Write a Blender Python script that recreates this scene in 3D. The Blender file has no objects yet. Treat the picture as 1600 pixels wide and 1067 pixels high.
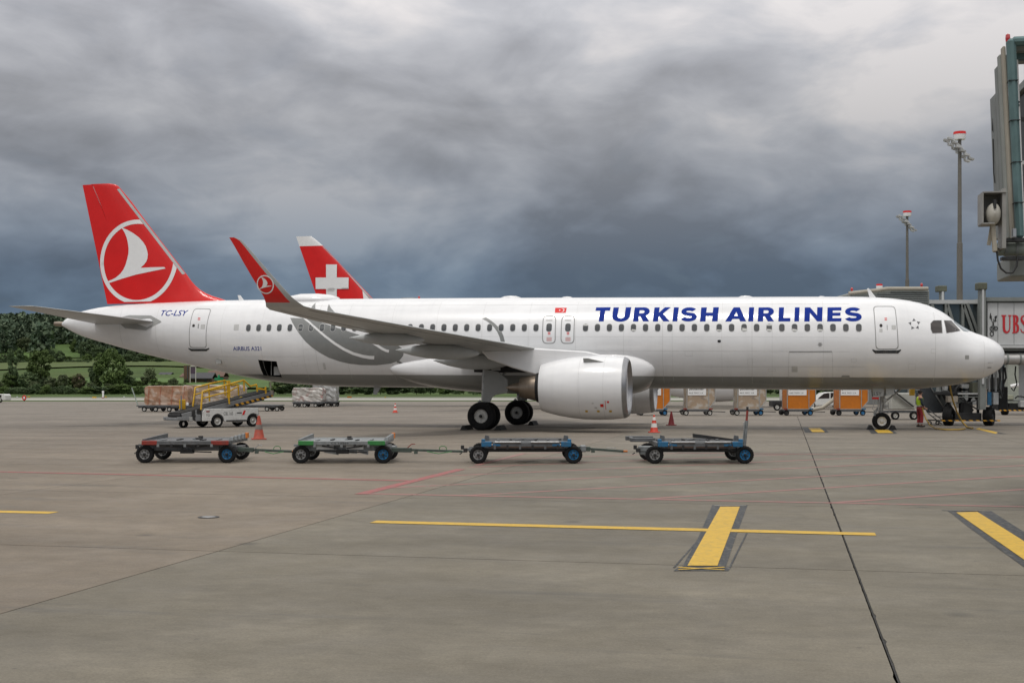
import bpy, bmesh, math, random
import numpy as np
from mathutils import Vector, Matrix, Euler
from mathutils.geometry import tessellate_polygon
random.seed(7)
rng = np.random.default_rng(11)
scene = bpy.context.scene
COL = scene.collection
R = math.radians
PSI = R(11.825)                      # heading of the aircraft stand
# ------------------------------------------------------------------ camera
cam_d = bpy.data.cameras.new('camera')
cam_d.sensor_width = 36.0
cam_d.lens = 36.0 * 1950 / 1600
cam_d.shift_y = (605.5 - 533.5) / 1600
cam_d.clip_start = 0.1
cam_d.clip_end = 20000
cam = bpy.data.objects.new('camera', cam_d)
cam.location = (0, 0, 1.83)
cam.rotation_euler = (R(90), 0, 0)
COL.objects.link(cam)
scene.camera = cam
# ------------------------------------------------------------------ sky and sun
SUN_EL, SUN_AZ = R(66), R(205)       # azimuth clockwise from +Y: behind the camera, to its left
world = bpy.data.worlds.new('World')
scene.world = world
world.use_nodes = True
def build_world():
    nt = world.node_tree; N = nt.nodes; L = nt.links
    N.clear()
    out = N.new('ShaderNodeOutputWorld')
    sky = N.new('ShaderNodeTexSky'); sky.sky_type = 'NISHITA'; sky.sun_disc = False
    sky.sun_elevation = SUN_EL; sky.sun_rotation = SUN_AZ
    bg1 = N.new('ShaderNodeBackground'); bg1.inputs[1].default_value = 0.12
    L.new(sky.outputs[0], bg1.inputs[0])
    tc = N.new('ShaderNodeTexCoord')
    sep = N.new('ShaderNodeSeparateXYZ'); L.new(tc.outputs['Generated'], sep.inputs[0])
    def m(op, a, b=None, c=None, clamp=False):
        n = N.new('ShaderNodeMath'); n.operation = op; n.use_clamp = clamp
        for i, x in enumerate((a, b, c)):
            if x is None: continue
            if hasattr(x, 'is_linked') or hasattr(x, 'links'): L.new(x, n.inputs[i])
            else: n.inputs[i].default_value = x
        return n.outputs[0]
    z = m('MAXIMUM', sep.outputs[2], 0.0)
    den = m('ADD', z, 0.62)
    cx = m('DIVIDE', sep.outputs[0], den); cy = m('DIVIDE', sep.outputs[1], den)
    cz = m('MULTIPLY', z, 2.0)
    comb = N.new('ShaderNodeCombineXYZ'); L.new(cx, comb.inputs[0]); L.new(cy, comb.inputs[1]); L.new(cz, comb.inputs[2])
    def noise(scale, detail, rough, dist, off):
        mp = N.new('ShaderNodeMapping'); mp.inputs['Location'].default_value = off
        L.new(comb.outputs[0], mp.inputs[0])
        n = N.new('ShaderNodeTexNoise'); n.inputs['Scale'].default_value = scale; n.inputs['Detail'].default_value = detail
        n.inputs['Roughness'].default_value = rough; n.inputs['Distortion'].default_value = dist
        L.new(mp.outputs[0], n.inputs['Vector']); return n.outputs['Fac']
    big = noise(3.0, 4, 0.5, 0.5, SKY_OFF[0])
    mid = noise(8.0, 8, 0.55, 0.5, SKY_OFF[1])
    fine = noise(17.0, 8, 0.6, 0.3, SKY_OFF[2])
    dsum = m('ADD', m('MULTIPLY', big, 1.3), m('MULTIPLY', mid, 0.5))
    dsum = m('ADD', dsum, m('MULTIPLY', fine, 0.16))          # mean about 0.86
    dens = m('SUBTRACT', dsum, 0.98)
    # overcast: brighter towards the zenith, blue-grey and dark towards the horizon
    el = N.new('ShaderNodeMapRange'); el.clamp = True; L.new(z, el.inputs[0])
    el.inputs[1].default_value = 0.0; el.inputs[2].default_value = 1.0
    def ramp(fac, stops):
        r = N.new('ShaderNodeValToRGB'); L.new(fac, r.inputs[0]); e = r.color_ramp.elements
        e[0].position, e[0].color = stops[0][0], (*stops[0][1], 1); e[1].position, e[1].color = stops[-1][0], (*stops[-1][1], 1)
        for p, c in stops[1:-1]:
            k = e.new(p); k.color = (*c, 1)
        return r.outputs[0]
    base = ramp(el.outputs[0], SKY_BASE)
    lum = N.new('ShaderNodeMapRange'); lum.clamp = True; L.new(dens, lum.inputs[0])
    lum.inputs[1].default_value = -0.19; lum.inputs[2].default_value = 0.19
    mul = ramp(lum.outputs[0], SKY_MUL)
    mx = N.new('ShaderNodeMix'); mx.data_type = 'RGBA'; mx.blend_type = 'MULTIPLY'; mx.inputs[0].default_value = 1.0
    L.new(base, mx.inputs[6]); L.new(mul, mx.inputs[7])
    bg2 = N.new('ShaderNodeBackground'); bg2.inputs[1].default_value = SKY_STRENGTH; L.new(mx.outputs[2], bg2.inputs[0])
    cov = N.new('ShaderNodeMapRange'); cov.clamp = True; L.new(mid, cov.inputs[0])
    cov.inputs[1].default_value = 0.30; cov.inputs[2].default_value = 0.42
    cov.inputs[3].default_value = 0.95; cov.inputs[4].default_value = 1.0
    ms = N.new('ShaderNodeMixShader'); L.new(cov.outputs[0], ms.inputs[0]); L.new(bg1.outputs[0], ms.inputs[1]); L.new(bg2.outputs[0], ms.inputs[2])
    L.new(ms.outputs[0], out.inputs[0])
SKY_OFF = ((13.46, 9.91, 14.65), (1.59, 14.17, 15.06), (8.3, 2.9, 1.0))
SKY_BASE = [(0.0, (0.135, 0.195, 0.265)), (0.05, (0.115, 0.168, 0.235)), (0.09, (0.145, 0.195, 0.265)), (0.155, (0.275, 0.30, 0.345)), (0.21, (0.40, 0.412, 0.445)), (0.30, (0.56, 0.57, 0.615)), (0.6, (0.95, 0.96, 0.98)), (1.0, (1.2, 1.2, 1.2))]
SKY_MUL = [(0.0, (0.68, 0.68, 0.68)), (0.3, (0.86, 0.86, 0.86)), (0.6, (1.08, 1.07, 1.05)), (1.0, (1.5, 1.42, 1.32))]
SKY_STRENGTH = 1.0
build_world()
sun_d = bpy.data.lights.new('sun', 'SUN')
sun_d.energy = 1.25; sun_d.angle = R(14); sun_d.color = (1.0, 0.96, 0.9)
sun = bpy.data.objects.new('sun', sun_d)
sd = Vector((math.sin(SUN_AZ) * math.cos(SUN_EL), math.cos(SUN_AZ) * math.cos(SUN_EL), math.sin(SUN_EL)))
sun.rotation_euler = sd.to_track_quat('Z', 'Y').to_euler()
sun.location = (0, 0, 60)
COL.objects.link(sun)
vs = scene.view_settings
vs.view_transform = 'Standard'; vs.look = 'None'; vs.gamma = 1.0; vs.exposure = 0.0
vs.use_curve_mapping = False
scene.cycles.use_denoising = True
scene.cycles.max_bounces = 6
# ------------------------------------------------------------------ helpers
_M = {}
def mat(name, col, rough=0.5, metal=0.0, coat=0.0, var=0.08, scale=4.0, bump=0.0, bscale=30.0, spec=0.5, stretch=None, objcol=False, dirt=None):
    """procedural paint / metal / rubber: base colour with noise wear and fine relief"""
    if name in _M: return _M[name]
    mt = bpy.data.materials.new(name); mt.use_nodes = True
    nt = mt.node_tree; N = nt.nodes; L = nt.links
    b = N['Principled BSDF']
    b.inputs['Roughness'].default_value = rough; b.inputs['Metallic'].default_value = metal
    b.inputs['Coat Weight'].default_value = coat; b.inputs['Coat Roughness'].default_value = 0.06
    b.inputs['Specular IOR Level'].default_value = spec
    tc = N.new('ShaderNodeTexCoord'); vec = tc.outputs['Object']
    if stretch:
        mp = N.new('ShaderNodeMapping'); mp.inputs['Scale'].default_value = stretch; L.new(vec, mp.inputs[0]); vec = mp.outputs[0]
    n = N.new('ShaderNodeTexNoise'); n.inputs['Scale'].default_value = scale; n.inputs['Detail'].default_value = 6; n.inputs['Roughness'].default_value = 0.62
    L.new(vec, n.inputs['Vector'])
    r = N.new('ShaderNodeMapRange'); L.new(n.outputs['Fac'], r.inputs[0])
    r.inputs[1].default_value = 0.3; r.inputs[2].default_value = 0.7; r.inputs[3].default_value = 1 - var * 1.6; r.inputs[4].default_value = 1 + var
    mx = N.new('ShaderNodeMix'); mx.data_type = 'RGBA'; mx.blend_type = 'MULTIPLY'; mx.inputs[0].default_value = 1
    mx.inputs[6].default_value = (*col, 1); L.new(r.outputs[0], mx.inputs[7])
    if objcol:
        oi = N.new('ShaderNodeObjectInfo'); L.new(oi.outputs['Color'], mx.inputs[6])
    colo = mx.outputs[2]
    if dirt:
        n2 = N.new('ShaderNodeTexNoise'); n2.inputs['Scale'].default_value = scale * 2.3; n2.inputs['Detail'].default_value = 8; L.new(vec, n2.inputs['Vector'])
        r2 = N.new('ShaderNodeMapRange'); L.new(n2.outputs['Fac'], r2.inputs[0]); r2.inputs[1].default_value = 0.52; r2.inputs[2].default_value = 0.68
        r2.inputs[3].default_value = 0; r2.inputs[4].default_value = dirt[1]
        m2 = N.new('ShaderNodeMix'); m2.data_type = 'RGBA'; L.new(r2.outputs[0], m2.inputs[0]); L.new(colo, m2.inputs[6]); m2.inputs[7].default_value = (*dirt[0], 1)
        colo = m2.outputs[2]
    L.new(colo, b.inputs['Base Color'])
    if bump:
        bn = N.new('ShaderNodeTexNoise'); bn.inputs['Scale'].default_value = bscale; bn.inputs['Detail'].default_value = 4; L.new(tc.outputs['Object'], bn.inputs['Vector'])
        bp = N.new('ShaderNodeBump'); bp.inputs['Strength'].default_value = bump; bp.inputs['Distance'].default_value = 0.02; L.new(bn.outputs['Fac'], bp.inputs['Height']); L.new(bp.outputs[0], b.inputs['Normal'])
    _M[name] = mt
    return mt
def frame(d, up=Vector((0, 0, 1))):
    d = d.normalized()
    if abs(d.dot(up)) > 0.98: up = Vector((0, 1, 0))
    x = d.cross(up).normalized(); y = x.cross(d).normalized()
    return x, y
class MB:
    def __init__(self): self.v = []; self.f = []
    def add(self, vs, fs):
        o = len(self.v); self.v += [tuple(p) for p in vs]; self.f += [tuple(i + o for i in q) for q in fs]; return self
    def hexa(self, p):
        return self.add(p, [(0, 3, 2, 1), (4, 5, 6, 7), (0, 1, 5, 4), (1, 2, 6, 5), (2, 3, 7, 6), (3, 0, 4, 7)])
    def box(self, c, s, rz=0.0, ry=0.0):
        m = Euler((0, ry, rz)).to_matrix(); c = Vector(c); h = [k / 2 for k in s]
        return self.hexa([c + m @ Vector((sx * h[0], sy * h[1], sz * h[2])) for sz in (-1, 1) for sx, sy in ((-1, -1), (1, -1), (1, 1), (-1, 1))])
    def bar(self, a, b, w, h=None, up=(0, 0, 1)):
        a, b = Vector(a), Vector(b); h = h or w; x, y = frame(b - a, Vector(up)); x = x * w / 2; y = y * h / 2
        return self.hexa([a - x - y, a + x - y, a + x + y, a - x + y, b - x - y, b + x - y, b + x + y, b - x + y])
    def tube(self, pts, r, n=8):
        pts = [Vector(p) for p in pts]; k = len(pts); rs = r if isinstance(r, (list, tuple)) else [r] * k
        vs = []; x = None
        for i, p in enumerate(pts):
            d = (pts[min(i + 1, k - 1)] - pts[max(i - 1, 0)])
            if x is None: x, y = frame(d)
            else:
                d = d.normalized(); x = (x - d * x.dot(d)).normalized(); y = x.cross(d) * -1
                y = d.cross(x)
            if i == 0: d = d.normalized(); y = d.cross(x)
            vs += [p + (x * math.cos(2 * math.pi * j / n) + y * math.sin(2 * math.pi * j / n)) * rs[i] for j in range(n)]
        fs = [(i * n + j, i * n + (j + 1) % n, (i + 1) * n + (j + 1) % n, (i + 1) * n + j) for i in range(k - 1) for j in range(n)]
        fs += [tuple(reversed(range(n))), tuple((k - 1) * n + j for j in range(n))]
        return self.add(vs, fs)
    def lathe(self, prof, o=(0, 0, 0), axis=(0, 0, 1), n=28, closed=False, sx=1.0, sy=1.0):
        o = Vector(o); a = Vector(axis).normalized(); x, y = frame(a); k = len(prof)
        vs = [o + a * t + (x * math.cos(2 * math.pi * j / n) * sx + y * math.sin(2 * math.pi * j / n) * sy) * r for t, r in prof for j in range(n)]
        fs = [(i * n + j, i * n + (j + 1) % n, ((i + 1) % k) * n + (j + 1) % n, ((i + 1) % k) * n + j) for i in range(k if closed else k - 1) for j in range(n)]
        if not closed:
            if prof[0][1] > 1e-4: fs.append(tuple(reversed(range(n))))
            if prof[-1][1] > 1e-4: fs.append(tuple((k - 1) * n + j for j in range(n)))
        return self.add(vs, fs)
    def prism(self, poly, a, b, f=None):
        """poly of 2D points; f(u, v, w) places them; a, b the two depths"""
        f = f or (lambda u, v, w: (u, w, v)); n = len(poly)
        vs = [f(u, v, a) for u, v in poly] + [f(u, v, b) for u, v in poly]
        return self.add(vs, [tuple(range(n)), tuple(reversed(range(n, 2 * n)))] + [(i, (i + 1) % n, n + (i + 1) % n, n + i) for i in range(n)])
    def mesh(self, name, smooth=None):
        me = bpy.data.meshes.new(name); me.from_pydata(self.v, [], self.f)
        bm = bmesh.new(); bm.from_mesh(me); bmesh.ops.recalc_face_normals(bm, faces=bm.faces); bm.to_mesh(me); bm.free()
        if smooth is not None:
            me.shade_smooth(); me.set_sharp_from_angle(angle=R(smooth))
        return me
    def obj(self, name, m, parent=None, smooth=None, loc=None, bevel=0):
        return link(name, self.mesh(name, smooth), m, parent, loc, bevel)
def link(name, me, m=None, parent=None, loc=None, bevel=0):
    if m is not None and not me.materials: me.materials.append(m)
    o = bpy.data.objects.new(name, me); COL.objects.link(o)
    if parent: o.parent = parent
    if loc: o.location = loc
    if bevel:
        b = o.modifiers.new('edge', 'BEVEL'); b.width = bevel; b.segments = 1; b.limit_method = 'ANGLE'; b.angle_limit = R(40)
    return o
def tag(o, label, cat, group=None, kind=None):
    if label: o['label'] = label
    if cat: o['category'] = cat
    if group: o['group'] = group
    if kind: o['kind'] = kind
    return o
def thing(name, label, cat, loc=(0, 0, 0), rz=0.0, group=None):
    o = bpy.data.objects.new(name, None); COL.objects.link(o); o.location = loc; o.rotation_euler = (0, 0, rz); o.empty_display_size = 0.3
    return tag(o, label, cat, group)
def struct(o):
    o['kind'] = 'structure'; return o
def copy_tree(o, parent=None):
    c = o.copy(); COL.objects.link(c); c.parent = parent
    for ch in list(o.children): copy_tree(ch, c)
    return c
def pchip(xs, ys):
    xs = np.array(xs, float); ys = np.array(ys, float); h = np.diff(xs); d = np.diff(ys) / h; mm = np.zeros_like(xs)
    for i in range(1, len(xs) - 1):
        if d[i - 1] * d[i] > 0:
            w1 = 2 * h[i] + h[i - 1]; w2 = h[i] + 2 * h[i - 1]; mm[i] = (w1 + w2) / (w1 / d[i - 1] + w2 / d[i])
    mm[0] = d[0]; mm[-1] = d[-1]
    def f(x):
        x = min(max(x, xs[0]), xs[-1]); i = min(max(int(np.searchsorted(xs, x)) - 1, 0), len(xs) - 2); t = (x - xs[i]) / h[i]
        return float((1 + 2 * t) * (1 - t) ** 2 * ys[i] + t * (1 - t) ** 2 * h[i] * mm[i] + t * t * (3 - 2 * t) * ys[i + 1] + t * t * (t - 1) * h[i] * mm[i + 1])
    return f
# ---- flat artwork laid on a curved surface: loops (even-odd) in a flat plane are triangulated, cut fine and wrapped
def area2(l): return sum(l[i][0] * l[(i + 1) % len(l)][1] - l[(i + 1) % len(l)][0] * l[i][1] for i in range(len(l))) / 2
def flat_bm(shapes, du, dv, clip=None):
    bm = bmesh.new()
    for loops in shapes:
        pts = [p for l in loops for p in l]
        vs = [bm.verts.new((p[0], p[1], 0)) for p in pts]
        for t in tessellate_polygon([[Vector((p[0], p[1], 0)) for p in l] for l in loops]):
            try: bm.faces.new([vs[i] for i in t])
            except ValueError: pass
    if clip:
        for co, no in clip:
            bmesh.ops.bisect_plane(bm, geom=bm.verts[:] + bm.edges[:] + bm.faces[:], plane_co=co, plane_no=no, clear_outer=True)
    for k, step in ((0, du), (1, dv)):
        if not step: continue
        lo = min(v.co[k] for v in bm.verts); hi = max(v.co[k] for v in bm.verts)
        for i in range(math.ceil(lo / step), math.floor(hi / step) + 1):
            co = [0, 0, 0]; co[k] = i * step; no = [0, 0, 0]; no[k] = 1
            bmesh.ops.bisect_plane(bm, geom=bm.verts[:] + bm.edges[:] + bm.faces[:], plane_co=co, plane_no=no)
    return bm
def decal(name, shapes, wrap, m, parent, du=0.4, dv=0.08, clip=None, smooth=True):
    bm = flat_bm(shapes, du, dv, clip)
    for v in bm.verts: v.co = wrap(v.co.x, v.co.y)
    me = bpy.data.meshes.new(name); bm.to_mesh(me); bm.free()
    if smooth: me.shade_smooth()
    return link(name, me, m, parent)
def rrect(x0, x1, y0, y1, r, n=5):
    out = []
    for cx, cy, a in ((x1 - r, y1 - r, 0), (x0 + r, y1 - r, 90), (x0 + r, y0 + r, 180), (x1 - r, y0 + r, 270)):
        out += [(cx + r * math.cos(R(a + 90 * i / n)), cy + r * math.sin(R(a + 90 * i / n))) for i in range(n + 1)]
    return out
def inset(loop, d):
    cx = sum(p[0] for p in loop) / len(loop); cy = sum(p[1] for p in loop) / len(loop)
    hx = max(p[0] for p in loop) - cx; hy = max(p[1] for p in loop) - cy
    return [(cx + (x - cx) * (1 - d / hx), cy + (y - cy) * (1 - d / hy)) for x, y in loop]
def stroke(path, w):
    """closed outline of a thick line"""
    n = len(path); L_, R_ = [], []
    for i in range(n):
        a = path[max(i - 1, 0)]; b = path[min(i + 1, n - 1)]; dx, dy = b[0] - a[0], b[1] - a[1]; q = math.hypot(dx, dy) or 1
        ww = w[i] if isinstance(w, (list, tuple)) else w
        L_.append((path[i][0] - dy / q * ww / 2, path[i][1] + dx / q * ww / 2)); R_.append((path[i][0] + dy / q * ww / 2, path[i][1] - dx / q * ww / 2))
    return L_ + R_[::-1]
def arc(cx, cy, rx, ry, a0, a1, n=12): return [(cx + rx * math.cos(R(a0 + (a1 - a0) * i / n)), cy + ry * math.sin(R(a0 + (a1 - a0) * i / n))) for i in range(n + 1)]
def glyph(ch):
    """heavy sans capitals, cap height 1; returns (loops, width), stretched wide later"""
    t = 0.25
    if ch == 'T': return [[(0, .76), (0, 1), (.76, 1), (.76, .76), (.51, .76), (.51, 0), (.25, 0), (.25, .76)]], .76
    if ch == 'I': return [[(0, 0), (0, 1), (.26, 1), (.26, 0)]], .26
    if ch == 'H': return [[(0, 0), (0, 1), (.26, 1), (.26, .62), (.56, .62), (.56, 1), (.82, 1), (.82, 0), (.56, 0), (.56, .38), (.26, .38), (.26, 0)]], .82
    if ch == 'L': return [[(0, 0), (0, 1), (.26, 1), (.26, .24), (.62, .24), (.62, 0)]], .62
    if ch == 'E': return [[(0, 0), (0, 1), (.68, 1), (.68, .77), (.26, .77), (.26, .615), (.64, .615), (.64, .395), (.26, .395), (.26, .23), (.69, .23), (.69, 0)]], .69
    if ch == 'N': return [[(0, 0), (0, 1), (.25, 1), (.58, .43), (.58, 1), (.83, 1), (.83, 0), (.6, 0), (.25, .6), (.25, 0)]], .83
    if ch == 'K': return [[(0, 0), (0, 1), (.26, 1), (.26, .62), (.52, 1), (.82, 1), (.47, .55), (.84, 0), (.53, 0), (.3, .36), (.26, .31), (.26, 0)]], .84
    if ch == 'A': return [[(0, 0), (.34, 1), (.62, 1), (.96, 0), (.69, 0), (.635, .17), (.325, .17), (.27, 0)], [(.395, .385), (.565, .385), (.48, .68)]], .96
    if ch == 'U':
        o = [(0, 1)] + [(0, .38)] + arc(.41, .38, .41, .40, 180, 360, 16) + [(.82, 1), (.57, 1)] + arc(.41, .38, .16, .165, 360, 180, 12) + [(.25, 1)]
        return [o], .82
    if ch == 'R':
        o = [(0, 0), (0, 1), (.44, 1)] + arc(.45, .685, .31, .315, 90, -62, 12) + [(.79, 0), (.5, 0), (.33, .36), (.26, .36), (.26, 0)]
        return [o, [(.26, .57), (.26, .79), (.42, .79)] + arc(.42, .68, .09, .11, 90, -90, 8) + [(.42, .57)]], .79
    if ch == 'S':
        p = arc(.37, .715, .255, .165, 22, 100, 6) + arc(.34, .7, .22, .18, 105, 240, 9) + [(.38, .505)] + arc(.43, .31, .225, .185, 62, -75, 9) + arc(.38, .285, .27, .165, -88, -168, 6)
        return [stroke(p, .24)], .76
_TXT = {}
def text_mesh(txt, bold=0.0):
    cu = bpy.data.curves.new('lettering', 'FONT'); cu.body = txt; cu.offset = bold; cu.resolution_u = 3
    o = bpy.data.objects.new('lettering', cu); COL.objects.link(o)
    dg = bpy.context.evaluated_depsgraph_get(); me = bpy.data.meshes.new_from_object(o.evaluated_get(dg))
    bpy.data.objects.remove(o); bpy.data.curves.remove(cu)
    co = np.array([v.co[:2] for v in me.vertices]); lo = co.min(0); hi = co.max(0)
    for v in me.vertices:
        v.co.x = (v.co.x - lo[0]) / (hi[0] - lo[0]); v.co.y = (v.co.y - lo[1]) / (hi[1] - lo[1]); v.co.z = 0
    me.materials.clear()
    return me
def text_on(name, txt, wrap, m, parent, bold=0.0, cuts=0):
    """text normalised to a unit box, placed by wrap(u, v)"""
    me = text_mesh(txt, bold)
    if cuts:
        bm = bmesh.new(); bm.from_mesh(me)
        for i in range(1, cuts): bmesh.ops.bisect_plane(bm, geom=bm.verts[:] + bm.edges[:] + bm.faces[:], plane_co=(0, i / cuts, 0), plane_no=(0, 1, 0))
        bm.to_mesh(me); bm.free()
    for v in me.vertices: v.co = wrap(v.co.x, v.co.y)
    return link(name, me, m, parent)
# ------------------------------------------------------------------ the ground
F, HC, YH = 1950.0, 1.83, 605.5
def G(x, y, z=0.0):
    D = F * (HC - z) / (y - YH); return Vector(((x - 800) * D / F, D, z))
def P(x, y, D): return Vector(((x - 800) * D / F, D, HC + (YH - y) * D / F))
def concrete(name, col, objcol=True):
    mt = bpy.data.materials.new(name); mt.use_nodes = True; nt = mt.node_tree; N = nt.nodes; L = nt.links; b = N['Principled BSDF']
    tc = N.new('ShaderNodeTexCoord')
    mp = N.new('ShaderNodeMapping'); mp.inputs['Rotation'].default_value = (0, 0, R(12.4)); L.new(tc.outputs['Object'], mp.inputs[0])
    def noise(scale, det, ro, st=None):
        v = mp.outputs[0]
        if st:
            q = N.new('ShaderNodeMapping'); q.inputs['Scale'].default_value = st; L.new(v, q.inputs[0]); v = q.outputs[0]
        n = N.new('ShaderNodeTexNoise'); n.inputs['Scale'].default_value = scale; n.inputs['Detail'].default_value = det; n.inputs['Roughness'].default_value = ro; L.new(v, n.inputs['Vector']); return n.outputs['Fac']
    def rng_(f, a, b_, c, d):
        r = N.new('ShaderNodeMapRange'); L.new(f, r.inputs[0])
        for i, x in enumerate((a, b_, c, d)): r.inputs[i + 1].default_value = x
        return r.outputs[0]
    def mul(a, b_):
        m = N.new('ShaderNodeMix'); m.data_type = 'RGBA'; m.blend_type = 'MULTIPLY'; m.inputs[0].default_value = 1; L.new(a, m.inputs[6]); L.new(b_, m.inputs[7]); return m.outputs[2]
    if objcol:
        oi = N.new('ShaderNodeObjectInfo'); c = oi.outputs['Color']
    else:
        rgb = N.new('ShaderNodeRGB'); rgb.outputs[0].default_value = (*col, 1); c = rgb.outputs[0]
    c = mul(c, rng_(noise(0.16, 5, 0.6), 0.3, 0.7, 0.80, 1.14))
    c = mul(c, rng_(noise(0.55, 6, 0.65, (0.28, 1.0, 1)), 0.32, 0.7, 0.82, 1.12))     # traffic and wash marks along the stand
    c = mul(c, rng_(noise(3.2, 5, 0.6), 0.3, 0.72, 0.90, 1.08))
    c = mul(c, rng_(noise(45, 4, 0.8), 0.3, 0.7, 0.74, 1.2))
    c = mul(c, rng_(noise(14, 5, 0.7, (0.5, 1.3, 1)), 0.3, 0.7, 0.90, 1.08))                          # aggregate
    st = rng_(noise(0.9, 7, 0.7, (0.2, 1.6, 1)), 0.57, 0.69, 0.0, 0.5)                # oil and rubber smears
    m = N.new('ShaderNodeMix'); m.data_type = 'RGBA'; L.new(st, m.inputs[0]); L.new(c, m.inputs[6]); m.inputs[7].default_value = (0.085, 0.082, 0.076, 1); c = m.outputs[2]
    st = rng_(noise(2.3, 6, 0.75, (0.16, 1.5, 1)), 0.655, 0.74, 0.0, 0.5)             # short skid marks
    m = N.new('ShaderNodeMix'); m.data_type = 'RGBA'; L.new(st, m.inputs[0]); L.new(c, m.inputs[6]); m.inputs[7].default_value = (0.06, 0.06, 0.056, 1); c = m.outputs[2]
    v = N.new('ShaderNodeTexVoronoi'); v.inputs['Scale'].default_value = 0.55; L.new(mp.outputs[0], v.inputs['Vector'])
    v2 = N.new('ShaderNodeTexVoronoi'); v2.inputs['Scale'].default_value = 1.7; L.new(mp.outputs[0], v2.inputs['Vector'])
    sp2 = rng_(v2.outputs['Distance'], 0.015, 0.05, 0.55, 0.0)
    m = N.new('ShaderNodeMix'); m.data_type = 'RGBA'; L.new(sp2, m.inputs[0]); L.new(c, m.inputs[6]); m.inputs[7].default_value = (0.07, 0.066, 0.058, 1); c = m.outputs[2]
    pt = rng_(noise(0.42, 8, 0.72), 0.52, 0.60, 1.0, 1.13); c = mul(c, pt)                # paler worn patches with ragged edges
    sp = rng_(v.outputs['Distance'], 0.02, 0.09, 0.5, 0.0)
    m = N.new('ShaderNodeMix'); m.data_type = 'RGBA'; L.new(sp, m.inputs[0]); L.new(c, m.inputs[6]); m.inputs[7].default_value = (0.05, 0.05, 0.048, 1); c = m.outputs[2]
    L.new(c, b.inputs['Base Color'])
    L.new(rng_(noise(1.1, 4, 0.6), 0.3, 0.7, 0.62, 0.9), b.inputs['Roughness'])
    b.inputs['Specular IOR Level'].default_value = 0.35
    bp = N.new('ShaderNodeBump'); bp.inputs['Strength'].default_value = 0.25; bp.inputs['Distance'].default_value = 0.01; L.new(noise(90, 3, 0.7), bp.inputs['Height']); L.new(bp.outputs[0], b.inputs['Normal'])
    return mt
M_slab = concrete('concrete', (0.25, 0.23, 0.2))
M_far = concrete('far_concrete', (0.204, 0.178, 0.148), False)
GP = R(12.4); UC, US = math.cos(GP), math.sin(GP)
def UV(u, v, z=0.0): return Vector((u * UC + v * US, -u * US + v * UC, z))
def sheet(name, pts, m, parent=None, z=0.0):
    me = bpy.data.meshes.new(name); me.from_pydata([(p[0], p[1], z) for p in pts], [], [tuple(range(len(pts)))]); me.materials.append(m)
    o = bpy.data.objects.new(name, me); COL.objects.link(o); o.parent = parent
    return o
apron = struct(sheet('apron', [(-260, -60), (260, -60), (260, 168), (-40, 168), (-260, 160)], M_far, None, -0.012))
M_joint = mat('joint_filler', (0.035, 0.034, 0.032), 0.9, var=0.3, scale=6, bump=0.4)
JF = MB()
SL = 6.9
def slab_edge(a, b, gap, n, amp, inward):
    out = []
    for i in range(n):
        t = i / n; p = (a[0] + (b[0] - a[0]) * t, a[1] + (b[1] - a[1]) * t)
        j = amp * (random.random() ** 3) * (0.3 + 0.7 * math.sin(3.1 * p[1] + p[0])**2) if 0 < i else 0
        out.append((p[0] + inward[0] * (gap + j), p[1] + inward[1] * (gap + j)))
    return out
nslab = 0
for j in range(-2, 12):
    for i in range(-8, 9):
        u0, v0 = 0.68 + SL * i, 12.95 + SL * j
        c = UV(u0 + SL / 2, v0 + SL / 2)
        if c.y > 78 or c.y < -2 or abs(c.x) > 0.41 * max(c.y, 0) + 6.5: continue
        gl = 0.013 if i == 0 else 0.008; gr = 0.011 if i == -1 else 0.008
        gb = 0.012; al = 0.034 if i == 0 else 0.008; ar = 0.03 if i == -1 else 0.008
        nl = 60 if (i in (0,) and v0 < 30) else 8; nr = 60 if (i == -1 and v0 < 30) else 8
        u1, v1 = u0 + SL, v0 + SL
        loop = slab_edge((u0, v0), (u1, v0), 0, 4, 0.0, (0, 1)) + slab_edge((u1, v0), (u1, v1), 0, nr, ar, (-1, 0)) + slab_edge((u1, v1), (u0, v1), 0, 4, 0.0, (0, -1)) + slab_edge((u0, v1), (u0, v0), 0, nl, al, (1, 0))
        loop = [(min(max(u, u0 + gl), u1 - gr) if not (u0 + gl < u < u1 - gr) else u, min(max(v, v0 + gb), v1 - gb)) for u, v in loop]
        pts = [UV(u, v) for u, v in loop]; n = len(pts)
        me = bpy.data.meshes.new('slab')
        me.from_pydata([(p.x, p.y, 0) for p in pts] + [(p.x, p.y, -0.011) for p in pts], [], [tuple(reversed(range(n)))] + [(k, (k + 1) % n, n + (k + 1) % n, n + k) for k in range(n)])
        me.materials.append(M_slab)
        o = bpy.data.objects.new('slab', me); COL.objects.link(o); o.parent = apron
        JF.add([UV(u0 - .02, v0 - .02, -.007), UV(u1, v0 - .02, -.007), UV(u1, v1, -.007), UV(u0 - .02, v1, -.007)], [(0, 1, 2, 3)])
        t = 1 + random.uniform(-0.035, 0.035)
        base = (0.200, 0.166, 0.127) if i < -1 else (0.174, 0.155, 0.120) if i == -1 else (0.176, 0.158, 0.123)
        k = min(max((c.y - 25) / 35, 0), 1)
        base = [b * (1 - k) + d * k for b, d in zip(base, (0.200, 0.174, 0.144))]
        o.color = (base[0] * t, base[1] * t, base[2] * t, 1); nslab += 1
JF.obj('joint_filler', M_joint, apron)
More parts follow.
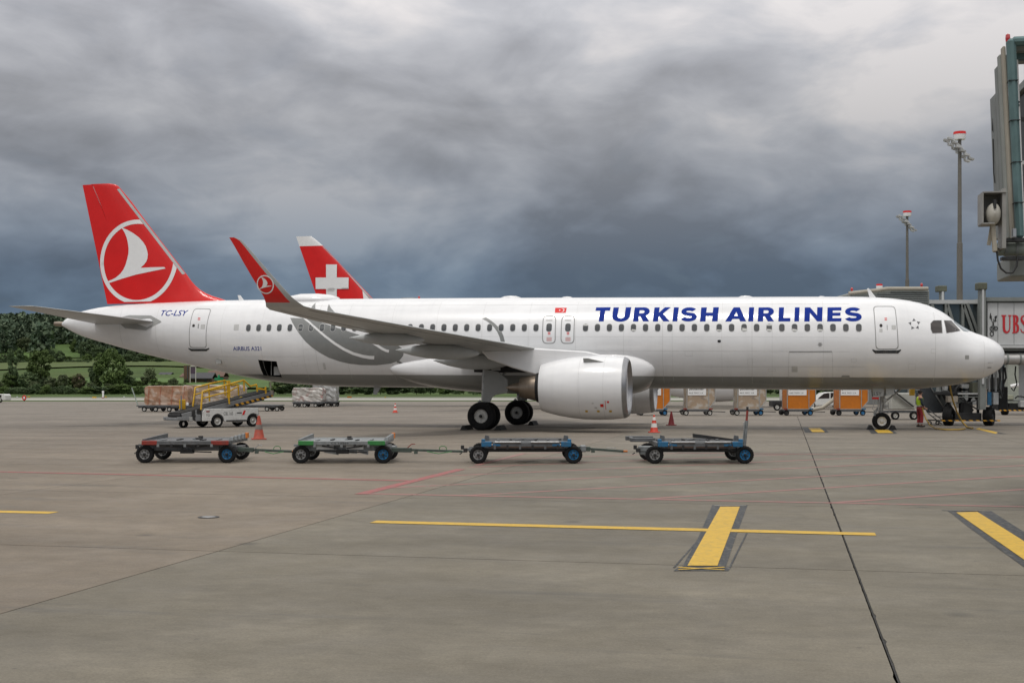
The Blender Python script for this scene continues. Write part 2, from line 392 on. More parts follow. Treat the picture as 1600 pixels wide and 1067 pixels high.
# ---- painted markings
def paint(name, col, wear, wc=(0.2, 0.185, 0.16), scale=5.0):
    return mat(name, col, 0.6, var=0.08, scale=scale, dirt=(wc, wear), bump=0.1)
M_yel = paint('yellow_paint', (0.58, 0.36, 0.03), 0.55, (0.30, 0.215, 0.07), 6.0)
M_red = paint('red_paint', (0.285, 0.125, 0.11), 0.9, (0.185, 0.16, 0.132), 2.0)
M_redb = paint('bright_red_paint', (0.30, 0.075, 0.07), 0.8, (0.2, 0.15, 0.13), 4.0)
M_blk = paint('black_paint', (0.022, 0.025, 0.027), 0.75, (0.16, 0.15, 0.128), 7.0)
M_pale = paint('old_pale_paint', (0.42, 0.40, 0.34), 0.9, (0.24, 0.22, 0.19), 4.0)
def marking(name, pts, m, label, z=0.004):
    o = sheet(name, pts, m, None, z); o['kind'] = 'structure'; o['label'] = label; return o
def strip(a, b, w):
    a, b = Vector(a[:2]), Vector(b[:2]); d = (b - a).normalized(); n = Vector((-d.y, d.x)) * w / 2; k = max(1, int((b - a).length / 1.5))
    return [a + (b - a) * i / k - n for i in range(k + 1)] + [b + (a - b) * i / k + n for i in range(k + 1)]
marking('stand_line', strip(G(583, 815.3), G(1368, 834.8), 0.30), M_yel, 'long thin yellow line crossing the yellow bar', 0.0065)
marking('stand_line', strip(G(-40, 798.5), G(84, 801), 0.28), M_yel, 'short worn yellow line left of the metal hatch')
def bar_marking(pts, blk, label):
    marking('guidance_bar_border', blk, M_blk, 'black painted border of the ' + label, 0.004)
    marking('guidance_bar', pts, M_yel, label, 0.009)
bar_marking([G(1125.5, 792), G(1156, 792), G(1121, 884.5), G(1074, 884.5)], [G(1113, 789), G(1168, 789), G(1150, 838), G(1134, 885.5), G(1066, 885.5), G(1092, 838)], 'wide yellow guidance bar crossed by the thin line')
marking('guidance_bar_cap', strip(G(1116, 790.3), G(1166, 790.3), 0.05), M_pale, 'pale cap stroke at the far end of the crossed yellow bar', 0.0085)
marking('guidance_bar_cap', [G(1052, 892), G(1060, 886.5), G(1142, 886.5), G(1138, 892)], M_blk, 'dark patch at the near end of the crossed yellow bar', 0.004)
marking('guidance_bar_cross', strip(G(1060, 886.8), G(1132, 890.8), 0.045), M_yel, 'thin yellow cross stroke below the crossed yellow bar', 0.0085)
marking('guidance_bar_cross', strip(G(1060, 890.8), G(1132, 887.2), 0.045), M_yel, 'second thin yellow stroke below the crossed yellow bar', 0.0115)
for a, b in (((1096, 838), (1053, 887)), ((1167, 833), (1140, 887))):
    marking('guidance_bar_outline', strip(G(*a), G(*b), 0.02), M_blk, 'thin black outline beside the crossed yellow bar', 0.0045)['group'] = 'black outlines of the crossed yellow bar'
bar_marking([G(1494, 801), G(1527, 800), G(1600, 846), G(1670, 888), G(1670, 924), G(1600, 875)], [G(1488, 803), G(1480, 798), G(1549, 798.5), G(1600, 831), G(1690, 886), G(1690, 958), G(1600, 886), G(1510, 821)], 'wide yellow guidance bar running off beyond the cracked joint')
marking('guidance_bar_cap', strip(G(1472, 797.5), G(1530, 799), 0.08), M_blk, 'dark cap stroke at the far end of the outer yellow bar', 0.004)
# red hatched keep-clear area
lines = [(UV(-7.13, 20.5), UV(16, 20.35), 0.17, M_red), (G(0, 737) + (G(0, 737) - G(655, 751.3)) * 0.2, G(655, 751.3), 0.2, M_redb), (G(563, 772), G(720, 733), 0.22, M_redb), (UV(-7.13, 28.5), UV(-7.13, 34), 0.16, M_red), (UV(-3, 35.2), UV(22, 35.2), 0.2, M_red)]
names = ['long red line in front of the row of dollies', 'red line running from the edge to the hatched area', 'bold slanting red line at the corner of the hatched area', 'faded red line along the side of the hatched area', 'faded red line behind the hatched area']
for i, ((a, b, w, m), nm) in enumerate(zip(lines, names)): marking('clearance_line', strip(a, b, w), m, nm, 0.0035 + 0.0006 * i)
for k in range(-4, 9):
    u, v = -5.34 + 3.04 * (k - 1), 20.5
    if k <= 0: u, v = -7.13, 20.5 + 1.25 - 3.04 * k
    e = min(35.0 - v, 18 - u)
    marking('hatch_line', strip(UV(u, v), UV(u + e, v + e), 0.15), M_red, 'faded red slanting stroke of the hatched area', 0.0025)['group'] = 'red strokes of the hatched area'
for x0, x1, y0, y1, lb in ((1266, 1285, 668.5, 675, 'small yellow block marking beside the long joint'), (1369, 1392, 671.5, 676.5, 'small yellow block marking under the nose wheel')):
    marking('block_marking_border', [G(x0 - 8, y1 + 1), G(x1 + 10, y1 + 1), G(x1 + 2, y0 - 1), G(x0 - 12, y0 - 1)], M_blk, 'dark border of the ' + lb, 0.004)
    marking('block_marking', [G(x0 + 3, y1), G(x1 + 4, y1), G(x1 - 4, y0), G(x0 - 3, y0)], M_yel, lb, 0.008)
marking('pale_line', strip(G(835, 669.8), G(888, 669.2), 0.4), M_pale, 'pale painted dash below the engine')
marking('pale_line', strip(G(868, 665.8), G(893, 665.5), 0.4), M_pale, 'shorter pale dash below the engine')
marking('pale_line', strip(G(1115, 669.5), G(1245, 669.2), 0.3), M_pale, 'faint pale line behind the upright drawbar')
M_hatch = mat('hatch_steel', (0.3, 0.3, 0.3), 0.45, 0.6, var=0.2)
hb = MB(); hc = G(326, 808)
hb.lathe([(0.0, 0.10), (0.010, 0.095), (0.012, 0.0)], (0, 0, 0.001), n=20)
h = hb.obj('manhole_cover', M_hatch, loc=(hc.x, hc.y, 0.002)); tag(h, 'small round grey metal cover set in the concrete', 'manhole cover')
b2 = MB(); b2.lathe([(0.0, 0.15), (0.006, 0.15), (0.006, 0.105), (0, 0.105)], (0, 0, 0), n=20, closed=True); b2.obj('rim', M_blk, h)
# ---- terrain: grass beyond the apron, rising to wooded hills
def hill(x, d):
    base = np.interp(d, [0, 300, 360, 500, 800, 900, 1100, 1400, 1900, 2600, 4000], [0, 0, 0.3, 4.5, 17, 24, 44, 62, 66, 50, 20])
    k = (d > 330) * np.clip((d - 330) / 300, 0, 1)
    side = np.interp(x / max(d, 1), [-0.6, -0.41, -0.3, -0.1, 0.3], [1.0, 1.0, 0.95, 0.9, 0.75])
    return base * side + k * (3.0 * math.sin(x * 0.011 + 1) * math.cos(d * 0.006) + 2.0 * math.sin(x * 0.027 + d * 0.01))
xs = np.concatenate([np.linspace(-3000, -900, 22)[:-1], np.linspace(-900, 500, 100)[:-1], np.linspace(500, 3000, 18)])
ds = np.concatenate([np.array([-800, -200, 0, 120, 200, 260, 300]), np.linspace(330, 1000, 56), np.linspace(1030, 1700, 30), np.linspace(1800, 6000, 12)])
tv = [(x, d, hill(x, d) - 0.06) for d in ds for x in xs]; nx = len(xs)
tf = [(j * nx + i, j * nx + i + 1, (j + 1) * nx + i + 1, (j + 1) * nx + i) for j in range(len(ds) - 1) for i in range(nx - 1)]
M_grass = mat('meadow', (0.058, 0.095, 0.022), 0.9, var=0.28, scale=0.02, spec=0.2, dirt=((0.085, 0.105, 0.03), 0.7))
me = bpy.data.meshes.new('ground'); me.from_pydata(tv, [], tf); me.shade_smooth(); me.materials.append(M_grass)
struct(link('ground', me))
M_taxi = mat('taxiway_concrete', (0.34, 0.33, 0.29), 0.85, var=0.12, scale=0.1)
struct(sheet('taxiway', [(-300, 182), (300, 182), (300, 222), (-300, 222)], M_taxi, None, -0.02))
struct(sheet('taxiway_shoulder', [(-300, 232), (300, 232), (300, 240), (-300, 240)], M_taxi, None, -0.02))
# ------------------------------------------------------------------ the airliner (local axes: s aft from the nose, l towards the camera, z up)
NX, ND = 21.072, 53.4
PC, PS = math.cos(PSI), math.sin(PSI)
def SZ(x, y, l=0.0):
    k = (x - 800) / F; s = (NX - l * PS - k * ND + k * l * PC) / (PC + k * PS); D = ND + s * PS - l * PC
    return s, HC + (YH - y) * D / F
ZT = pchip([0, .01, .12, .39, .8, 1.26, 1.65, 2.05, 2.4, 2.86, 3.32, 3.97, 4.72, 5.66, 7.5, 12.73, 21.53, 27.72, 35.85, 40, 42.1, 43.3, 44.0, 44.51],
           [3.19, 3.31, 3.57, 3.818, 4.03, 4.2, 4.42, 4.70, 4.99, 5.262, 5.449, 5.607, 5.715, 5.785, 5.825, 5.88, 5.981, 6.035, 6.07, 5.98, 5.85, 5.66, 5.45, 5.1])
ZB = pchip([0, .01, .06, .3, .64, 1.08, 1.64, 2.2, 3.07, 4.21, 7.16, 12.73, 26.87, 29.92, 31.97, 33.02, 34.59, 35.99, 37.57, 38.99, 40.25, 42.03, 43.5, 44.51],
           [3.19, 3.07, 2.82, 2.557, 2.338, 2.16, 2.009, 1.916, 1.816, 1.749, 1.726, 1.773, 1.845, 1.885, 1.999, 2.092, 2.33, 2.6, 2.93, 3.25, 3.54, 4.0, 4.42, 4.9])
WW = pchip([0, .01, .06, .15, .4, .8, 1.26, 2.05, 2.86, 3.97, 5, 6.5, 12, 29, 32, 35, 38, 41, 43, 44.17, 44.51],
           [.01, .12, .3, .46, .76, 1.05, 1.27, 1.53, 1.71, 1.87, 1.945, 1.975, 1.975, 1.975, 1.9, 1.64, 1.27, .83, .52, .33, .12])
def sec(s):
    a, b = ZT(s), ZB(s); return (a + b) / 2, (a - b) / 2, WW(s)
def side_l(s, z):
    zc, h, w = sec(s); q = min(max((z - zc) / h, -0.9999), 0.9999); return w * math.sqrt(1 - q * q)
def wrapF(off, sd=1):
    def f(s, z):
        zc, h, w = sec(s); l = side_l(s, z); n = Vector((0, l / w ** 2, (z - zc) / h ** 2)).normalized()
        p = Vector((s, l, z)) + n * off; p.y *= sd; return p
    return f
def FX(x, y):
    l = 1.9
    for _ in range(12):
        s, z = SZ(x, y, l); l = 0.5 * l + 0.5 * side_l(s, z)
    return s, z
def FXs(pts): return [FX(*p) for p in pts]
def airliner_paint(name, belly=True):
    mt = bpy.data.materials.new(name); mt.use_nodes = True; nt = mt.node_tree; N = nt.nodes; L = nt.links; b = N['Principled BSDF']
    tc = N.new('ShaderNodeTexCoord'); sp = N.new('ShaderNodeSeparateXYZ'); L.new(tc.outputs['Object'], sp.inputs[0])
    mp = N.new('ShaderNodeMapping'); mp.inputs['Scale'].default_value = (0.25, 1, 1); L.new(tc.outputs['Object'], mp.inputs[0])
    n = N.new('ShaderNodeTexNoise'); n.inputs['Scale'].default_value = 2.2; n.inputs['Detail'].default_value = 7; L.new(mp.outputs[0], n.inputs['Vector'])
    r = N.new('ShaderNodeMapRange'); L.new(n.outputs['Fac'], r.inputs[0])
    for i, x in enumerate((0.3, 0.7, 0.92, 1.03)): r.inputs[i + 1].default_value = x
    mx = N.new('ShaderNodeMix'); mx.data_type = 'RGBA'
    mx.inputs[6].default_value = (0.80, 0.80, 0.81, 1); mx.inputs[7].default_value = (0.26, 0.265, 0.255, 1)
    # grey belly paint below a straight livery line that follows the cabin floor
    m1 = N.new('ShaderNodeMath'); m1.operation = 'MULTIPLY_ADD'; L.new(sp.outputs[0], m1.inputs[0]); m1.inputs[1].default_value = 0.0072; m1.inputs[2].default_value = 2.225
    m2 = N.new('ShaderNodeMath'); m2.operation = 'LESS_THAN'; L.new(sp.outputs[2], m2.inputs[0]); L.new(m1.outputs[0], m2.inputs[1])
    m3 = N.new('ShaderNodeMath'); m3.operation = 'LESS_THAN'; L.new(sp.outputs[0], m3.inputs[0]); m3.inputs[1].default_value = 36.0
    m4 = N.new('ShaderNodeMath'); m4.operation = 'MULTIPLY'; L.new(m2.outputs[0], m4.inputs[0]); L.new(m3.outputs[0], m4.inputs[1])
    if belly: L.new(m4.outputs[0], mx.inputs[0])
    else: mx.inputs[0].default_value = 0
    # run-off streaks and grime washed down the skin
    ms_ = N.new('ShaderNodeMapping'); ms_.inputs['Scale'].default_value = (2.6, 0.2, 0.22); L.new(tc.outputs['Object'], ms_.inputs[0])
    ns = N.new('ShaderNodeTexNoise'); ns.inputs['Scale'].default_value = 1.7; ns.inputs['Detail'].default_value = 6; L.new(ms_.outputs[0], ns.inputs['Vector'])
    rs = N.new('ShaderNodeMapRange'); L.new(ns.outputs['Fac'], rs.inputs[0])
    for i, x in enumerate((0.5, 0.8, 1.0, 0.955)): rs.inputs[i + 1].default_value = x
    mg = N.new('ShaderNodeMath'); mg.operation = 'MULTIPLY'; L.new(r.outputs[0], mg.inputs[0]); L.new(rs.outputs[0], mg.inputs[1])
    mu = N.new('ShaderNodeMix'); mu.data_type = 'RGBA'; mu.blend_type = 'MULTIPLY'; mu.inputs[0].default_value = 1; L.new(mx.outputs[2], mu.inputs[6]); L.new(mg.outputs[0], mu.inputs[7])
    L.new(mu.outputs[2], b.inputs['Base Color'])
    b.inputs['Roughness'].default_value = 0.28; b.inputs['Coat Weight'].default_value = 0.6; b.inputs['Coat Roughness'].default_value = 0.05
    bn = N.new('ShaderNodeTexNoise'); bn.inputs['Scale'].default_value = 1.6; bn.inputs['Detail'].default_value = 2; L.new(tc.outputs['Object'], bn.inputs['Vector'])
    bp = N.new('ShaderNodeBump'); bp.inputs['Strength'].default_value = 0.12; bp.inputs['Distance'].default_value = 0.03; L.new(bn.outputs['Fac'], bp.inputs['Height']); L.new(bp.outputs[0], b.inputs['Normal']); L.new(bp.outputs[0], b.inputs['Coat Normal'])
    return mt
M_fus = airliner_paint('airliner_white')
M_wht = airliner_paint('nacelle_white', False)
M_wing = mat('wing_grey', (0.43, 0.445, 0.445), 0.38, coat=0.2, var=0.07, scale=1.5, stretch=(1, 0.2, 1))
M_lred = mat('livery_red', (0.68, 0.014, 0.012), 0.28, coat=0.4, spec=0.3, var=0.05, scale=1.2)
M_lwht = mat('livery_white', (0.80, 0.80, 0.80), 0.3, coat=0.4, var=0.02)
M_lblu = mat('livery_blue', (0.002, 0.026, 0.25), 0.5, coat=0.0, var=0.03, spec=0.08)
M_lgry = mat('livery_silver', (0.20, 0.205, 0.20), 0.35, coat=0.4, var=0.05)
M_seam = mat('seam_grey', (0.30, 0.30, 0.30), 0.5, var=0.1)
M_seam2 = mat('faint_seam', (0.55, 0.55, 0.54), 0.5, var=0.1)
M_glass = mat('cabin_glass', (0.055, 0.06, 0.065), 0.15, coat=0.5, var=0.25, scale=3)
M_cock = mat('cockpit_glass', (0.03, 0.022, 0.02), 0.12, coat=0.2, var=0.3, scale=2)
M_wsc = mat('windshield_glass', (0.10, 0.15, 0.17), 0.06, coat=1.0, var=0.2, scale=2)
M_steel = mat('bare_metal', (0.55, 0.55, 0.55), 0.3, 0.9, var=0.06)
M_lip = mat('polished_lip', (0.36, 0.36, 0.37), 0.36, 0.9, var=0.08)
M_brnz = mat('hot_nozzle', (0.34, 0.28, 0.225), 0.38, 0.9, var=0.15, stretch=(1, .3, .3))
M_dark = mat('dark_cavity', (0.012, 0.012, 0.013), 0.7, var=0.2)
M_tyre = mat('tyre_rubber', (0.009, 0.009, 0.0095), 0.8, var=0.25, scale=8, bump=0.2, dirt=((0.022, 0.021, 0.02), 0.5), spec=0.25)
M_rim = mat('wheel_rim_grey', (0.50, 0.49, 0.46), 0.45, 0.3, var=0.15, scale=10)
M_gear = mat('gear_grey', (0.42, 0.42, 0.41), 0.45, 0.2, var=0.12, scale=6, dirt=((0.12, 0.11, 0.1), 0.4))
M_ggry = mat('panel_grey', (0.34, 0.345, 0.335), 0.5, var=0.06, scale=2)
plane = thing('airliner', 'white narrow-body airliner with red tail and blue lettering parked at the stand', 'airliner', (NX, ND, 0), math.pi - PSI)
# ---- fuselage
ss = sorted(set([0.0, .01, .03, .06, .1, .15, .22, .3, .4, .52, .66, .8, 1.0, 1.2, 1.4, 1.6, 1.8, 2.0, 2.2, 2.4, 2.65, 2.9, 3.2, 3.5, 3.9, 4.3, 4.8, 5.3, 5.9, 6.5, 7.5] + [round(float(x), 2) for x in np.arange(8.5, 29, 1.5)] + [round(float(x), 2) for x in np.arange(29, 44.4, 0.45)] + [32.45, 33.4, 44.3, 44.42, 44.51]))
tha, thb = 119.5, 149.2
ths = sorted(set(list(np.arange(0, 360, 5.0)) + [tha, thb])); nt_ = len(ths)
fm = MB()
for s in ss:
    zc, h, w = sec(s)
    fm.v += [(s, w * math.sin(R(t)), zc + h * math.cos(R(t))) for t in ths]
for i in range(len(ss) - 1):
    for j in range(nt_):
        t = ths[j] + 0.1
        if 32.44 < ss[i] + 0.01 < 33.4 and tha <= t < thb: continue
        fm.f.append((i * nt_ + j, i * nt_ + (j + 1) % nt_, (i + 1) * nt_ + (j + 1) % nt_, (i + 1) * nt_ + j))
fm.f.append(tuple(range((len(ss) - 1) * nt_, len(ss) * nt_)))
fus = fm.obj('fuselage', M_fus, plane, smooth=50)
hold = MB()                                     # the open hold seen through the cargo doorway
q = []
for s in (32.45, 33.4):
    zc, h, w = sec(s)
    q.append([(s, w * math.sin(R(t)), zc + h * math.cos(R(t))) for t in (tha, 127, 134.5, 142, thb)])
for a in range(4): hold.add([(p[0], p[1] * 0.995, p[2]) for p in (q[0][a], q[0][a + 1])] + [(32.45, 0.1, q[0][a + 1][2]), (32.45, 0.1, q[0][a][2])], [(0, 1, 2, 3)]); hold.add([(p[0], p[1] * 0.995, p[2]) for p in (q[1][a], q[1][a + 1])] + [(33.4, 0.1, q[1][a + 1][2]), (33.4, 0.1, q[1][a][2])], [(0, 1, 2, 3)])
hold.add([q[0][0], q[1][0], (33.4, .1, q[1][0][2]), (32.45, .1, q[0][0][2])], [(0, 1, 2, 3)]); hold.add([q[0][4], q[1][4], (33.4, .1, q[1][4][2]), (32.45, .1, q[0][4][2])], [(0, 1, 2, 3)])
hold.add([(32.45, .1, 2.3), (33.4, .1, 2.3), (33.4, .1, 3.2), (32.45, .1, 3.2)], [(0, 1, 2, 3)])
hold.obj('cargo_hold', M_dark, plane)
cn = MB(); cn.tube([(32.98, 1.0, 2.42), (32.98, 1.0, 3.1)], 0.02, 6); cn.box((32.68, 0.9, 2.62), (0.3, 0.3, 0.4)); cn.obj('hold_net_post', M_ggry, plane)
# ---- grey tulip flourish on the flank
crop2 = lambda pts: [(a / 3.1375 + 340, 350 + b / 3.1375) for a, b in pts]
t1 = crop2([(356, 460), (366, 482), (382, 510), (402, 540), (430, 575), (462, 604), (500, 630), (545, 655), (600, 674), (650, 685), (705, 691), (780, 692), (848, 684), (892, 668), (910, 645), (914, 615), (880, 592), (800, 570), (700, 545), (560, 500), (470, 470), (420, 462)])
decal('tulip_flourish', [[FXs(t1)]], wrapF(0.003), M_lgry, plane, 0.3, 0.08)
def ribbon(pts, w0, w1, name, m, off):
    n = len(pts); ws = [w0 + (w1 - w0) * i / (n - 1) for i in range(n)]
    decal(name, [[FXs(crop2(stroke(pts, ws)))]], wrapF(off), m, plane, 0.3, 0.08)
ribbon([(420, 458), (450, 482), (490, 518), (530, 552), (575, 586), (620, 614), (665, 635), (710, 648), (745, 654), (768, 655)], 8, 17, 'flourish_streak', M_lwht, 0.006)
ribbon([(748, 574), (778, 592), (805, 610), (825, 620), (840, 624)], 12, 13, 'flourish_streak', M_lwht, 0.006)
ribbon([(880, 672), (915, 690), (955, 704), (1010, 712), (1120, 718), (1235, 722)], 12, 4, 'flourish_stem', M_lgry, 0.0035)
for poly in ([(458, 412), (468, 398), (481, 386), (479, 402), (480, 420)], [(537, 432), (539, 412), (546, 392), (556, 412), (568, 426), (582, 440)]):
    decal('flourish_tip', [[FXs(crop2(poly))]], wrapF(0.003), M_lgry, plane, 0.3, 0.05)
crop3 = lambda pts: [(a / 4 + 700, 430 + b / 4) for a, b in pts]
decal('flourish_arc', [[FXs(crop3([(236, 263), (262, 279), (290, 300), (313, 322), (333, 348), (346, 378), (356, 416), (330, 418), (322, 385), (308, 354), (287, 325), (262, 302), (240, 286), (214, 273)]))]], wrapF(0.003), M_lgry, plane, 0.2, 0.06)
# ---- airline lettering
ext = [('T', 928, 952), ('U', 955.5, 984.5), ('R', 989, 1015.5), ('K', 1020, 1047.5), ('I', 1050.6, 1059.5), ('S', 1063, 1089), ('H', 1093.6, 1122.5), ('A', 1133, 1167), ('I', 1169, 1178), ('R', 1183.8, 1210.5), ('L', 1216, 1236), ('I', 1241, 1249.6), ('N', 1256.6, 1285.8), ('E', 1292.3, 1315.8), ('S', 1320, 1347)]
for ch, x0, x1 in ext:
    loops, wd = glyph(ch); a = FX(x0, 502.3); b = FX(x1 - 1.2, 502.3); top = FX((x0 + x1) / 2, 480.3)[1]
    zb_ = (a[1] + b[1]) / 2; s0, s1 = a[0], b[0]
    lp = [[(s0 + (s1 - s0) * (u / wd) - 0.035 * v, zb_ + (top - zb_) * v) for u, v in l] for l in loops]
    decal('title_letter', [lp], wrapF(0.004), M_lblu, plane, 0, 0.06)
def unit_text(name, txt, x0, x1, y0, y1, m, bold, slant=0.0, cuts=3, off=0.004):
    a, b = FX(x0, y1), FX(x1, y1); t = FX((x0 + x1) / 2, y0)
    w = wrapF(off)
    return text_on(name, txt, lambda u, v: w(a[0] + (b[0] - a[0]) * u - slant * v, (a[1] + (b[1] - a[1]) * u) * (1 - v) + (t[1] + (b[1] - a[1]) * (u - .5)) * v), m, plane, bold, cuts)
unit_text('registration', 'TC-LSY', 248.8, 290.5, 484.8, 493.6, M_lblu, 0.012, 0.06)
unit_text('type_lettering', 'AIRBUS A321', 364.5, 408.5, 541.4, 547.8, M_lblu, 0.006)
# flag
fl = FXs([(867.7, 481), (885.6, 481), (884, 488.8), (866.9, 488.8)])
decal('flag', [[fl]], wrapF(0.004), M_lred, plane, 0, 0.05)
fc = FX(879.3, 484.8)
cres = [(fc[0] + 0.075 * math.cos(R(a)), fc[1] + 0.075 * math.sin(R(a))) for a in range(50, 311, 20)] + [(fc[0] + 0.02 + 0.058 * math.cos(R(a)), fc[1] + 0.058 * math.sin(R(a))) for a in range(300, 59, -20)]
decal('flag_crescent', [[[(s, z) for s, z in cres]]], wrapF(0.007), M_lwht, plane, 0, 0)
sc_ = FX(874.6, 484.8)
decal('flag_star', [[[(sc_[0] + (0.045 if i % 2 == 0 else 0.018) * math.cos(R(36 * i)), sc_[1] + (0.045 if i % 2 == 0 else 0.018) * math.sin(R(36 * i))) for i in range(10)]]], wrapF(0.007), M_lwht, plane, 0, 0)
# ---- cabin windows
def wz(s): return 4.361 + (s - 6.14) * 0.00986
wr = rrect(-0.115, 0.115, -0.165, 0.165, 0.1); wo = rrect(-0.128, 0.128, -0.178, 0.178, 0.11)
def win_meshes(s):
    w1, w2 = wrapF(0.003), wrapF(0.006); out = []
    for loops, wf in (([wr], w1), ([wo, [(x * 0.98, y * 0.98) for x, y in wr]], w2)):
        bm = flat_bm([loops], 0, 0.11)
        for v in bm.verts:
            p = wf(s + v.co.x, wz(s) + v.co.y); v.co = (p.x - s, p.y, p.z - wz(s))
        me = bpy.data.meshes.new('window'); bm.to_mesh(me); bm.free(); me.shade_smooth(); out.append(me)
    out[0].materials.append(M_glass); out[1].materials.append(M_seam2); return out
shared = win_meshes(17.0)
for s in [6.14 + 0.5305 * k for k in range(23)] + [20.04 + 0.5305 * k for k in range(27)]:
    a, b = shared if 6.6 < s < 29 else win_meshes(s)
    o = link('window', a, None, plane, (s, 0, wz(s))); fr = link('window_frame', b, None, o)
# ---- doors
def outline(loop, t): return [loop, inset(loop, t)]
def px_rr(pts, r):                         # rounded quadrilateral given four corner points (top-left, top-right, bottom-right, bottom-left) in (s, z)
    out = []
    for i in range(4):
        p, a, b = Vector(pts[i]), Vector(pts[i - 1]), Vector(pts[(i + 1) % 4]); da, db = (a - p).normalized() * r, (b - p).normalized() * r
        out += [tuple(p + da * (1 - t) ** 2 + db * t ** 2) for t in (0, .25, .5, .75, 1)]
    return out
def door(name, pts, r, t=0.035):
    lp = px_rr(FXs(pts), r)
    d = decal(name, [[inset(lp, t)]], wrapF(0.002), M_fus, plane, 0.3, 0.1); decal('door_seam', [outline(lp, t)], wrapF(0.005), M_seam, d, 0.3, 0.1); return d
def dmark(par, name, x0, x1, y0, y1, m, r=0.0):
    a, b = FX(x0, y0), FX(x1, y1); s0, s1, z0, z1 = min(a[0], b[0]), max(a[0], b[0]), min(a[1], b[1]), max(a[1], b[1])
    lp = rrect(s0, s1, z0, z1, r or min(s1 - s0, z1 - z0) * 0.1, 4); return decal(name, [[lp]], wrapF(0.007), m, par, 0.3, 0.1)
d1 = door('door', [(1363.9, 478.3), (1398.4, 478.3), (1404.2, 546), (1368.2, 546)], 0.16)
dmark(d1, 'door_window', 1374, 1379, 506, 511.5, M_cock, 0.07)
dmark(d1, 'door_handle', 1385.6, 1386.8, 507.5, 515.5, M_seam); dmark(d1, 'door_placard', 1382, 1386, 496.8, 498.2, M_lred); dmark(d1, 'door_placard', 1382, 1386, 499.4, 500.6, M_lred); dmark(d1, 'door_placard', 1393, 1400, 508, 515, M_seam2); dmark(d1, 'door_placard', 1374, 1379, 513.5, 519, M_seam2)
def sill(x0, x1, y0, y1):
    pts = FXs([(x0, y0), (x0 + 5, y0 + 1.6), (x1 - 5, y0 + 1.6), (x1, y0), (x1, y0 + 1.7), (x1 - 4.5, y1), (x0 + 4.5, y1), (x0, y0 + 1.7)]); decal('door_sill', [[pts]], wrapF(0.009), M_blk, plane, 0.3, 0.1)
sill(1363, 1408, 545.6, 552)
d4 = door('door', [(304, 481.8), (331, 482.4), (323.2, 543.6), (296.5, 543.6)], 0.16)
dmark(d4, 'door_window', 300.6, 304.4, 506.6, 511, M_cock, 0.06); dmark(d4, 'door_handle', 309.5, 310.5, 506, 513, M_seam); dmark(d4, 'door_placard', 309.5, 313, 496.6, 497.8, M_lred); dmark(d4, 'door_placard', 309.2, 312.7, 498.8, 499.9, M_lred); dmark(d4, 'door_placard', 314, 320, 507, 514, M_seam2)
sill(294.5, 327, 543.4, 548.5)
for x0, x1, b0, b1, wx in ((848.6, 869.6, 847.3, 868.3, 858), (877.8, 899, 876, 897.5, 887.5)):
    d = door('overwing_exit', [(x0, 493.2), (x1, 493.2), (b1, 537), (b0, 537)], 0.2, 0.04)
    dmark(d, 'exit_window', wx - 4, wx + 4, 505.5, 518, M_glass, 0.09); dmark(d, 'exit_placard', wx - 2, wx + 2, 519, 520.4, M_lred); dmark(d, 'exit_placard', wx - 2, wx + 2, 521.6, 522.8, M_lred)
    dmark(d, 'exit_placard', wx - 5, wx + 5, 499.5, 501.5, M_seam2)
    dmark(d, 'exit_placard', wx - 4, wx + 4, 527, 533, paint('faded_pink', (0.6, 0.42, 0.42), 0.2))
cd = [(1232.5, 549.5), (1300.5, 549.5), (1301.5, 589.5), (1231.5, 589.5)]
c_ = FXs(cd); decal('cargo_door_seam', [outline(px_rr(c_, 0.04), 0.012)], wrapF(0.004), M_seam2, plane, 0.3, 0.1)
decal('cargo_door_edge', [[FXs([(1233, 548.6), (1300, 548.6), (1300, 550.4), (1233, 550.4)])[i] for i in range(4)]], wrapF(0.006), M_seam, plane, 0.3, 0.1) if False else None
dmark(plane, 'cargo_door_edge', 1233, 1300, 548.8, 550, M_seam)
dmark(plane, 'cargo_door_latch', 1237, 1246, 572, 581, M_seam2); dmark(plane, 'outflow_vent', 1121, 1126.5, 531, 535, M_dark, 0.05); dmark(plane, 'drain_port', 1315, 1327.5, 586.3, 590.6, M_ggry, 0.05)
dmark(plane, 'static_port_plate', 1508, 1514, 555, 561, M_ggry, 0.01); dmark(plane, 'pitot_mark', 1543, 1549, 573.6, 574.6, M_blk)
dmark(plane, 'cargo_panel', 504, 510, 567, 577, M_seam2); dmark(plane, 'service_panel', 366, 372.5, 507, 516, M_seam2)
v6 = FX(1281.3, 538.3); decal('vent_rosette', [[[(v6[0] + (0.11 if i % 2 == 0 else 0.065) * math.cos(R(30 * i)), v6[1] + (0.11 if i % 2 == 0 else 0.065) * math.sin(R(30 * i))) for i in range(12)]]], wrapF(0.004), M_seam, plane, 0, 0)
for x in (1538, 1462, 1175, 1035, 493, 246, 193):
    a = FX(x, 540)[0]; lo = ZB(a) + 0.25; hi = ZT(a) - 0.3
    decal('skin_joint', [[[(a - .006, lo), (a + .006, lo), (a + .006, hi), (a - .006, hi)]]], wrapF(0.002), M_seam2, plane, 0, 0.08)
for x0, x1, y in ((490, 640, 546.6), (1100, 1350, 573), (330, 480, 557)):
    a, b = FX(x0, y), FX(x1, y); decal('skin_joint', [[[(a[0], a[1] - .004), (b[0], b[1] - .004), (b[0], b[1] + .004), (a[0], a[1] + .004)]]], wrapF(0.002), M_seam2, plane, 0.5, 0)
M_seam3 = mat('lap_joint', (0.57, 0.57, 0.56), 0.45, var=0.1)
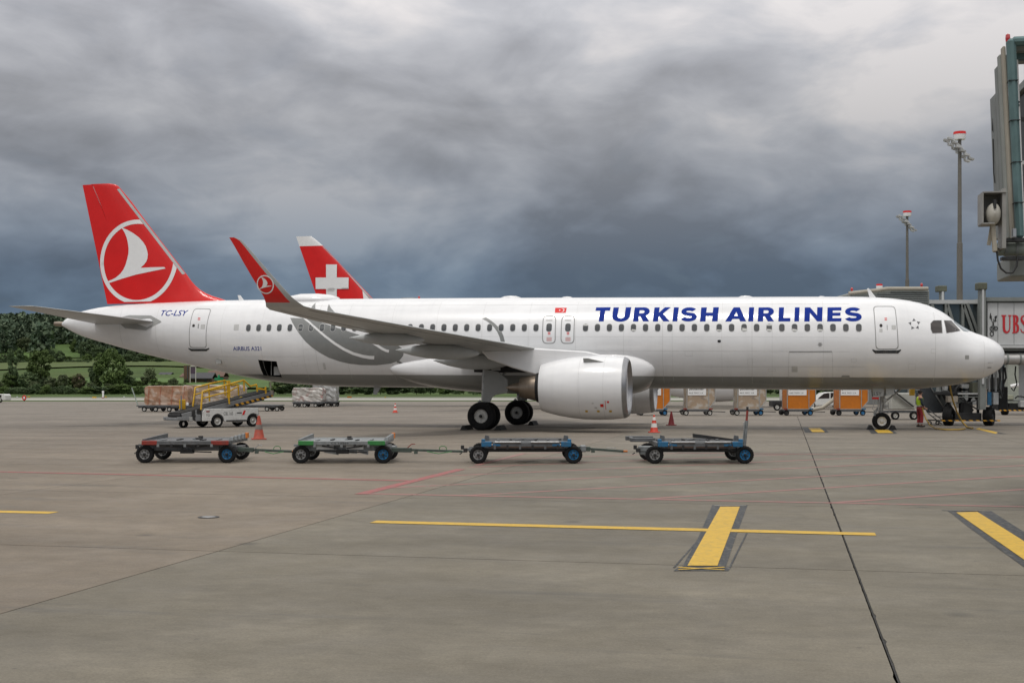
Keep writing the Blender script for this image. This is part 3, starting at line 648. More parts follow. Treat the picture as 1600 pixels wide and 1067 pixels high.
for s in np.arange(7.6, 35.5, 2.13):
    lo, hi = ZB(s) + 0.3, ZT(s) - 0.25
    decal('skin_joint', [[[(s - .004, lo), (s + .004, lo), (s + .004, hi), (s - .004, hi)]]], wrapF(0.0015), M_seam3, plane, 0, 0.1)
for zr in (3.35, 3.95, 5.42):
    decal('skin_lap', [[[(6.5, zr), (31, zr + .25), (31, zr + .258), (6.5, zr + .008)]]], wrapF(0.0018), M_seam3, plane, 1.5, 0)
for x0, x1, y0, y1 in ((1070, 1082, 548, 556), (1168, 1176, 560, 571), (1330, 1338, 560, 566), (1420, 1430, 568, 578), (1455, 1462, 545, 552), (612, 622, 566, 574), (455, 466, 566, 572), (1110, 1113, 572, 575), (1200, 1212, 576, 580)):
    a, b = FX(x0, y0), FX(x1, y1); lp = rrect(b[0], a[0], b[1], a[1], .03, 3); decal('access_panel', [outline(lp, 0.008)], wrapF(0.002), M_seam2, plane, 0, 0.1)
M_blind = mat('window_blind', (0.62, 0.62, 0.6), 0.5)
for x, top in ((1163.5, .45), (1202, .3), (1202, -1), (1241.5, .3), (1281.5, .28), (1124, .22), (990.5, .25), (915, -1), (842, .0)):
    s = FX(x, 512)[0]; z = wz(s); lp = [(s - .1, z - .14), (s + .1, z - .14), (s + .1, z - .14 + top * .3), (s - .1, z - .14 + top * .22)] if top > 0 else [(s - .1, z + .09), (s + .1, z + .09), (s + .09, z + .15), (s - .09, z + .15)]
    if top != 0: decal('window_blind', [[lp]], wrapF(0.0045), M_blind, plane, 0, 0)
# alliance star: five darts
sc5 = FX(1429, 506.6)
for k in range(5):
    a = R(90 + 72 * k); c = (sc5[0] - 0.19 * math.cos(a), sc5[1] + 0.19 * math.sin(a)); q = a + R(125)
    decal('star_dart', [[[(c[0] - r * math.cos(q + d), c[1] + r * math.sin(q + d)) for r, d in ((0.11, 0), (0.075, R(115)), (0.02, R(180)), (0.075, R(245)))]]], wrapF(0.004), mat('star_grey', (.10, .10, .11), .5), plane, 0, 0)
# cockpit glazing, both sides
crop4 = lambda pts: [(a / 5.714 + 1320, 430 + b / 5.714) for a, b in pts]
w1 = FXs(crop4([(768, 432), (792, 406), (860, 405), (868, 514), (786, 516), (770, 482)])); w2 = FXs(crop4([(888, 406), (952, 408), (1030, 494), (1000, 502), (910, 515)]))
for sd in (1, -1):
    for w in (w1, w2):
        o = decal('cockpit_window', [[w]], wrapF(0.004, sd), M_cock, plane, 0.15, 0.05); decal('window_seal', [outline(w, -0.018)[::-1]], wrapF(0.006, sd), M_seam, o, 0.15, 0.05)
    def wth(s, t):
        zc, h, w = sec(s); n = Vector((-0.5, math.sin(R(t)) / w, math.cos(R(t)) / h)).normalized(); p = Vector((s, w * math.sin(R(t)), zc + h * math.cos(R(t)))) + n * 0.006; p.y *= sd; return p
    decal('windshield', [[[(1.30, 3), (2.07, 3), (2.14, 16), (2.16, 30), (1.80, 40), (1.62, 34), (1.42, 18)]]], wth, M_wsc, plane, 0.1, 4)
# ---- fin
FLE = pchip([5.5, 5.95, 6.11, 6.28, 6.54, 6.9, 7.352, 9.5, 11.70, 11.84, 11.92, 11.97], [34.6, 35.4, 35.85, 36.42, 37.0, 37.44, 37.8, 39.564, 41.37, 41.52, 41.7, 42.1])
FTE = lambda z: 42.05 + (z - 5.86) * 0.2275
def naca(x): return 5 * (0.2969 * math.sqrt(max(x, 0)) - 0.126 * x - 0.3516 * x * x + 0.2843 * x ** 3 - 0.1036 * x ** 4)
def fin_t(s, z, k=0.085):
    a, b = FLE(z), FTE(z); x = min(max((s - a) / (b - a), 0), 1); return (b - a) * k * naca(x)
xs_f = [0, .004, .015, .04, .08, .14, .22, .32, .44, .56, .68, .8, .9, 1.0]
def fin_mesh(zs, le, te, k, x0=0.0, x1=1.0, cap=True):
    mb = MB(); xr = [x for x in xs_f if x0 <= x <= x1]
    n = 2 * len(xr)
    for z in zs:
        a, b = le(z), te(z); c = b - a
        mb.v += [(a + c * x, c * k * naca(x) + 0.002, z) for x in xr] + [(a + c * x, -c * k * naca(x) - 0.002, z) for x in reversed(xr)]
    for i in range(len(zs) - 1): mb.f += [(i * n + j, i * n + (j + 1) % n, (i + 1) * n + (j + 1) % n, (i + 1) * n + j) for j in range(n)]
    mb.f.append(tuple((len(zs) - 1) * n + j for j in range(n))); return mb
zsf = [5.5, 5.8, 5.95, 6.05, 6.15, 6.28, 6.42, 6.6, 6.8, 7.05, 7.352, 8, 9, 10, 11, 11.70, 11.78, 11.84, 11.9, 11.95]
fin = fin_mesh(zsf, FLE, FTE, 0.085, 0, 0.68).obj('tail_fin', M_lred, plane, smooth=35)
fin_mesh([5.98, 8, 10, 11.93], lambda z: FLE(z), lambda z: FTE(z), 0.085, 0.68, 1.0).obj('rudder', M_lred, plane, smooth=35)
def wrapT(off): return lambda s, z: Vector((s, fin_t(s, z) + off, z))
le0, le1 = Vector((37.8, 7.352, 0)), Vector((41.37, 11.70, 0)); ld = (le1 - le0).normalized(); ln = Vector((-ld.y, ld.x, 0)) * -1
if ln.x > 0: ln = -ln
clipfin = [(le0 + (-ln) * 0.16, ln), (Vector((0, 6.06, 0)), Vector((0, -1, 0)))]
ringc = (40.36, 8.02)
ring = [(ringc[0] + 2.10 * math.cos(R(a)), ringc[1] + 2.09 * math.sin(R(a))) for a in range(0, 360, 5)]; ringi = [(ringc[0] + 1.89 * math.cos(R(a)), ringc[1] + 1.88 * math.sin(R(a))) for a in range(0, 360, 5)]
decal('emblem_ring', [[ring, ringi]], wrapT(0.008), M_lwht, plane, 0.25, 0.6, clip=clipfin)
bird = [(41.25, 9.75), (40.93, 9.62), (40.6, 9.446), (40.3, 9.24), (40.06, 8.998), (39.91, 8.78), (39.83, 8.558), (39.79, 8.37), (39.81, 8.185), (39.87, 8.03), (39.99, 7.879), (40.19, 7.721), (39.6, 7.735), (38.91, 7.735), (38.85, 7.66), (39.65, 7.525), (40.46, 7.391), (41.28, 7.194), (41.99, 7.007), (42.03, 7.107), (41.76, 7.19), (41.55, 7.286), (41.32, 7.45), (41.14, 7.653), (41.01, 7.9), (40.91, 8.209), (40.85, 8.45), (40.84, 8.705), (40.88, 8.96), (40.94, 9.206), (41.03, 9.42), (41.14, 9.61)]
decal('emblem_bird', [[bird]], wrapT(0.008), M_lwht, plane, 0.25, 0.6)
decal('fin_leading_edge', [[[(37.86, 7.40), (41.39, 11.68), (41.51, 11.64), (37.99, 7.36)]]], lambda s, z: Vector((s, fin_t(max(s, FLE(z) + .03), z) + 0.01, z)), M_wing, plane, 0, 0.5)
# ---- lofted lifting surfaces
def loft(secs, sd=1, red_from=None):
    """secs: (l, z, le, te, thickness, roll)"""
    mb = MB(); xr = xs_f; n = 2 * len(xr) - 2
    for l, z, a, b, k, ph in secs:
        c = b - a; ring_ = []
        up = Vector((0, -math.sin(R(ph)), math.cos(R(ph))))
        for x in xr: ring_.append(Vector((a + c * x, l, z)) + up * (c * k * naca(x) * 0.5 * 1.15 + 0.002))
        for x in reversed(xr[1:-1]): ring_.append(Vector((a + c * x, l, z)) - up * (c * k * naca(x) * 0.5 * 0.85 + 0.002))
        mb.v += [(p.x, p.y * sd, p.z) for p in ring_]
    m_ = len(secs)
    for i in range(m_ - 1): mb.f += [(i * n + j, i * n + (j + 1) % n, (i + 1) * n + (j + 1) % n, (i + 1) * n + j) for j in range(n)]
    mb.f.append(tuple(range(n))); mb.f.append(tuple((m_ - 1) * n + j for j in range(n)))
    return mb
WS = [(0.5, 3.10, 16.5, 23.45, .15, 3), (2.0, 3.17, 17.3, 23.45, .145, 4), (4.0, 3.29, 18.34, 23.5, .13, 5), (5.75, 3.43, 19.25, 23.56, .12, 5), (6.4, 3.49, 19.58, 23.6, .118, 5), (8.4, 3.68, 20.62, 24.18, .114, 5.3), (10.5, 3.88, 21.7, 24.8, .11, 5.6), (12.8, 4.10, 22.9, 25.46, .107, 5.8), (15, 4.32, 24.05, 26.1, .105, 6), (16.6, 4.48, 24.86, 26.5, .10, 9), (17.1, 4.55, 25.06, 26.42, .095, 18)]
SHK = [(17.1, 4.55, 25.06, 26.42, .095, 18), (17.38, 4.68, 25.18, 26.32, .092, 38), (17.55, 4.84, 25.33, 26.31, .09, 58), (17.66, 5.1, 25.54, 26.42, .088, 72), (17.76, 5.5, 25.88, 26.64, .085, 79), (17.86, 6.0, 26.30, 26.91, .082, 81), (17.95, 6.5, 26.72, 27.17, .08, 82), (17.99, 6.7, 26.9, 27.28, .08, 82), (18.01, 6.80, 27.12, 27.34, .06, 82)]
SLAT = mat('slat_grey', (0.5, 0.505, 0.5), 0.3, 0.4, var=0.05)
for sd in (1, -1):
    w = loft(WS, sd).obj('wing', M_wing, plane, smooth=40)
    sh = loft(SHK, sd).mesh('sharklet', 40); sh.materials.append(M_lred); sh.materials.append(M_wing)
    for p in sh.polygons:
        c = p.center; t = [k for k in SHK]; le = np.interp(c.z, [k[1] for k in t], [k[2] for k in t]); te = np.interp(c.z, [k[1] for k in t], [k[3] for k in t])
        p.material_index = 1 if (c.z < 4.70 or (c.x - le) / (te - le) < 0.27) else 0
    sho = link('sharklet', sh, None, plane)
    # slat and flap gaps
    for fr, nm in ((0.13, 'slat_gap'), (0.76, 'flap_gap')):
        pts = []
        for l, z, a, b, k, ph in WS[2:-1]:
            c = b - a; pts.append(((a + c * fr), l * sd, z - c * k * naca(fr) * 0.5 * 0.85 - 0.006))
        mb = MB(); mb.tube(pts, 0.012, 4); mb.obj(nm, M_seam, w)
    # flap track fairings
    for l, s0, s1, z0, z1, r in ((11.0, 22.6, 25.62, 3.62, 3.74, 0.20), (7.8, 21.2, 24.75, 3.2, 3.36, 0.25), (4.6, 20.6, 24.05, 2.88, 3.0, 0.27)):
        prof = [(0, 0), (.04, .35), (.12, .62), (.28, .92), (.45, 1), (.62, .92), (.8, .62), (.93, .25), (1, .02)]
        mb = MB(); ln_ = s1 - s0
        mb.lathe([(t * ln_, q * r) for t, q in prof], (s0, l * sd, z0), (ln_, 0, z1 - z0), 16, sx=0.8, sy=1.25); mb.obj('flap_fairing', M_wing, w, smooth=50)
    # sharklet emblem on the outer face
    if sd == 1:
        cx_, cz_ = SZ(414.9, 444.7, 17.7)
        def wsh(s, z):
            l = np.interp(z, [k[1] for k in SHK], [k[0] for k in SHK]); c = np.interp(z, [k[1] for k in SHK], [k[3] - k[2] for k in SHK]); le = np.interp(z, [k[1] for k in SHK], [k[2] for k in SHK])
            x = min(max((s - le) / c, 0), 1); return Vector((s, l + c * .088 * naca(x) * .5 * 0.85 + 0.014, z))
        rr = 0.305
        decal('emblem_ring', [[[(cx_ + rr * math.cos(R(a)), cz_ + rr * math.sin(R(a))) for a in range(0, 360, 12)], [(cx_ + rr * .88 * math.cos(R(a)), cz_ + rr * .88 * math.sin(R(a))) for a in range(0, 360, 12)]]], wsh, M_lwht, sho, 0.1, 0.1)
        decal('emblem_bird', [[[(cx_ + (s - ringc[0]) * rr / 2.1, cz_ + (z - ringc[1]) * rr / 2.1) for s, z in bird]]], wsh, M_lwht, sho, 0.1, 0.1)
nl = MB(); nl.lathe([(-.05, 0), (-.03, .03), (.03, .035), (.06, 0)], (25.15, 16.9, 4.545), (1, 0, 0), 10); nl.obj('navigation_light', mat('green_lens', (0.02, 0.5, 0.25), 0.15, coat=1), plane)
HS = [(0.3, 4.93, 38.5, 42.35, .10, 5), (1.0, 5.0, 38.95, 42.45, .10, 5), (3.6, 5.25, 40.58, 42.95, .095, 5), (5.9, 5.46, 42.02, 43.38, .09, 5), (6.12, 5.485, 42.22, 43.42, .07, 5), (6.22, 5.495, 42.6, 43.4, .04, 5)]
for sd in (1, -1):
    st = loft(HS, sd).obj('tailplane', M_wing, plane, smooth=40)
    pl = MB(); c = [(38.55, 5.02), (39.2, 5.32), (40.4, 5.36), (41.3, 5.2), (40.6, 4.72), (39.4, 4.6)]
    pl.add([(s, sd * (side_l(s, z) + 0.03), z) for s, z in c], [tuple(range(6))]); pl.obj('stabiliser_fairing', M_ggry, st)
# ---- wing-to-body fairing
bf = MB(); nb = 40
for i, t in enumerate(np.concatenate([[0, .004, .012, .025, .045, .07, .1, .14], np.linspace(.2, .9, 13), [.94, .97, .985, .995, 1.0]])):
    s = 14.75 + 12.2 * t; e = math.sqrt(max(1 - (1 - t / .14) ** 2, 0)) if t < .14 else 1.0 if t < .5 else math.sqrt(max(1 - ((t - .5) / .5) ** 2, 0))
    zc = 2.62 + 0.1 * t; hw = 1.55 + 0.62 * e; up = 0.15 + 0.9 * e; dn = 0.2 + 0.93 * e
    if t in (0, 1): hw, up, dn = 1.55, 0.1, 0.15
    for j in range(nb):
        a = 2 * math.pi * j / nb; ca, sa = math.cos(a), math.sin(a)
        bf.v.append((s, hw * math.copysign(abs(ca) ** 0.75, ca), zc + (up if sa > 0 else dn) * math.copysign(abs(sa) ** 0.8, sa)))
for i in range(25): bf.f += [(i * nb + j, i * nb + (j + 1) % nb, (i + 1) * nb + (j + 1) % nb, (i + 1) * nb + j) for j in range(nb)]
bf.f.append(tuple(range(nb))); bf.f.append(tuple(25 * nb + j for j in range(nb)))
M_fair = airliner_paint('fairing_paint')
bfo = bf.obj('belly_fairing', M_fair, plane, smooth=60)
# ---- engines
def engine(sd):
    o = (0, 5.75 * sd, 1.83); ax = (1, 0, 0)
    mb = MB(); mb.lathe([(15.6, 1.247), (15.8, 1.272), (16.2, 1.305), (16.8, 1.318), (17.3, 1.30), (17.8, 1.25), (18.3, 1.165), (18.7, 1.07), (19.05, .96), (19.06, .925), (18.7, .94), (18.2, .95)], o, ax, 48)
    nac = mb.obj('engine_nacelle', M_wht, plane, smooth=30)
    mb = MB(); mb.lathe([(15.95, .985), (15.7, .99), (15.55, 1.02), (15.455, 1.065), (15.42, 1.115), (15.445, 1.165), (15.50, 1.205), (15.602, 1.2475)], o, ax, 48); lp = mb.obj('inlet_lip', M_lip, nac, smooth=60)
    mb = MB(); mb.lathe([(15.95, .985), (16.3, .98), (16.75, .975), (16.76, 0.2)], o, ax, 48); mb.obj('inlet_duct', M_ggry, nac, smooth=40)
    for k in range(20):
        a = 2 * math.pi * k / 20; ca, sa = math.cos(a), math.sin(a); mb = MB(); w = []
        for r, ch, tw in ((.22, .12, .3), (.6, .16, .75), (.96, .18, 1.1)):
            for q in (-1, 1):
                t = q * ch; w.append((16.55 + t * math.cos(tw), o[1] + r * ca - t * math.sin(tw) * sa, o[2] + r * sa + t * math.sin(tw) * ca))
        mb.add(w, [(0, 1, 3, 2), (2, 3, 5, 4)]); mb.obj('fan_blade', M_steel, nac)
    mb = MB(); mb.lathe([(16.05, 0.0), (16.15, .08), (16.35, .19), (16.6, .26)], o, ax, 20); mb.obj('spinner', M_dark, nac, smooth=60)
    mb = MB(); mb.lathe([(18.2, .94), (18.3, .60), (18.9, .66), (19.26, .60), (19.27, .3)], o, ax, 32); mb.obj('core_cowl', M_dark, nac, smooth=40)
    mb = MB(); mb.lathe([(19.24, .535), (19.4, .525), (19.55, .50), (19.60, .485), (19.95, .41), (19.96, .37), (19.4, .44)], o, ax, 32); mb.obj('exhaust_nozzle', M_brnz, nac, smooth=25)
    mb = MB(); mb.lathe([(19.4, .36), (19.9, .27), (20.4, .12), (20.6, 0.0)], o, ax, 20); mb.obj('exhaust_plug', M_brnz, nac, smooth=50)
    for s in (15.61, 16.35, 17.35):
        r_ = np.interp(s, [15.55, 15.8, 16.2, 16.8, 17.3, 17.8], [1.247, 1.277, 1.305, 1.318, 1.30, 1.25])
        mb = MB(); mb.lathe([(s - .006, r_ - .004), (s, r_ + .003), (s + .006, r_ - .004)], o, ax, 48); mb.obj('cowl_seam', M_seam, nac)
    mb = MB(); mb.add([(17.35, o[1], 3.14), (16.3, o[1], 3.17), (16.3, o[1], 3.16), (17.35, o[1], 3.13)], [(0, 1, 2, 3)])
    # chine on the upper outer cowl
    mb = MB(); a = R(52); dr = Vector((0, sd * math.cos(a), math.sin(a))); c = Vector(o)
    for t in (-.012, .012):
        tv_ = Vector((0, -sd * math.sin(a), math.cos(a))) * t
        mb.v += [tuple(c + Vector((s, 0, 0)) + dr * r + tv_) for s, r in ((16.35, 1.30), (17.2, 1.29), (17.2, 1.50), (17.0, 1.50))]
    mb.f += [(0, 1, 2, 3), (7, 6, 5, 4), (0, 1, 5, 4), (1, 2, 6, 5), (2, 3, 7, 6), (3, 0, 4, 7)]; mb.obj('nacelle_chine', M_ggry, nac)
    # pylon
    mb = MB(); py = [(16.2, 3.08), (17.2, 3.32), (19.4, 3.46), (21.6, 3.35), (21.3, 3.02), (20.3, 2.66), (19.3, 2.36), (18.6, 2.5), (17.3, 2.8)]
    mb.prism(py, o[1] - 0.2, o[1] + 0.2); mb.obj('engine_pylon', M_wht, plane, bevel=0.05)
    # small stencils on the outer side
    for x, y, w, h_, m in ((940.5, 633.5, 5, 4.5, M_lred), (946, 633, .8, 14, M_lred), (950, 628, 3, 3, M_lred), (916.5, 642.5, 4, 3, M_yel), (935, 642.5, 4, 3, M_yel), (954, 642.5, 4, 3, M_yel), (926, 630, 3, 2, M_seam2), (931, 637, 4, 2, M_seam2)):
        l = 6.9
        for _ in range(8):
            s, z = SZ(x, y, l); r_ = np.interp(s, [15.55, 15.8, 16.2, 16.8, 17.3, 17.8, 18.3], [1.247, 1.277, 1.305, 1.318, 1.30, 1.25, 1.165]); l = 5.75 + math.sqrt(max(r_ ** 2 - (z - 1.83) ** 2, 0.05))
        mb = MB(); hw, hh = w / 76, h_ / 76
        def on(s, z):
            r_ = np.interp(s, [15.55, 15.8, 16.2, 16.8, 17.3, 17.8, 18.3], [1.247, 1.277, 1.305, 1.318, 1.30, 1.25, 1.165]) + 0.006; return (s, sd * (5.75 + math.sqrt(max(r_ ** 2 - (z - 1.83) ** 2, 0.01))), z)
        mb.add([on(s - hw, z - hh), on(s + hw, z - hh), on(s + hw, z), on(s - hw, z), on(s + hw, z + hh), on(s - hw, z + hh)], [(0, 1, 2, 3), (3, 2, 4, 5)]); mb.obj('cowl_stencil', m, nac)
for sd in (1, -1): engine(sd)
# ---- landing gear
def tyre_prof(Rr, w, rim): return [(-w * .36, rim), (-w * .46, rim + (Rr - rim) * .25), (-w * .5, rim + (Rr - rim) * .55), (-w * .44, Rr * .94), (-w * .3, Rr * .992), (-w * .15, Rr), (-w * .02, Rr), (0, Rr * .988), (w * .02, Rr), (w * .15, Rr), (w * .3, Rr * .992), (w * .44, Rr * .94), (w * .5, rim + (Rr - rim) * .55), (w * .46, rim + (Rr - rim) * .25), (w * .36, rim)]
def rim_mesh(mb, o, ax, rim, w, sgn=1, holes=9):
    mb.lathe([(-w * .3, rim * .98), (w * .34, rim * 1.0), (w * .40, rim * .98), (w * .33, rim * .88), (w * .26, rim * .8), (w * .22, rim * .55), (w * .25, rim * .42), (w * .36, rim * .38), (w * .44, rim * .28), (w * .46, 0)] if sgn > 0 else [(w * .3, rim * .98), (-w * .34, rim), (-w * .40, rim * .98), (-w * .33, rim * .88), (-w * .26, rim * .8), (-w * .22, rim * .55), (-w * .25, rim * .42), (-w * .36, rim * .38), (-w * .44, rim * .28), (-w * .46, 0)], o, ax, 24)
    return mb
def bolts(mb, o, ax, r, w, n, br):
    x, y = frame(Vector(ax)); o = Vector(o); a = Vector(ax)
    for k in range(n):
        c = o + (x * math.cos(2 * math.pi * k / n) + y * math.sin(2 * math.pi * k / n)) * r
        mb.lathe([(0, br), (w, br), (w, 0)], tuple(c), ax, 6)
for sd in (1, -1):
    l0 = 3.8 * sd; mb = MB()
    mb.tube([(21.97, l0, 0.6), (21.97, l0, 1.25), (21.97, l0, 1.26), (21.9, l0, 3.1)], [.075, .075, .125, .14], 14)
    mb.tube([(21.97, l0 - .62, .6), (21.97, l0 + .62, .6)], .07, 12); mb.tube([(22.0, l0 * .97, 1.5), (21.9, l0 * .45, 2.6)], .06, 8); mb.tube([(21.97, l0, 1.35), (20.9, l0 * .95, 2.7)], .05, 8)
    mb.bar((22.1, l0, 1.25), (22.38, l0, .95), .07, .16); mb.bar((22.38, l0, .95), (22.1, l0, .62), .07, .14); mb.box((21.97, l0, .62), (.3, .25, .2))
    g = mb.obj('main_landing_gear', M_gear, plane, smooth=40)
    for dl in (-.463, .463):
        mb = MB(); mb.lathe(tyre_prof(.61, .42, .30), (21.97, l0 + dl, .605), (0, 1, 0), 40, closed=True); mb.obj('tyre', M_tyre, g, smooth=40)
        mb = MB(); rim_mesh(mb, (21.97, l0 + dl, .605), (0, 1, 0), .30, .42, 1); rim_mesh(mb, (21.97, l0 + dl, .605), (0, 1, 0), .30, .42, -1); bolts(mb, (21.97, l0 + dl + .08, .605), (0, 1, 0), .2, .05, 9, .018); mb.obj('rim', M_rim, g, smooth=35)
        for q in (1, -1):
            mb = MB(); mb.lathe([(0, .075), (.05, .07), (.07, .03), (.07, 0)], (21.97, l0 + dl + q * .17, .605), (0, q, 0), 12); bolts(mb, (21.97, l0 + dl + q * .085, .605), (0, q, 0), .145, .022, 9, .03); mb.obj('wheel_hub', M_dark, g)
    # leg door plate
    pts = [SZ(x, y, 4.1) for x, y in ((758.5, 577), (779, 581), (793, 593), (793.3, 611), (791, 614), (773.5, 617.3), (769, 621), (765.8, 628.5), (753.5, 628), (756, 605))]
    mb = MB(); mb.prism(pts, sd * 4.06, sd * 4.11); mb.obj('gear_leg_door', M_ggry, g, bevel=0.01)
    pts = [SZ(x, y, 4.3) for x, y in ((738, 553), (760, 557), (782, 558), (782, 579), (769, 579), (758, 566), (750, 561))]
    mb = MB(); mb.prism(pts, sd * 4.3, sd * 4.34); mb.obj('gear_bay_door', M_ggry, g)
    pts = [SZ(x, y, 4.4) for x, y in ((782, 558), (828, 552), (828, 562), (782, 569))]
    mb = MB(); mb.prism(pts, sd * 4.4, sd * 4.43); mb.obj('gear_bay_door', M_ggry, g)
    mb = MB(); mb.box((21.2, sd * 3.0, 2.75), (2.4, 1.8, 0.5)); mb.obj('gear_bay', M_dark, g)
mb = MB(); mb.tube([(5.07, 0, .37), (5.07, 0, .8), (5.07, 0, .81), (5.0, 0, 1.95)], [.05, .05, .085, .1], 12); mb.tube([(5.07, -.3, .37), (5.07, .3, .37)], .045, 10)
mb.tube([(5.06, 0, 1.1), (4.2, 0, 1.8)], .04, 8); mb.bar((5.18, 0, .95), (5.38, 0, .7), .05, .12); mb.bar((5.38, 0, .7), (5.15, 0, .42), .05, .1)
mb.tube([(4.95, .16, .9), (4.95, .16, 1.5)], .035, 8); mb.tube([(5.2, .14, .85), (5.22, .14, 1.6)], .03, 8); mb.box((4.92, 0, 1.3), (.16, .42, .12)); mb.tube([(4.85, .2, 1.02), (4.85, -.2, 1.02)], .07, 10); mb.tube([(5.07, .1, .55), (4.75, .15, .75), (4.8, .15, 1.2)], .018, 6); mb.tube([(5.12, .12, .6), (5.45, .15, .9), (5.3, .16, 1.5)], .015, 6)
ng = mb.obj('nose_landing_gear', M_gear, plane, smooth=40)
for dl in (-.25, .25):
    mb = MB(); mb.lathe(tyre_prof(.375, .22, .2), (5.07, dl, .372), (0, 1, 0), 36, closed=True); mb.obj('tyre', M_tyre, ng, smooth=40)
    mb = MB(); rim_mesh(mb, (5.07, dl, .372), (0, 1, 0), .2, .22, 1 if dl > 0 else -1); bolts(mb, (5.07, dl + .04 * (1 if dl > 0 else -1), .372), (0, 1 if dl > 0 else -1, 0), .13, .03, 8, .014); mb.obj('rim', mat('nose_rim', (0.62, 0.61, 0.58), 0.4, 0.2, var=0.1), ng, smooth=35)
for sd in (1, -1):
    pts = [SZ(x, y, .42) for x, y in ((1363.2, 606), (1381, 606), (1380.5, 618.5), (1375, 620), (1364.6, 620))]
    mb = MB(); mb.prism(pts, sd * .40, sd * .425); gd = mb.obj('nose_gear_door', M_wing, ng)
    mb = MB(); mb.prism([SZ(x, y, .42) for x, y in ((1384, 606), (1398, 606), (1397, 616), (1385, 619))], sd * .40, sd * .425); mb.obj('nose_gear_door', M_wing, ng)
a, b, c = SZ(1365.4, 617.4, .43), SZ(1377.5, 617.4, .43), SZ(1365.4, 612.2, .43)
text_on('gear_door_lettering', 'LSY', lambda u, v: Vector((a[0] + (b[0] - a[0]) * u, .430, a[1] + (c[1] - a[1]) * v)), M_blk, gd if False else ng, 0.0)
mb = MB(); p0, p1 = SZ(1362.6, 620.5, .43), SZ(1373.2, 623.6, .43); mb.box(((p0[0] + p1[0]) / 2, .43, (p0[1] + p1[1]) / 2), (abs(p0[0] - p1[0]), .01, abs(p0[1] - p1[1]))); mb.obj('warning_streamer', M_lred, ng)
# ---- antennas and small fittings on the skin
def blade(pts, l=0.0, t=0.03, m=M_lwht, name='blade_antenna'):
    mb = MB(); mb.prism(pts, l - t, l + t); mb.obj(name, m, plane, bevel=0.01)
blade([SZ(x, y) for x, y in ((1369.5, 466), (1359, 466), (1354.6, 451), (1357.5, 450.4))])
blade([SZ(x, y) for x, y in ((381.5, 470), (374, 470), (371.5, 461.5), (375.5, 461.5))]); blade([SZ(x, y) for x, y in ((584.5, 603), (596, 603), (588.5, 616.5), (583.5, 616))], 0.0, 0.03, M_wing)
rd = MB(); rd.lathe([(-.1, 0), (0, .16), (.35, .27), (1.0, .34), (1.8, .34), (2.4, .24), (2.75, .0)], (30.0, 0, 5.98), (1, 0, 0.004), 20, sy=1.0, sx=2.2); rd.obj('satellite_radome', M_wht, plane, smooth=60)
for s, r_ in ((21.6, 0.18), (18.95, 0.1), (10.9, 0.12), (7.6, .06)):
    mb = MB(); mb.lathe([(-r_ * 3, 0), (-r_ * 1.5, r_ * .5), (0, r_ * .62), (r_ * 1.5, r_ * .5), (r_ * 3, 0)], (s, 0, ZT(s) - .01), (1, 0, 0.0), 12); mb.obj('roof_fitting', M_wht, plane, smooth=60)
mb = MB(); mb.lathe([(0, .06), (.09, .05), (.12, 0)], (26, 0, ZT(26) - .01), (0, 0, 1), 10); mb.obj('beacon', mat('red_lens', (0.5, 0.02, 0.02), 0.2, coat=1), plane, smooth=50)
mb = MB(); mb.lathe([(0, .13), (.5, .12), (.62, .1)], (44.35, 0, 5.0), (1, 0, 0.05), 14); mb.obj('apu_exhaust', M_brnz, plane, smooth=50)
for s, z in ((0.75, 2.88),):
    mb = MB(); l = side_l(s, z); mb.tube([(s + .1, l, z), (s + .05, l + .08, z), (s - .12, l + .09, z)], .010, 6); mb.obj('pitot_probe', M_seam, plane)
x0 = SZ(318, 561, 1.6)
mb = MB(); l = side_l(*FX(342, 563)); s_, z_ = FX(342, 563); mb.box((s_, l + .01, z_), (.25, .06, .3)); mb.obj('drain_mast', M_ggry, plane)
# wheel chocks
for lb, s, l, d in (('black rubber chock behind the near main wheel', 22.72, 3.9, 0), ('black rubber chock ahead of the near main wheel', 21.22, 3.9, 0), ('black rubber chock ahead of the far main wheel', 21.22, -3.6, 0), ('black rubber chock ahead of the nose wheel', 4.6, .05, 0), ('black rubber chock behind the nose wheel', 5.54, .05, 0)):
    wd = 0.6 if abs(l) < 1 else 1.25
    mb = MB(); mb.prism([(-.16, 0), (.16, 0), (.05, .2), (-.05, .2)], -wd / 2, wd / 2); o = mb.obj('wheel_chock', mat('chock_rubber', (0.02, 0.02, 0.02), 0.8, var=0.2), None, bevel=0.015)
    p = plane.matrix_basis if False else None
    q = Vector((NX - s * PC - l * PS, ND + s * PS - l * PC, 0.0)); o.location = q; o.rotation_euler = (0, 0, math.pi - PSI); tag(o, lb, 'chock', 'chocks at the airliner wheels')
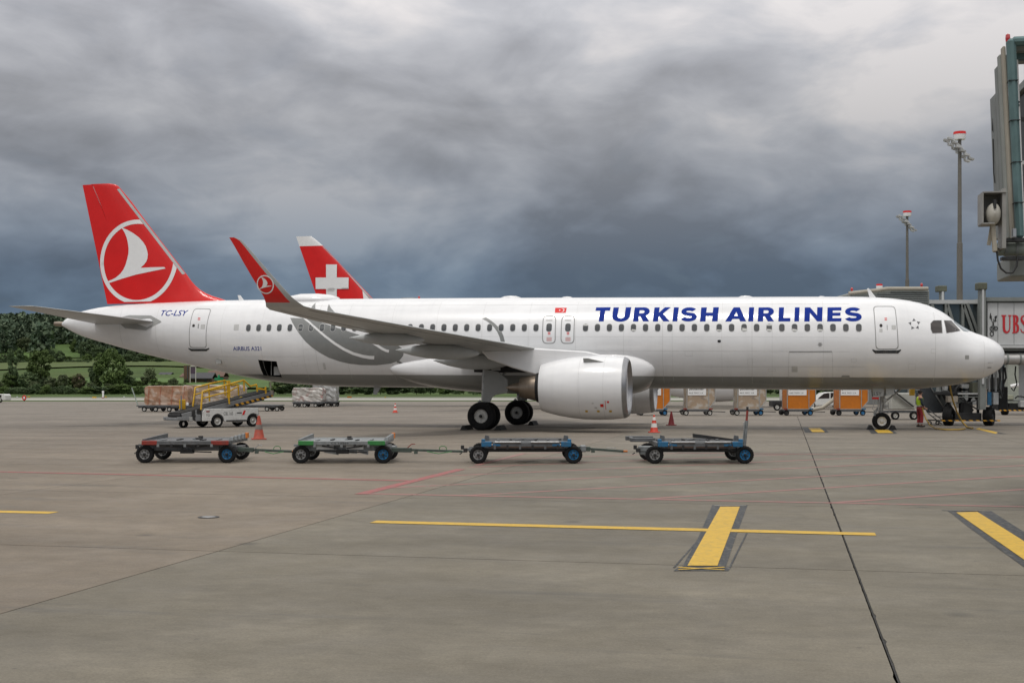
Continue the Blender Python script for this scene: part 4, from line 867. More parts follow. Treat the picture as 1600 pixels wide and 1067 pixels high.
# ------------------------------------------------------------------ the second airliner, behind
class WB(MB):
    """mesh written in world coordinates, linked under a root that stands at its own base"""
    def obj(self, name, m, parent=None, smooth=None, loc=None, bevel=0, top=None):
        r = top or parent
        base = r.location if r is not None else Vector((0, 0, 0))
        self.v = [(p[0] - base.x, p[1] - base.y, p[2] - base.z) for p in self.v]
        return MB.obj(self, name, m, parent, smooth, loc, bevel)
BX, BD = 38.6, 115.3
def SZ2(x, y, l=0.0):
    k = (x - 800) / F; s = (BX - l * PS - k * BD + k * l * PC) / (PC + k * PS); D = BD + s * PS - l * PC
    return s, HC + (YH - y) * D / F
big = thing('airliner', 'large airliner with a white cross on its red tail standing behind', 'airliner', (BX, BD, 0), math.pi - PSI)
fm = MB(); ths2 = np.arange(0, 360, 12.0); n2 = len(ths2); ss2 = [s for s in ss if s < 44.5]
for s in ss2:
    zc, h, w = sec(s); fm.v += [(s * 1.43, 1.43 * w * math.sin(R(t)), 5.15 + (zc + h * math.cos(R(t)) - 3.85) * 1.38) for t in ths2]
for i in range(len(ss2) - 1): fm.f += [(i * n2 + j, i * n2 + (j + 1) % n2, (i + 1) * n2 + (j + 1) % n2, (i + 1) * n2 + j) for j in range(n2)]
fm.f.append(tuple(range((len(ss2) - 1) * n2, len(ss2) * n2))); fm.obj('fuselage', M_wht, big, smooth=50)
tt, tb, lt, lm_, lb_ = SZ2(462.7, 369.8), SZ2(496.2, 467.3), SZ2(492.5, 369.8), SZ2(505.5, 385), SZ2(583, 467.3)
zz = [7.2, lb_[1], lm_[1], lm_[1] + .5, tt[1]]
LE2 = lambda z: np.interp(z, [7.2, lb_[1] - 1.2, lb_[1], lm_[1], lt[1] - .25, lt[1]], [lb_[0] - 9, lb_[0] - 1.8, lb_[0], lm_[0], lt[0] + .0, lt[0] + .4])
TE2 = lambda z: tb[0] + (z - tb[1]) * (tt[0] - tb[0]) / (tt[1] - tb[1])
def fin2(zs, nm, m): return fin_mesh(zs, LE2, TE2, 0.08).obj(nm, m, big, smooth=35)
zt2 = SZ2(470, 385)[1]
fin2([7.2, 8.2, 9.2, lb_[1], 12, 13.5, 15, zt2], 'tail_fin', M_lred); fin2([zt2 + .004, zt2 + .4, tt[1] - .25, tt[1] - .1, tt[1]], 'fin_tip', M_lwht)
def wrap2(off):
    def f(s, z):
        a, b = LE2(z), TE2(z); x = min(max((s - a) / (b - a), 0), 1); return Vector((s, (b - a) * .08 * naca(x) + off, z))
    return f
cr = lambda pts: [SZ2(a / 3.1375 + 340, 350 + b / 3.1375, 0.3) for a, b in pts]
decal('tail_cross', [[cr([(530, 198), (583, 198), (583, 262), (641, 262), (641, 318), (583, 318), (583, 380), (530, 380), (530, 318), (477, 318), (477, 262), (530, 262)])]], wrap2(0.06), M_lwht, big, 0.4, 0.5)
decal('fin_leading_edge', [[cr([(520, 108), (598, 188), (765, 372), (750, 372), (590, 192), (512, 112)])]], lambda s, z: wrap2(0.03)(max(s, LE2(z) + .05), z), M_wing, big, 0.6, 0.5)
decal('fin_root_flash', [[cr([(708, 326), (745, 370), (715, 370)])]], wrap2(0.03), M_lwht, big, 0.6, 0.5)
for sd in (1, -1):
    loft([(1.5, 4.3, 23, 34, .13, 4), (9.4, 5.0, 28, 35.5, .11, 5), (20, 6.1, 34, 38.4, .1, 6), (29.5, 7.2, 39.2, 41.4, .1, 8), (30.1, 8.6, 40.6, 41.7, .08, 60)], sd).obj('wing', M_wing, big, smooth=40)
    loft([(1.0, 6.8, 55.5, 61, .1, 5), (9.7, 7.7, 60.8, 63.0, .09, 5)], sd).obj('tailplane', M_wing, big, smooth=40)
    o = (0, 9.4 * sd, 2.15); ax = (1, 0, 0); mb = MB()
    mb.lathe([(17.5, 1.42), (18, 1.53), (19, 1.58), (20, 1.55), (21.5, 1.36), (23, 1.05), (23.6, .9), (23.58, .82), (22.5, .9)], o, ax, 36); e = mb.obj('engine_nacelle', M_wht, big, smooth=40)
    mb = MB(); mb.lathe([(18.2, 1.2), (17.5, 1.22), (17.1, 1.28), (17.0, 1.33), (17.1, 1.37), (17.52, 1.425)], o, ax, 36); mb.obj('inlet_lip', M_lip, e, smooth=60)
    mb = MB(); mb.lathe([(18.2, 1.2), (18.6, 1.18), (18.61, 0)], o, ax, 30); mb.obj('inlet_duct', M_dark, e, smooth=40)
    mb = MB(); mb.lathe([(19.2, 1.575), (19.22, 1.59), (20.6, 1.49), (20.62, 1.47)], o, ax, 36); mb.obj('reverser_band', M_ggry, e, smooth=40)
    mb = MB(); mb.prism([(19, 3.6), (24, 4.7), (30, 4.9), (27, 3.9), (22, 3.0)], o[1] - .3, o[1] + .3); mb.obj('engine_pylon', M_wht, big)
    l0 = 5.3 * sd; mb = MB(); mb.tube([(33, l0, .7), (33, l0, 4.3)], .2, 10); mb.tube([(32, l0, .72), (34, l0, .72)], .14, 8); g = mb.obj('main_landing_gear', M_gear, big)
    for ds_ in (-1, 1):
        for dl in (-.7, .7):
            mb = MB(); mb.lathe(tyre_prof(.7, .5, .36), (33 + ds_, l0 + dl, .69), (0, 1, 0), 24, closed=True); mb.obj('tyre', M_tyre, g, smooth=40)
mb = MB(); mb.tube([(6.7, 0, .5), (6.7, 0, 2.6)], .12, 8); g = mb.obj('nose_landing_gear', M_gear, big)
for dl in (-.35, .35):
    mb = MB(); mb.lathe(tyre_prof(.52, .35, .25), (6.7, dl, .515), (0, 1, 0), 24, closed=True); mb.obj('tyre', M_tyre, g, smooth=40)
# ------------------------------------------------------------------ boarding bridges
M_bgrey = mat('bridge_grey', (0.20, 0.215, 0.205), 0.55, var=0.1, scale=1.5, dirt=((0.16, 0.16, 0.15), 0.4))
M_bpan = mat('bridge_panel', (0.50, 0.51, 0.51), 0.45, coat=0.2, var=0.06, scale=1.2)
M_bdark = mat('bridge_dark_steel', (0.022, 0.023, 0.024), 0.6, var=0.2, scale=3)
M_bglass = mat('bridge_glass', (0.045, 0.06, 0.065), 0.1, coat=1.0, var=0.3, scale=1)
M_beige = mat('canopy_beige', (0.36, 0.33, 0.27), 0.6, var=0.08, scale=2)
M_teal = mat('canopy_teal', (0.095, 0.165, 0.17), 0.6, var=0.12, scale=2.5, bump=0.15, bscale=8)
M_ridge = mat('canopy_ridge', (0.27, 0.285, 0.265), 0.55, var=0.1, scale=2)
M_olive = mat('cap_olive', (0.10, 0.105, 0.075), 0.7, var=0.15)
M_tan = mat('cabinet_tan', (0.34, 0.30, 0.25), 0.6, var=0.1)
M_blue = mat('signal_blue', (0.015, 0.12, 0.25), 0.45, coat=0.1, var=0.12, dirt=((0.06, 0.07, 0.08), 0.4))
M_yell = mat('safety_yellow', (0.62, 0.36, 0.01), 0.45, coat=0.2, var=0.1, dirt=((0.25, 0.16, 0.04), 0.35))
M_hose = mat('hose_yellow', (0.42, 0.27, 0.05), 0.6, var=0.15)
def hazard(name):
    mt = bpy.data.materials.new(name); mt.use_nodes = True; N = mt.node_tree.nodes; L = mt.node_tree.links; b = N['Principled BSDF']; b.inputs['Roughness'].default_value = 0.6
    tc = N.new('ShaderNodeTexCoord'); w = N.new('ShaderNodeTexWave'); w.inputs['Scale'].default_value = 1.9; w.bands_direction = 'DIAGONAL'; L.new(tc.outputs['Object'], w.inputs['Vector'])
    r = N.new('ShaderNodeValToRGB'); r.color_ramp.interpolation = 'CONSTANT'; e = r.color_ramp.elements; e[0].color = (0.015, 0.015, 0.015, 1); e[1].position = 0.5; e[1].color = (0.6, 0.3, 0.02, 1); L.new(w.outputs[0], r.inputs[0]); L.new(r.outputs[0], b.inputs['Base Color']); return mt
M_haz = hazard('hazard_tape')
def wquad(x0, x1, y0, y1, D, dep):
    """box between pixel-measured edges at depth D, going back dep metres"""
    a, b = P(x0, y1, D), P(x1, y0, D); return (((a.x + b.x) / 2, D + dep / 2, (a.z + b.z) / 2), (b.x - a.x, dep, b.z - a.z))
br = thing('boarding_bridge', 'grey boarding bridge with lettered panels docked behind the nose of the near airliner', 'boarding bridge', (22.3, 60.8, 0))
def WP(pts, D): return [(P(x, y, D).x, P(x, y, D).z) for x, y in pts]
mb = WB(); mb.prism(WP([(1326, 458), (1339, 456.5), (1371, 453), (1385, 450.5), (1450, 450.5), (1452.5, 455), (1452.5, 545), (1326, 545)], 57.3), 57.3, 60.6); cab = mb.obj('cab', M_ridge, br, bevel=0.05)
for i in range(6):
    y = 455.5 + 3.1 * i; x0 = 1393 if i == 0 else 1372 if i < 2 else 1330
    c, s = wquad(x0, 1451.5, y, y + 1.5, 57.2, .12); mb = WB(); mb.box(c, s); mb.obj('canopy_ridge', mat('ridge_slat_grey', (0.2, 0.215, 0.21), 0.6), cab, top=br)  # ridge slats in an even grey, darker than the cab
mb = WB(); q = [P(x, y, 57.15) for x, y in ((1326, 458.5), (1339, 457), (1371, 453.5), (1386, 451), (1450, 451))]; mb.tube(q, .085, 8); mb.obj('canopy_edge_roll', M_beige, cab, smooth=50, top=br)
for x, y in ((1331, 455.5), (1440, 448.6)):
    mb = WB(); p = P(x, y, 58); mb.lathe([(-.12, .05), (.05, .05), (.06, .07), (.15, .06), (.19, 0)], p, (0, 0, 1), 10); mb.obj('obstruction_light', _M['red_lens'], cab, smooth=40, top=br)
p = P(1374, 448, 58); mb = WB(); mb.lathe([(-.25, .1), (-.12, .1), (-.11, .15), (.04, .15)], p, (0, 0, 1), 14); mb.obj('beacon_drum', M_lwht, cab, top=br); mb = WB(); mb.lathe([(.04, .15), (.12, .14), (.13, 0)], p, (0, 0, 1), 14); mb.obj('beacon_cap', M_lred, cab, top=br)
# glazed inner tunnel with truss
mb = WB(); mb.box(*wquad(1452, 1542, 474, 548, 60.0, 2.6)); gl = mb.obj('glazed_tunnel', M_bglass, br)
mb = WB(); mb.box(*wquad(1448, 1545, 468.5, 474.6, 59.85, 2.9)); mb.obj('tunnel_roof', M_bpan, gl, top=br)
mb = WB(); mb.box(*wquad(1452, 1545, 546, 553, 59.85, 2.9)); mb.obj('tunnel_floor', M_bgrey, gl, top=br)
for a, b in (((1478, 474), (1478, 547)), ((1504, 474), (1504, 547)), ((1505, 476), (1529, 546)), ((1529, 474), (1529, 547)), ((1480, 476), (1503, 546)), ((1456, 476), (1477, 546)), ((1511, 474), (1535, 540))):
    mb = WB(); mb.bar(P(*a, 59.9), P(*b, 59.9), .13, .12, (0, 1, 0)); mb.obj('truss_member', M_bgrey, gl, top=br)
# outer tunnel clad in panels
mb = WB(); mb.box(*wquad(1542.5, 1850, 466.5, 548, 59.1, 3.4)); ot = mb.obj('outer_tunnel', M_bgrey, br)
edges = [1543, 1559.3, 1584.5, 1610, 1635.5, 1661, 1686.5, 1712, 1737.5, 1763, 1788.5, 1814, 1840]
for x0, x1 in zip(edges, edges[1:]):
    mb = WB(); mb.box(*wquad(x0 + .3, x1 - .3, 473, 539, 59.04, .05)); mb.obj('panel', M_bpan, ot, top=br, bevel=0.01)
mb = WB(); mb.box(*wquad(1541, 1850, 464.5, 470.5, 58.9, 3.8)); mb.obj('roof_edge', M_bgrey, ot, top=br)
mb = WB(); mb.box(*wquad(1541, 1850, 539.5, 543.5, 58.9, 3.8)); mb.obj('lower_rail', M_bpan, ot, top=br)
mb = WB(); mb.box(*wquad(1541, 1850, 544, 552, 59.3, 3.0)); mb.obj('floor_beam', M_bdark, ot, top=br)
mb = WB(); mb.tube([P(1545, 561, 59.2), P(1850, 559, 59.2)], .27, 20); mb.obj('air_duct', mat('duct_silver', (0.5, 0.49, 0.48), 0.35, 0.5, var=0.1), br, smooth=50)
for x in (1572, 1592, 1640, 1700):
    mb = WB(); mb.lathe([(-.04, .29), (.04, .29)], P(x, 560.8, 59.2), (1, 0, 0), 20); mb.obj('duct_clamp', M_bgrey, br, smooth=30)
# bank lettering and keys
def flatwrap(D): return lambda x, y: P(x, y, D)
M_lett = mat('sign_red', (0.50, 0.02, 0.025), 0.4, coat=0.3, var=0.04)
def arcs(*a, **k): return arc(*a, **k)
U_ = [[(1564.5, 492.2), (1572.5, 492.2), (1572.5, 493.6), (1570.6, 494.2), (1570.6, 512), (1571.4, 516), (1573.2, 517.8), (1575.4, 516.8), (1577, 513), (1577, 494.2), (1575.2, 493.6), (1575.2, 492.2), (1580.6, 492.2), (1580.6, 493.6), (1578.8, 494.2), (1578.8, 512), (1577.4, 518), (1574.6, 520.6), (1571, 520.8), (1568.2, 518.6), (1566.7, 514), (1566.5, 494.2), (1564.5, 493.6)]]
B_ = [[(1581.6, 492.2), (1587.5, 492.2), (1590.6, 494), (1591.8, 498), (1591.2, 502.5), (1589.2, 505.4), (1591.6, 507.8), (1592.6, 512.5), (1591.8, 517.5), (1589.4, 520), (1586.4, 520.7), (1581.6, 520.7), (1581.6, 519.3), (1583, 518.8), (1583, 494), (1581.6, 493.6)], [(1586.6, 494.2), (1587.6, 496.5), (1587.9, 500), (1587.3, 503.3), (1586.6, 504.4)], [(1586.6, 507), (1588, 508.8), (1588.6, 513), (1588, 517), (1586.6, 518.7)]]
S_ = [stroke([(1603.6, 498.6), (1602.4, 495), (1599.8, 493.4), (1597.2, 494.6), (1596, 498), (1597, 501.6), (1600, 505.4), (1602.8, 509), (1603.8, 513.4), (1602.4, 517.8), (1599.6, 519.6), (1596.6, 518.2), (1594.8, 513.8)], [1.2, 1.6, 2, 2.6, 3.2, 4, 4.4, 4, 3.4, 2.6, 2, 1.6, 1.2])]
def sign(name, loops, m): decal(name, [loops], flatwrap(59.02), m, br, 0, 0, smooth=False).location = -br.location
for lp in (U_, B_, S_): sign('sign_letter', lp, M_lett)
sign('key_emblem', [stroke([(1547.6, 490.5), (1549.4, 500), (1552.6, 508), (1556.4, 514.5)], 1.0)], M_blk); sign('key_emblem', [stroke([(1557, 495), (1553.6, 502), (1549.8, 510.5), (1548.6, 515)], 1.0)], M_blk)
sign('key_emblem', [[(1546, 496.5), (1547.6, 489), (1548.6, 489.4), (1548.2, 493), (1550, 494), (1549, 496), (1550.4, 498), (1548.6, 499)]], M_blk); sign('key_emblem', [[(1558.4, 493), (1556, 499.5), (1557.6, 501), (1555.6, 503), (1554, 501), (1555, 497.5), (1553.4, 496), (1555.2, 493.6)]], M_blk)
sign('key_emblem', [[(1552, 498), (1553, 498), (1553, 519), (1552, 519)]], M_blk)
for cx, cy, r1, r2 in ((1549.2, 513.5, 3.6, 2.2), (1556, 513.2, 3.8, 2.3), (1549.8, 521.5, 4.2, 2.5)):
    sign('key_emblem', [arc(cx, cy, r1 * .8, r1, 0, 345, 16), arc(cx, cy, r2 * .8, r2, 0, 345, 16)], M_blk)
# lift columns
for x, w, y0, cap, D in ((1536, 9.5, 452, (1529, 1543, 441.5, 452.5), 58.75), (1473, 6, 455, (1466, 1480, 446.3, 455.5), 63.0)):
    mb = WB(); mb.box(*wquad(x - w / 2, x + w / 2, y0, 640, D, .3)); lc = mb.obj('lift_column', M_bgrey, br, bevel=0.02)
    mb = WB(); mb.box(*wquad(x - 1.2, x + 1.8, y0, 600, D - .08, .08)); mb.obj('column_rail', M_bpan, lc, top=br)
    mb = WB(); mb.box(*wquad(*cap, D - .1, .5)); mb.obj('column_cap', M_olive, lc, top=br, bevel=0.03)
# undercarriage
for x, w, a in ((1482, 21, 0.55), (1545, 23, 0.6)):
    D = 60.2; p = P(x, 650, D); Rw = 0.455; ax = (math.cos(a), -math.sin(a), 0)
    mb = WB(); mb.lathe(tyre_prof(Rw, .44, .25), (p.x, D, Rw), ax, 30, closed=True); t = mb.obj('wheel', M_tyre, br, smooth=40)
    mb = WB(); rim_mesh(mb, (p.x, D, Rw), ax, .25, .44, 1); mb.obj('rim', M_bdark, t, smooth=40, top=br)
mb = WB(); mb.box(*wquad(1492, 1534, 645, 658, 60.1, .5)); mb.box(*wquad(1505, 1520, 628, 648, 60.15, .4)); mb.box(*wquad(1462, 1568, 612, 617, 60.2, .3)); mb.obj('bogie_beam', M_bdark, br, bevel=0.02)
mb = WB(); mb.box(*wquad(1471, 1563, 656, 658, 59.72, .06)); mb.obj('hazard_bar', M_haz, br)
for nm, x0, x1, y0, y1, D, dep, m in (('cabinet', 1482, 1497, 619, 628.5, 59.8, .4, M_tan), ('cabinet', 1535.5, 1542.5, 606.5, 633, 59.7, .35, M_tan), ('control_panel', 1543, 1549.5, 612.5, 633, 59.75, .3, M_blue), ('cabinet', 1552, 1560.5, 613, 632, 60.0, .3, M_bpan), ('junction_box', 1520, 1534, 597, 614, 60.0, .5, M_olive), ('frame_rail', 1497, 1536, 614, 616.4, 59.9, .1, M_bpan), ('frame_rail', 1497, 1536, 619.5, 621, 59.9, .1, M_bgrey)):
    mb = WB(); mb.box(*wquad(x0, x1, y0, y1, D, dep)); mb.obj(nm, m, br, bevel=0.015)
for x, y0, y1, w, m in ((1539, 575, 640, 3, M_bgrey), (1546, 575, 625, 2.4, M_bpan), (1551, 575, 625, 2.0, M_bdark), (1556.5, 575, 622, 2.2, M_bpan), (1563.5, 572, 622, 2.6, M_bgrey), (1568, 572, 615, 1.6, M_bdark)):
    mb = WB(); mb.box(*wquad(x - w / 2, x + w / 2, y0, y1, 60.4, .12)); mb.obj('support_post', m, br)
for pts, r in ((((1500, 601), (1494, 607), (1492, 616), (1496, 622)), .05), (((1560, 575), (1563, 590), (1561, 605), (1566, 620)), .04), (((1587, 572), (1586, 585), (1589, 600), (1584, 611), (1580, 606)), .035), (((1570, 574), (1572, 590), (1568, 600)), .05), (((1500, 622), (1512, 630), (1528, 624)), .03), (((1515, 632), (1528, 640), (1540, 636)), .04)):
    mb = WB(); mb.tube([P(x, y, 59.9) for x, y in pts], r, 6); mb.obj('cable_run', M_bdark, br, smooth=60)
for x0, x1, y0, y1, m in ((1476, 1481, 600, 610, M_bpan), (1487, 1492, 596, 612, M_bdark), (1503, 1519, 600, 606, M_bpan), (1499, 1506, 622, 630, M_bgrey), (1510, 1532, 608, 611, M_bdark), (1508, 1514, 590, 600, M_bdark)):
    mb = WB(); mb.box(*wquad(x0, x1, y0, y1, 60.5, .4)); mb.obj('machinery_box', m, br, bevel=0.015)
for a, b in (((1470, 612), (1492, 645)), ((1492, 612), (1472, 642)), ((1500, 617), (1520, 642)), ((1520, 617), (1502, 642)), ((1522, 617), (1540, 642)), ((1562, 612), (1545, 640)), ((1466, 602), (1530, 604)), ((1475, 608), (1560, 610)), ((1500, 596), (1500, 645)), ((1515, 592), (1515, 645)), ((1528, 588), (1528, 645))):
    mb = WB(); mb.bar(P(*a, 60.9), P(*b, 60.9), .11, .1, (0, 1, 0)); mb.obj('bogie_brace', M_bdark, br)
for x0, x1, y0, y1, m in ((1440, 1470, 612, 640, M_bdark), (1470, 1486, 610, 636, M_bgrey), (1560, 1575, 604, 640, M_bdark), (1486, 1500, 604, 620, M_bdark), (1545, 1562, 590, 612, M_bgrey)):
    mb = WB(); mb.box(*wquad(x0, x1, y0, y1, 62.2, .8)); mb.obj('drive_unit', m, br, bevel=.03)
# second bridge farther off: undercarriage and pillar seen past the first
b2 = thing('boarding_bridge', 'farther boarding bridge undercarriage at the edge behind the lettered bridge', 'boarding bridge', (36.0, 84, 0))
mb = WB(); mb.lathe(tyre_prof(.42, .45, .22), (P(1570, 640, 83.8).x, 83.8, .42), (.85, -.5, 0), 26, closed=True); t = mb.obj('wheel', M_tyre, b2, smooth=40)
mb = WB(); rim_mesh(mb, (P(1570, 640, 83.8).x, 83.8, .42), (.85, -.5, 0), .22, .45, 1); mb.obj('rim', M_bdark, t, smooth=40, top=b2)
mb = WB(); mb.lathe(tyre_prof(.42, .45, .22), (P(1640, 640, 83.8).x, 83.8, .42), (.85, -.5, 0), 26, closed=True); t = mb.obj('wheel', M_tyre, b2, smooth=40)
for nm, x0, x1, y0, y1, D, dep, m in (('bogie_beam', 1560, 1645, 630, 641, 83.9, .5, M_bdark), ('hazard_bar', 1562, 1660, 640.2, 642.2, 83.3, .06, M_haz), ('cabinet', 1573, 1584, 617, 624, 83.5, .4, mat('cabinet_green', (0.33, 0.34, 0.26), .6)), ('control_pod', 1595, 1606, 626, 636, 83.4, .5, M_bpan), ('frame_rail', 1565, 1660, 624, 627, 83.6, .15, M_bgrey), ('lift_column', 1575, 1592, 560, 630, 84.5, .6, mat('pillar_green', (0.34, 0.36, 0.31), .6)), ('lift_column', 1592, 1660, 552, 632, 86.5, .8, M_bpan), ('tunnel', 1560, 1900, 480, 552, 84.2, 3.2, M_bgrey)):
    mb = WB(); mb.box(*wquad(x0, x1, y0, y1, D, dep)); mb.obj(nm, m, b2, bevel=0.02)
mb = WB(); mb.tube([P(x, y, 83.2) for x, y in ((1586, 622), (1590, 619), (1600, 620), (1604, 628))], .05, 8); mb.obj('cable_run', M_bdark, b2, smooth=60)
mb = WB(); mb.lathe([(0, .12), (.5, .14)], P(1579, 603.5, 83), (1, -.3, .2), 10); mb.obj('surveillance_camera', M_lwht, b2)
# ------------------------------------------------------------------ near bridge cab, high at the edge
D0 = 17.6; k18 = D0 / 1950; O18 = 1573
nb_ = thing('boarding_bridge', 'raised boarding bridge cab with teal padded canopy and hanging lamp box', 'boarding bridge', ((O18 - 800) * k18, D0, 0), R(-10))
LX = lambda x: (x - O18) * k18                 # local offset of a measured edge in the plane of the hood
LZ = lambda y: HC + (YH - y) * k18
def sect(pts_lo, pts_hi): return [Vector(p) for p in pts_lo + pts_hi]
def leg(x0b, x1b, x0t, x1t, yb, yt, d0, d1, name, m, bev=.03):
    mb = MB(); n = 6
    for i in range(n + 1):
        t = i / n; z = LZ(yb) + (LZ(yt) - LZ(yb)) * t; a, b = LX(x0b) + (LX(x0t) - LX(x0b)) * t, LX(x1b) + (LX(x1t) - LX(x1b)) * t; bul = .012 * math.sin(t * n * math.pi) if False else 0
        mb.v += [(a - bul, d0, z), (b, d0, z), (b, d1, z), (a - bul, d1, z)]
    for i in range(n): mb.f += [(4 * i + j, 4 * i + (j + 1) % 4, 4 * i + 4 + (j + 1) % 4, 4 * i + 4 + j) for j in range(4)]
    mb.f += [(3, 2, 1, 0), tuple(4 * n + j for j in range(4))]; return mb.obj(name, m, nb_, bevel=bev)
hood = leg(1586.5, 1598, 1572, 1585.5, 374, 62, -.08, .07, 'padded_hood_leg', M_teal, .04)
mb = MB(); mb.box((1.6, 0, LZ(66)), (3.1, .16, .12)); mb.obj('padded_hood_top', M_teal, nb_, bevel=.04)
leg(3.0 / k18 + O18, 3.12 / k18 + O18, 3.0 / k18 + O18, 3.12 / k18 + O18, 374, 62, -.08, .07, 'padded_hood_leg', M_teal, .04)
for y in (128, 190, 255, 318):
    xm = np.interp(y, [62, 374], [1578.5, 1592]); mb = MB(); mb.box((LX(xm), -.005, LZ(y)), (LX(1586.5) - LX(1573) + .004, .165, .008)); mb.obj('pad_seam', M_bdark, hood)
leg(1583, 1587, 1568.5, 1573, 372, 70, .07, .22, 'hood_edge_strip', M_beige, .01); leg(1580, 1590, 1566, 1578, 370, 78, .22, .36, 'hood_bellows_fold', M_ridge, .02); leg(1578, 1590, 1566, 1580, 366, 92, .36, .55, 'hood_bellows_fold', M_bgrey, .02); leg(1577, 1590, 1568, 1582, 364, 130, .55, .95, 'hood_side_panel', M_bgrey, .02)
mb = MB(); mb.box((1.6, .5, LZ(72) - .02), (3.0, .8, .06)); mb.obj('hood_roof', M_ridge, nb_)
mb = MB(); mb.tube([(LX(x) , .8, LZ(y)) for x, y in ((1571, 150), (1569, 185), (1572, 192), (1574, 205), (1575, 250), (1576, 272), (1573, 272), (1571, 255), (1570, 200))], .008, 6); mb.obj('cable_run', M_bdark, nb_)
for a, b, w, m in (((1592, 76), (1603, 374), .07, M_lwht), ((1610, 76), (1612, 374), .06, M_bgrey), ((1588, 82), (1700, 82), .09, M_teal), ((1600, 250), (1700, 250), .05, M_bpan), ((1600, 180), (1700, 205), .05, M_bdark)):
    mb = MB(); mb.bar((LX(a[0]), .3, LZ(a[1])), (LX(b[0]), .3, LZ(b[1])), w, w, (0, 1, 0)); mb.obj('cab_frame_member', m, nb_)
for y in (155, 160, 210, 262): mb = MB(); mb.lathe([(0, .02), (.02, .018)], (LX(1596), .25, LZ(y)), (0, -1, 0), 8); mb.obj('bolt_head', M_bdark, nb_)
mb = MB(); mb.box((2.15, 2.6, (LZ(372) + LZ(78)) / 2), (2.6, 3.2, LZ(78) - LZ(372))); mb.obj('cab', M_bdark, nb_)
mb = MB(); mb.box((2.2, 2.6, LZ(76) + .1), (2.8, 3.4, .12)); mb.obj('cab_roof', M_bgrey, nb_)
mb = MB(); mb.lathe([(0, .03), (.05, .035), (.1, .03), (.12, 0)], (LX(1577), .1, LZ(63)), (0, 0, 1), 10); mb.obj('obstruction_light', _M['red_lens'], nb_)
# lower bumper and tray
mb = MB(); mb.tube([(LX(1562), .12, LZ(388)), (LX(1700), .12, LZ(388)), (3.0, .12, LZ(388))], .095, 16); mb.obj('bumper_roll', mat('bumper_green', (0.22, 0.25, 0.22), .6, var=.15), nb_, smooth=50)
for x in (1574, 1590): mb = MB(); mb.lathe([(-.02, .105), (.02, .105)], (LX(x), .12, LZ(388)), (1, 0, 0), 16); mb.obj('bumper_band', M_bgrey, nb_, smooth=40)
mb = MB(); mb.box((1.55, .6, (LZ(399) + LZ(431)) / 2), (2.95, .9, LZ(399) - LZ(431))); mb.obj('cab_floor_tray', M_bgrey, nb_, bevel=0.02)
mb = MB(); mb.box((LX(1580), -.05, LZ(405)), (.3, .14, .045)); mb.box((LX(1585), -.02, LZ(376)), (.3, .12, .05)); mb.obj('tray_bracket', M_bdark, nb_)
mb = MB(); mb.box((LX(1581), -.12, LZ(366)), (.05, .05, .12)); mb.tube([(LX(1581), -.14, LZ(360)), (LX(1581), -.14, LZ(372))], .03, 8); mb.obj('latch', M_steel, nb_)
mb = MB(); mb.tube([(LX(x), -.15, LZ(y)) for x, y in ((1555, 394), (1556.5, 408), (1561, 421), (1569, 428), (1578, 428), (1584, 418), (1586, 402))], .014, 8); mb.obj('hanging_cable', M_bdark, nb_, smooth=60)
# lamp box
xa, xb, ya, yb = LX(1532), LX(1567), LZ(352), LZ(304); xm = (xa + xb) / 2
mb = MB(); d_ = -.25; t = .018
mb.box((xm, d_ + .15, yb), (xb - xa, .34, t)); mb.box((xa, d_ + .15, (ya + yb) / 2), (t, .34, yb - ya)); mb.box((xb - .03, d_ + .15, (ya + yb) / 2 - .15), (.05, .3, yb - ya + .4)); mb.box((xm, d_ + .31, (ya + yb) / 2), (xb - xa, t, yb - ya)); mb.box((xa + .08, d_ + .15, ya), (.16, .34, t))
lbx = mb.obj('lamp_box', mat('lamp_box_grey', (0.27, 0.265, 0.25), .55, var=.12), nb_)
mb = MB(); mb.lathe([(0, .10), (.03, .115), (.10, .11), (.16, .05), (.17, 0)], (LX(1549), d_ + .12, LZ(337)), (0, -1, 0), 20, sx=.85, sy=1.35); mb.obj('lamp_head', mat('lamp_ivory', (0.45, 0.43, 0.38), .5, var=.08), lbx, smooth=50)
mb = MB(); mb.box((LX(1549), d_ - .03, LZ(323)), (.035, .06, .12)); mb.obj('lamp_clip', M_bdark, lbx)
mb = MB(); mb.bar((LX(1549), d_ + .1, LZ(352)), (LX(1552), d_ + .1, LZ(394)), .05, .08); mb.bar((LX(1544), d_ + .15, LZ(384)), (LX(1549), d_ + .15, LZ(353)), .05, .02); mb.bar((LX(1552), d_ + .1, LZ(392)), (LX(1562), .1, LZ(390)), .06, .06); mb.obj('lamp_bracket', M_beige, lbx)
mb = MB(); mb.box((6.5, 3.0, 5.3), (6.2, 2.8, 2.6)); mb.obj('tunnel', M_bpan, nb_); mb = MB(); mb.box((7, 3.0, 2.0), (.5, 1.6, 4.02)); mb.obj('support_pillar', M_bgrey, nb_)
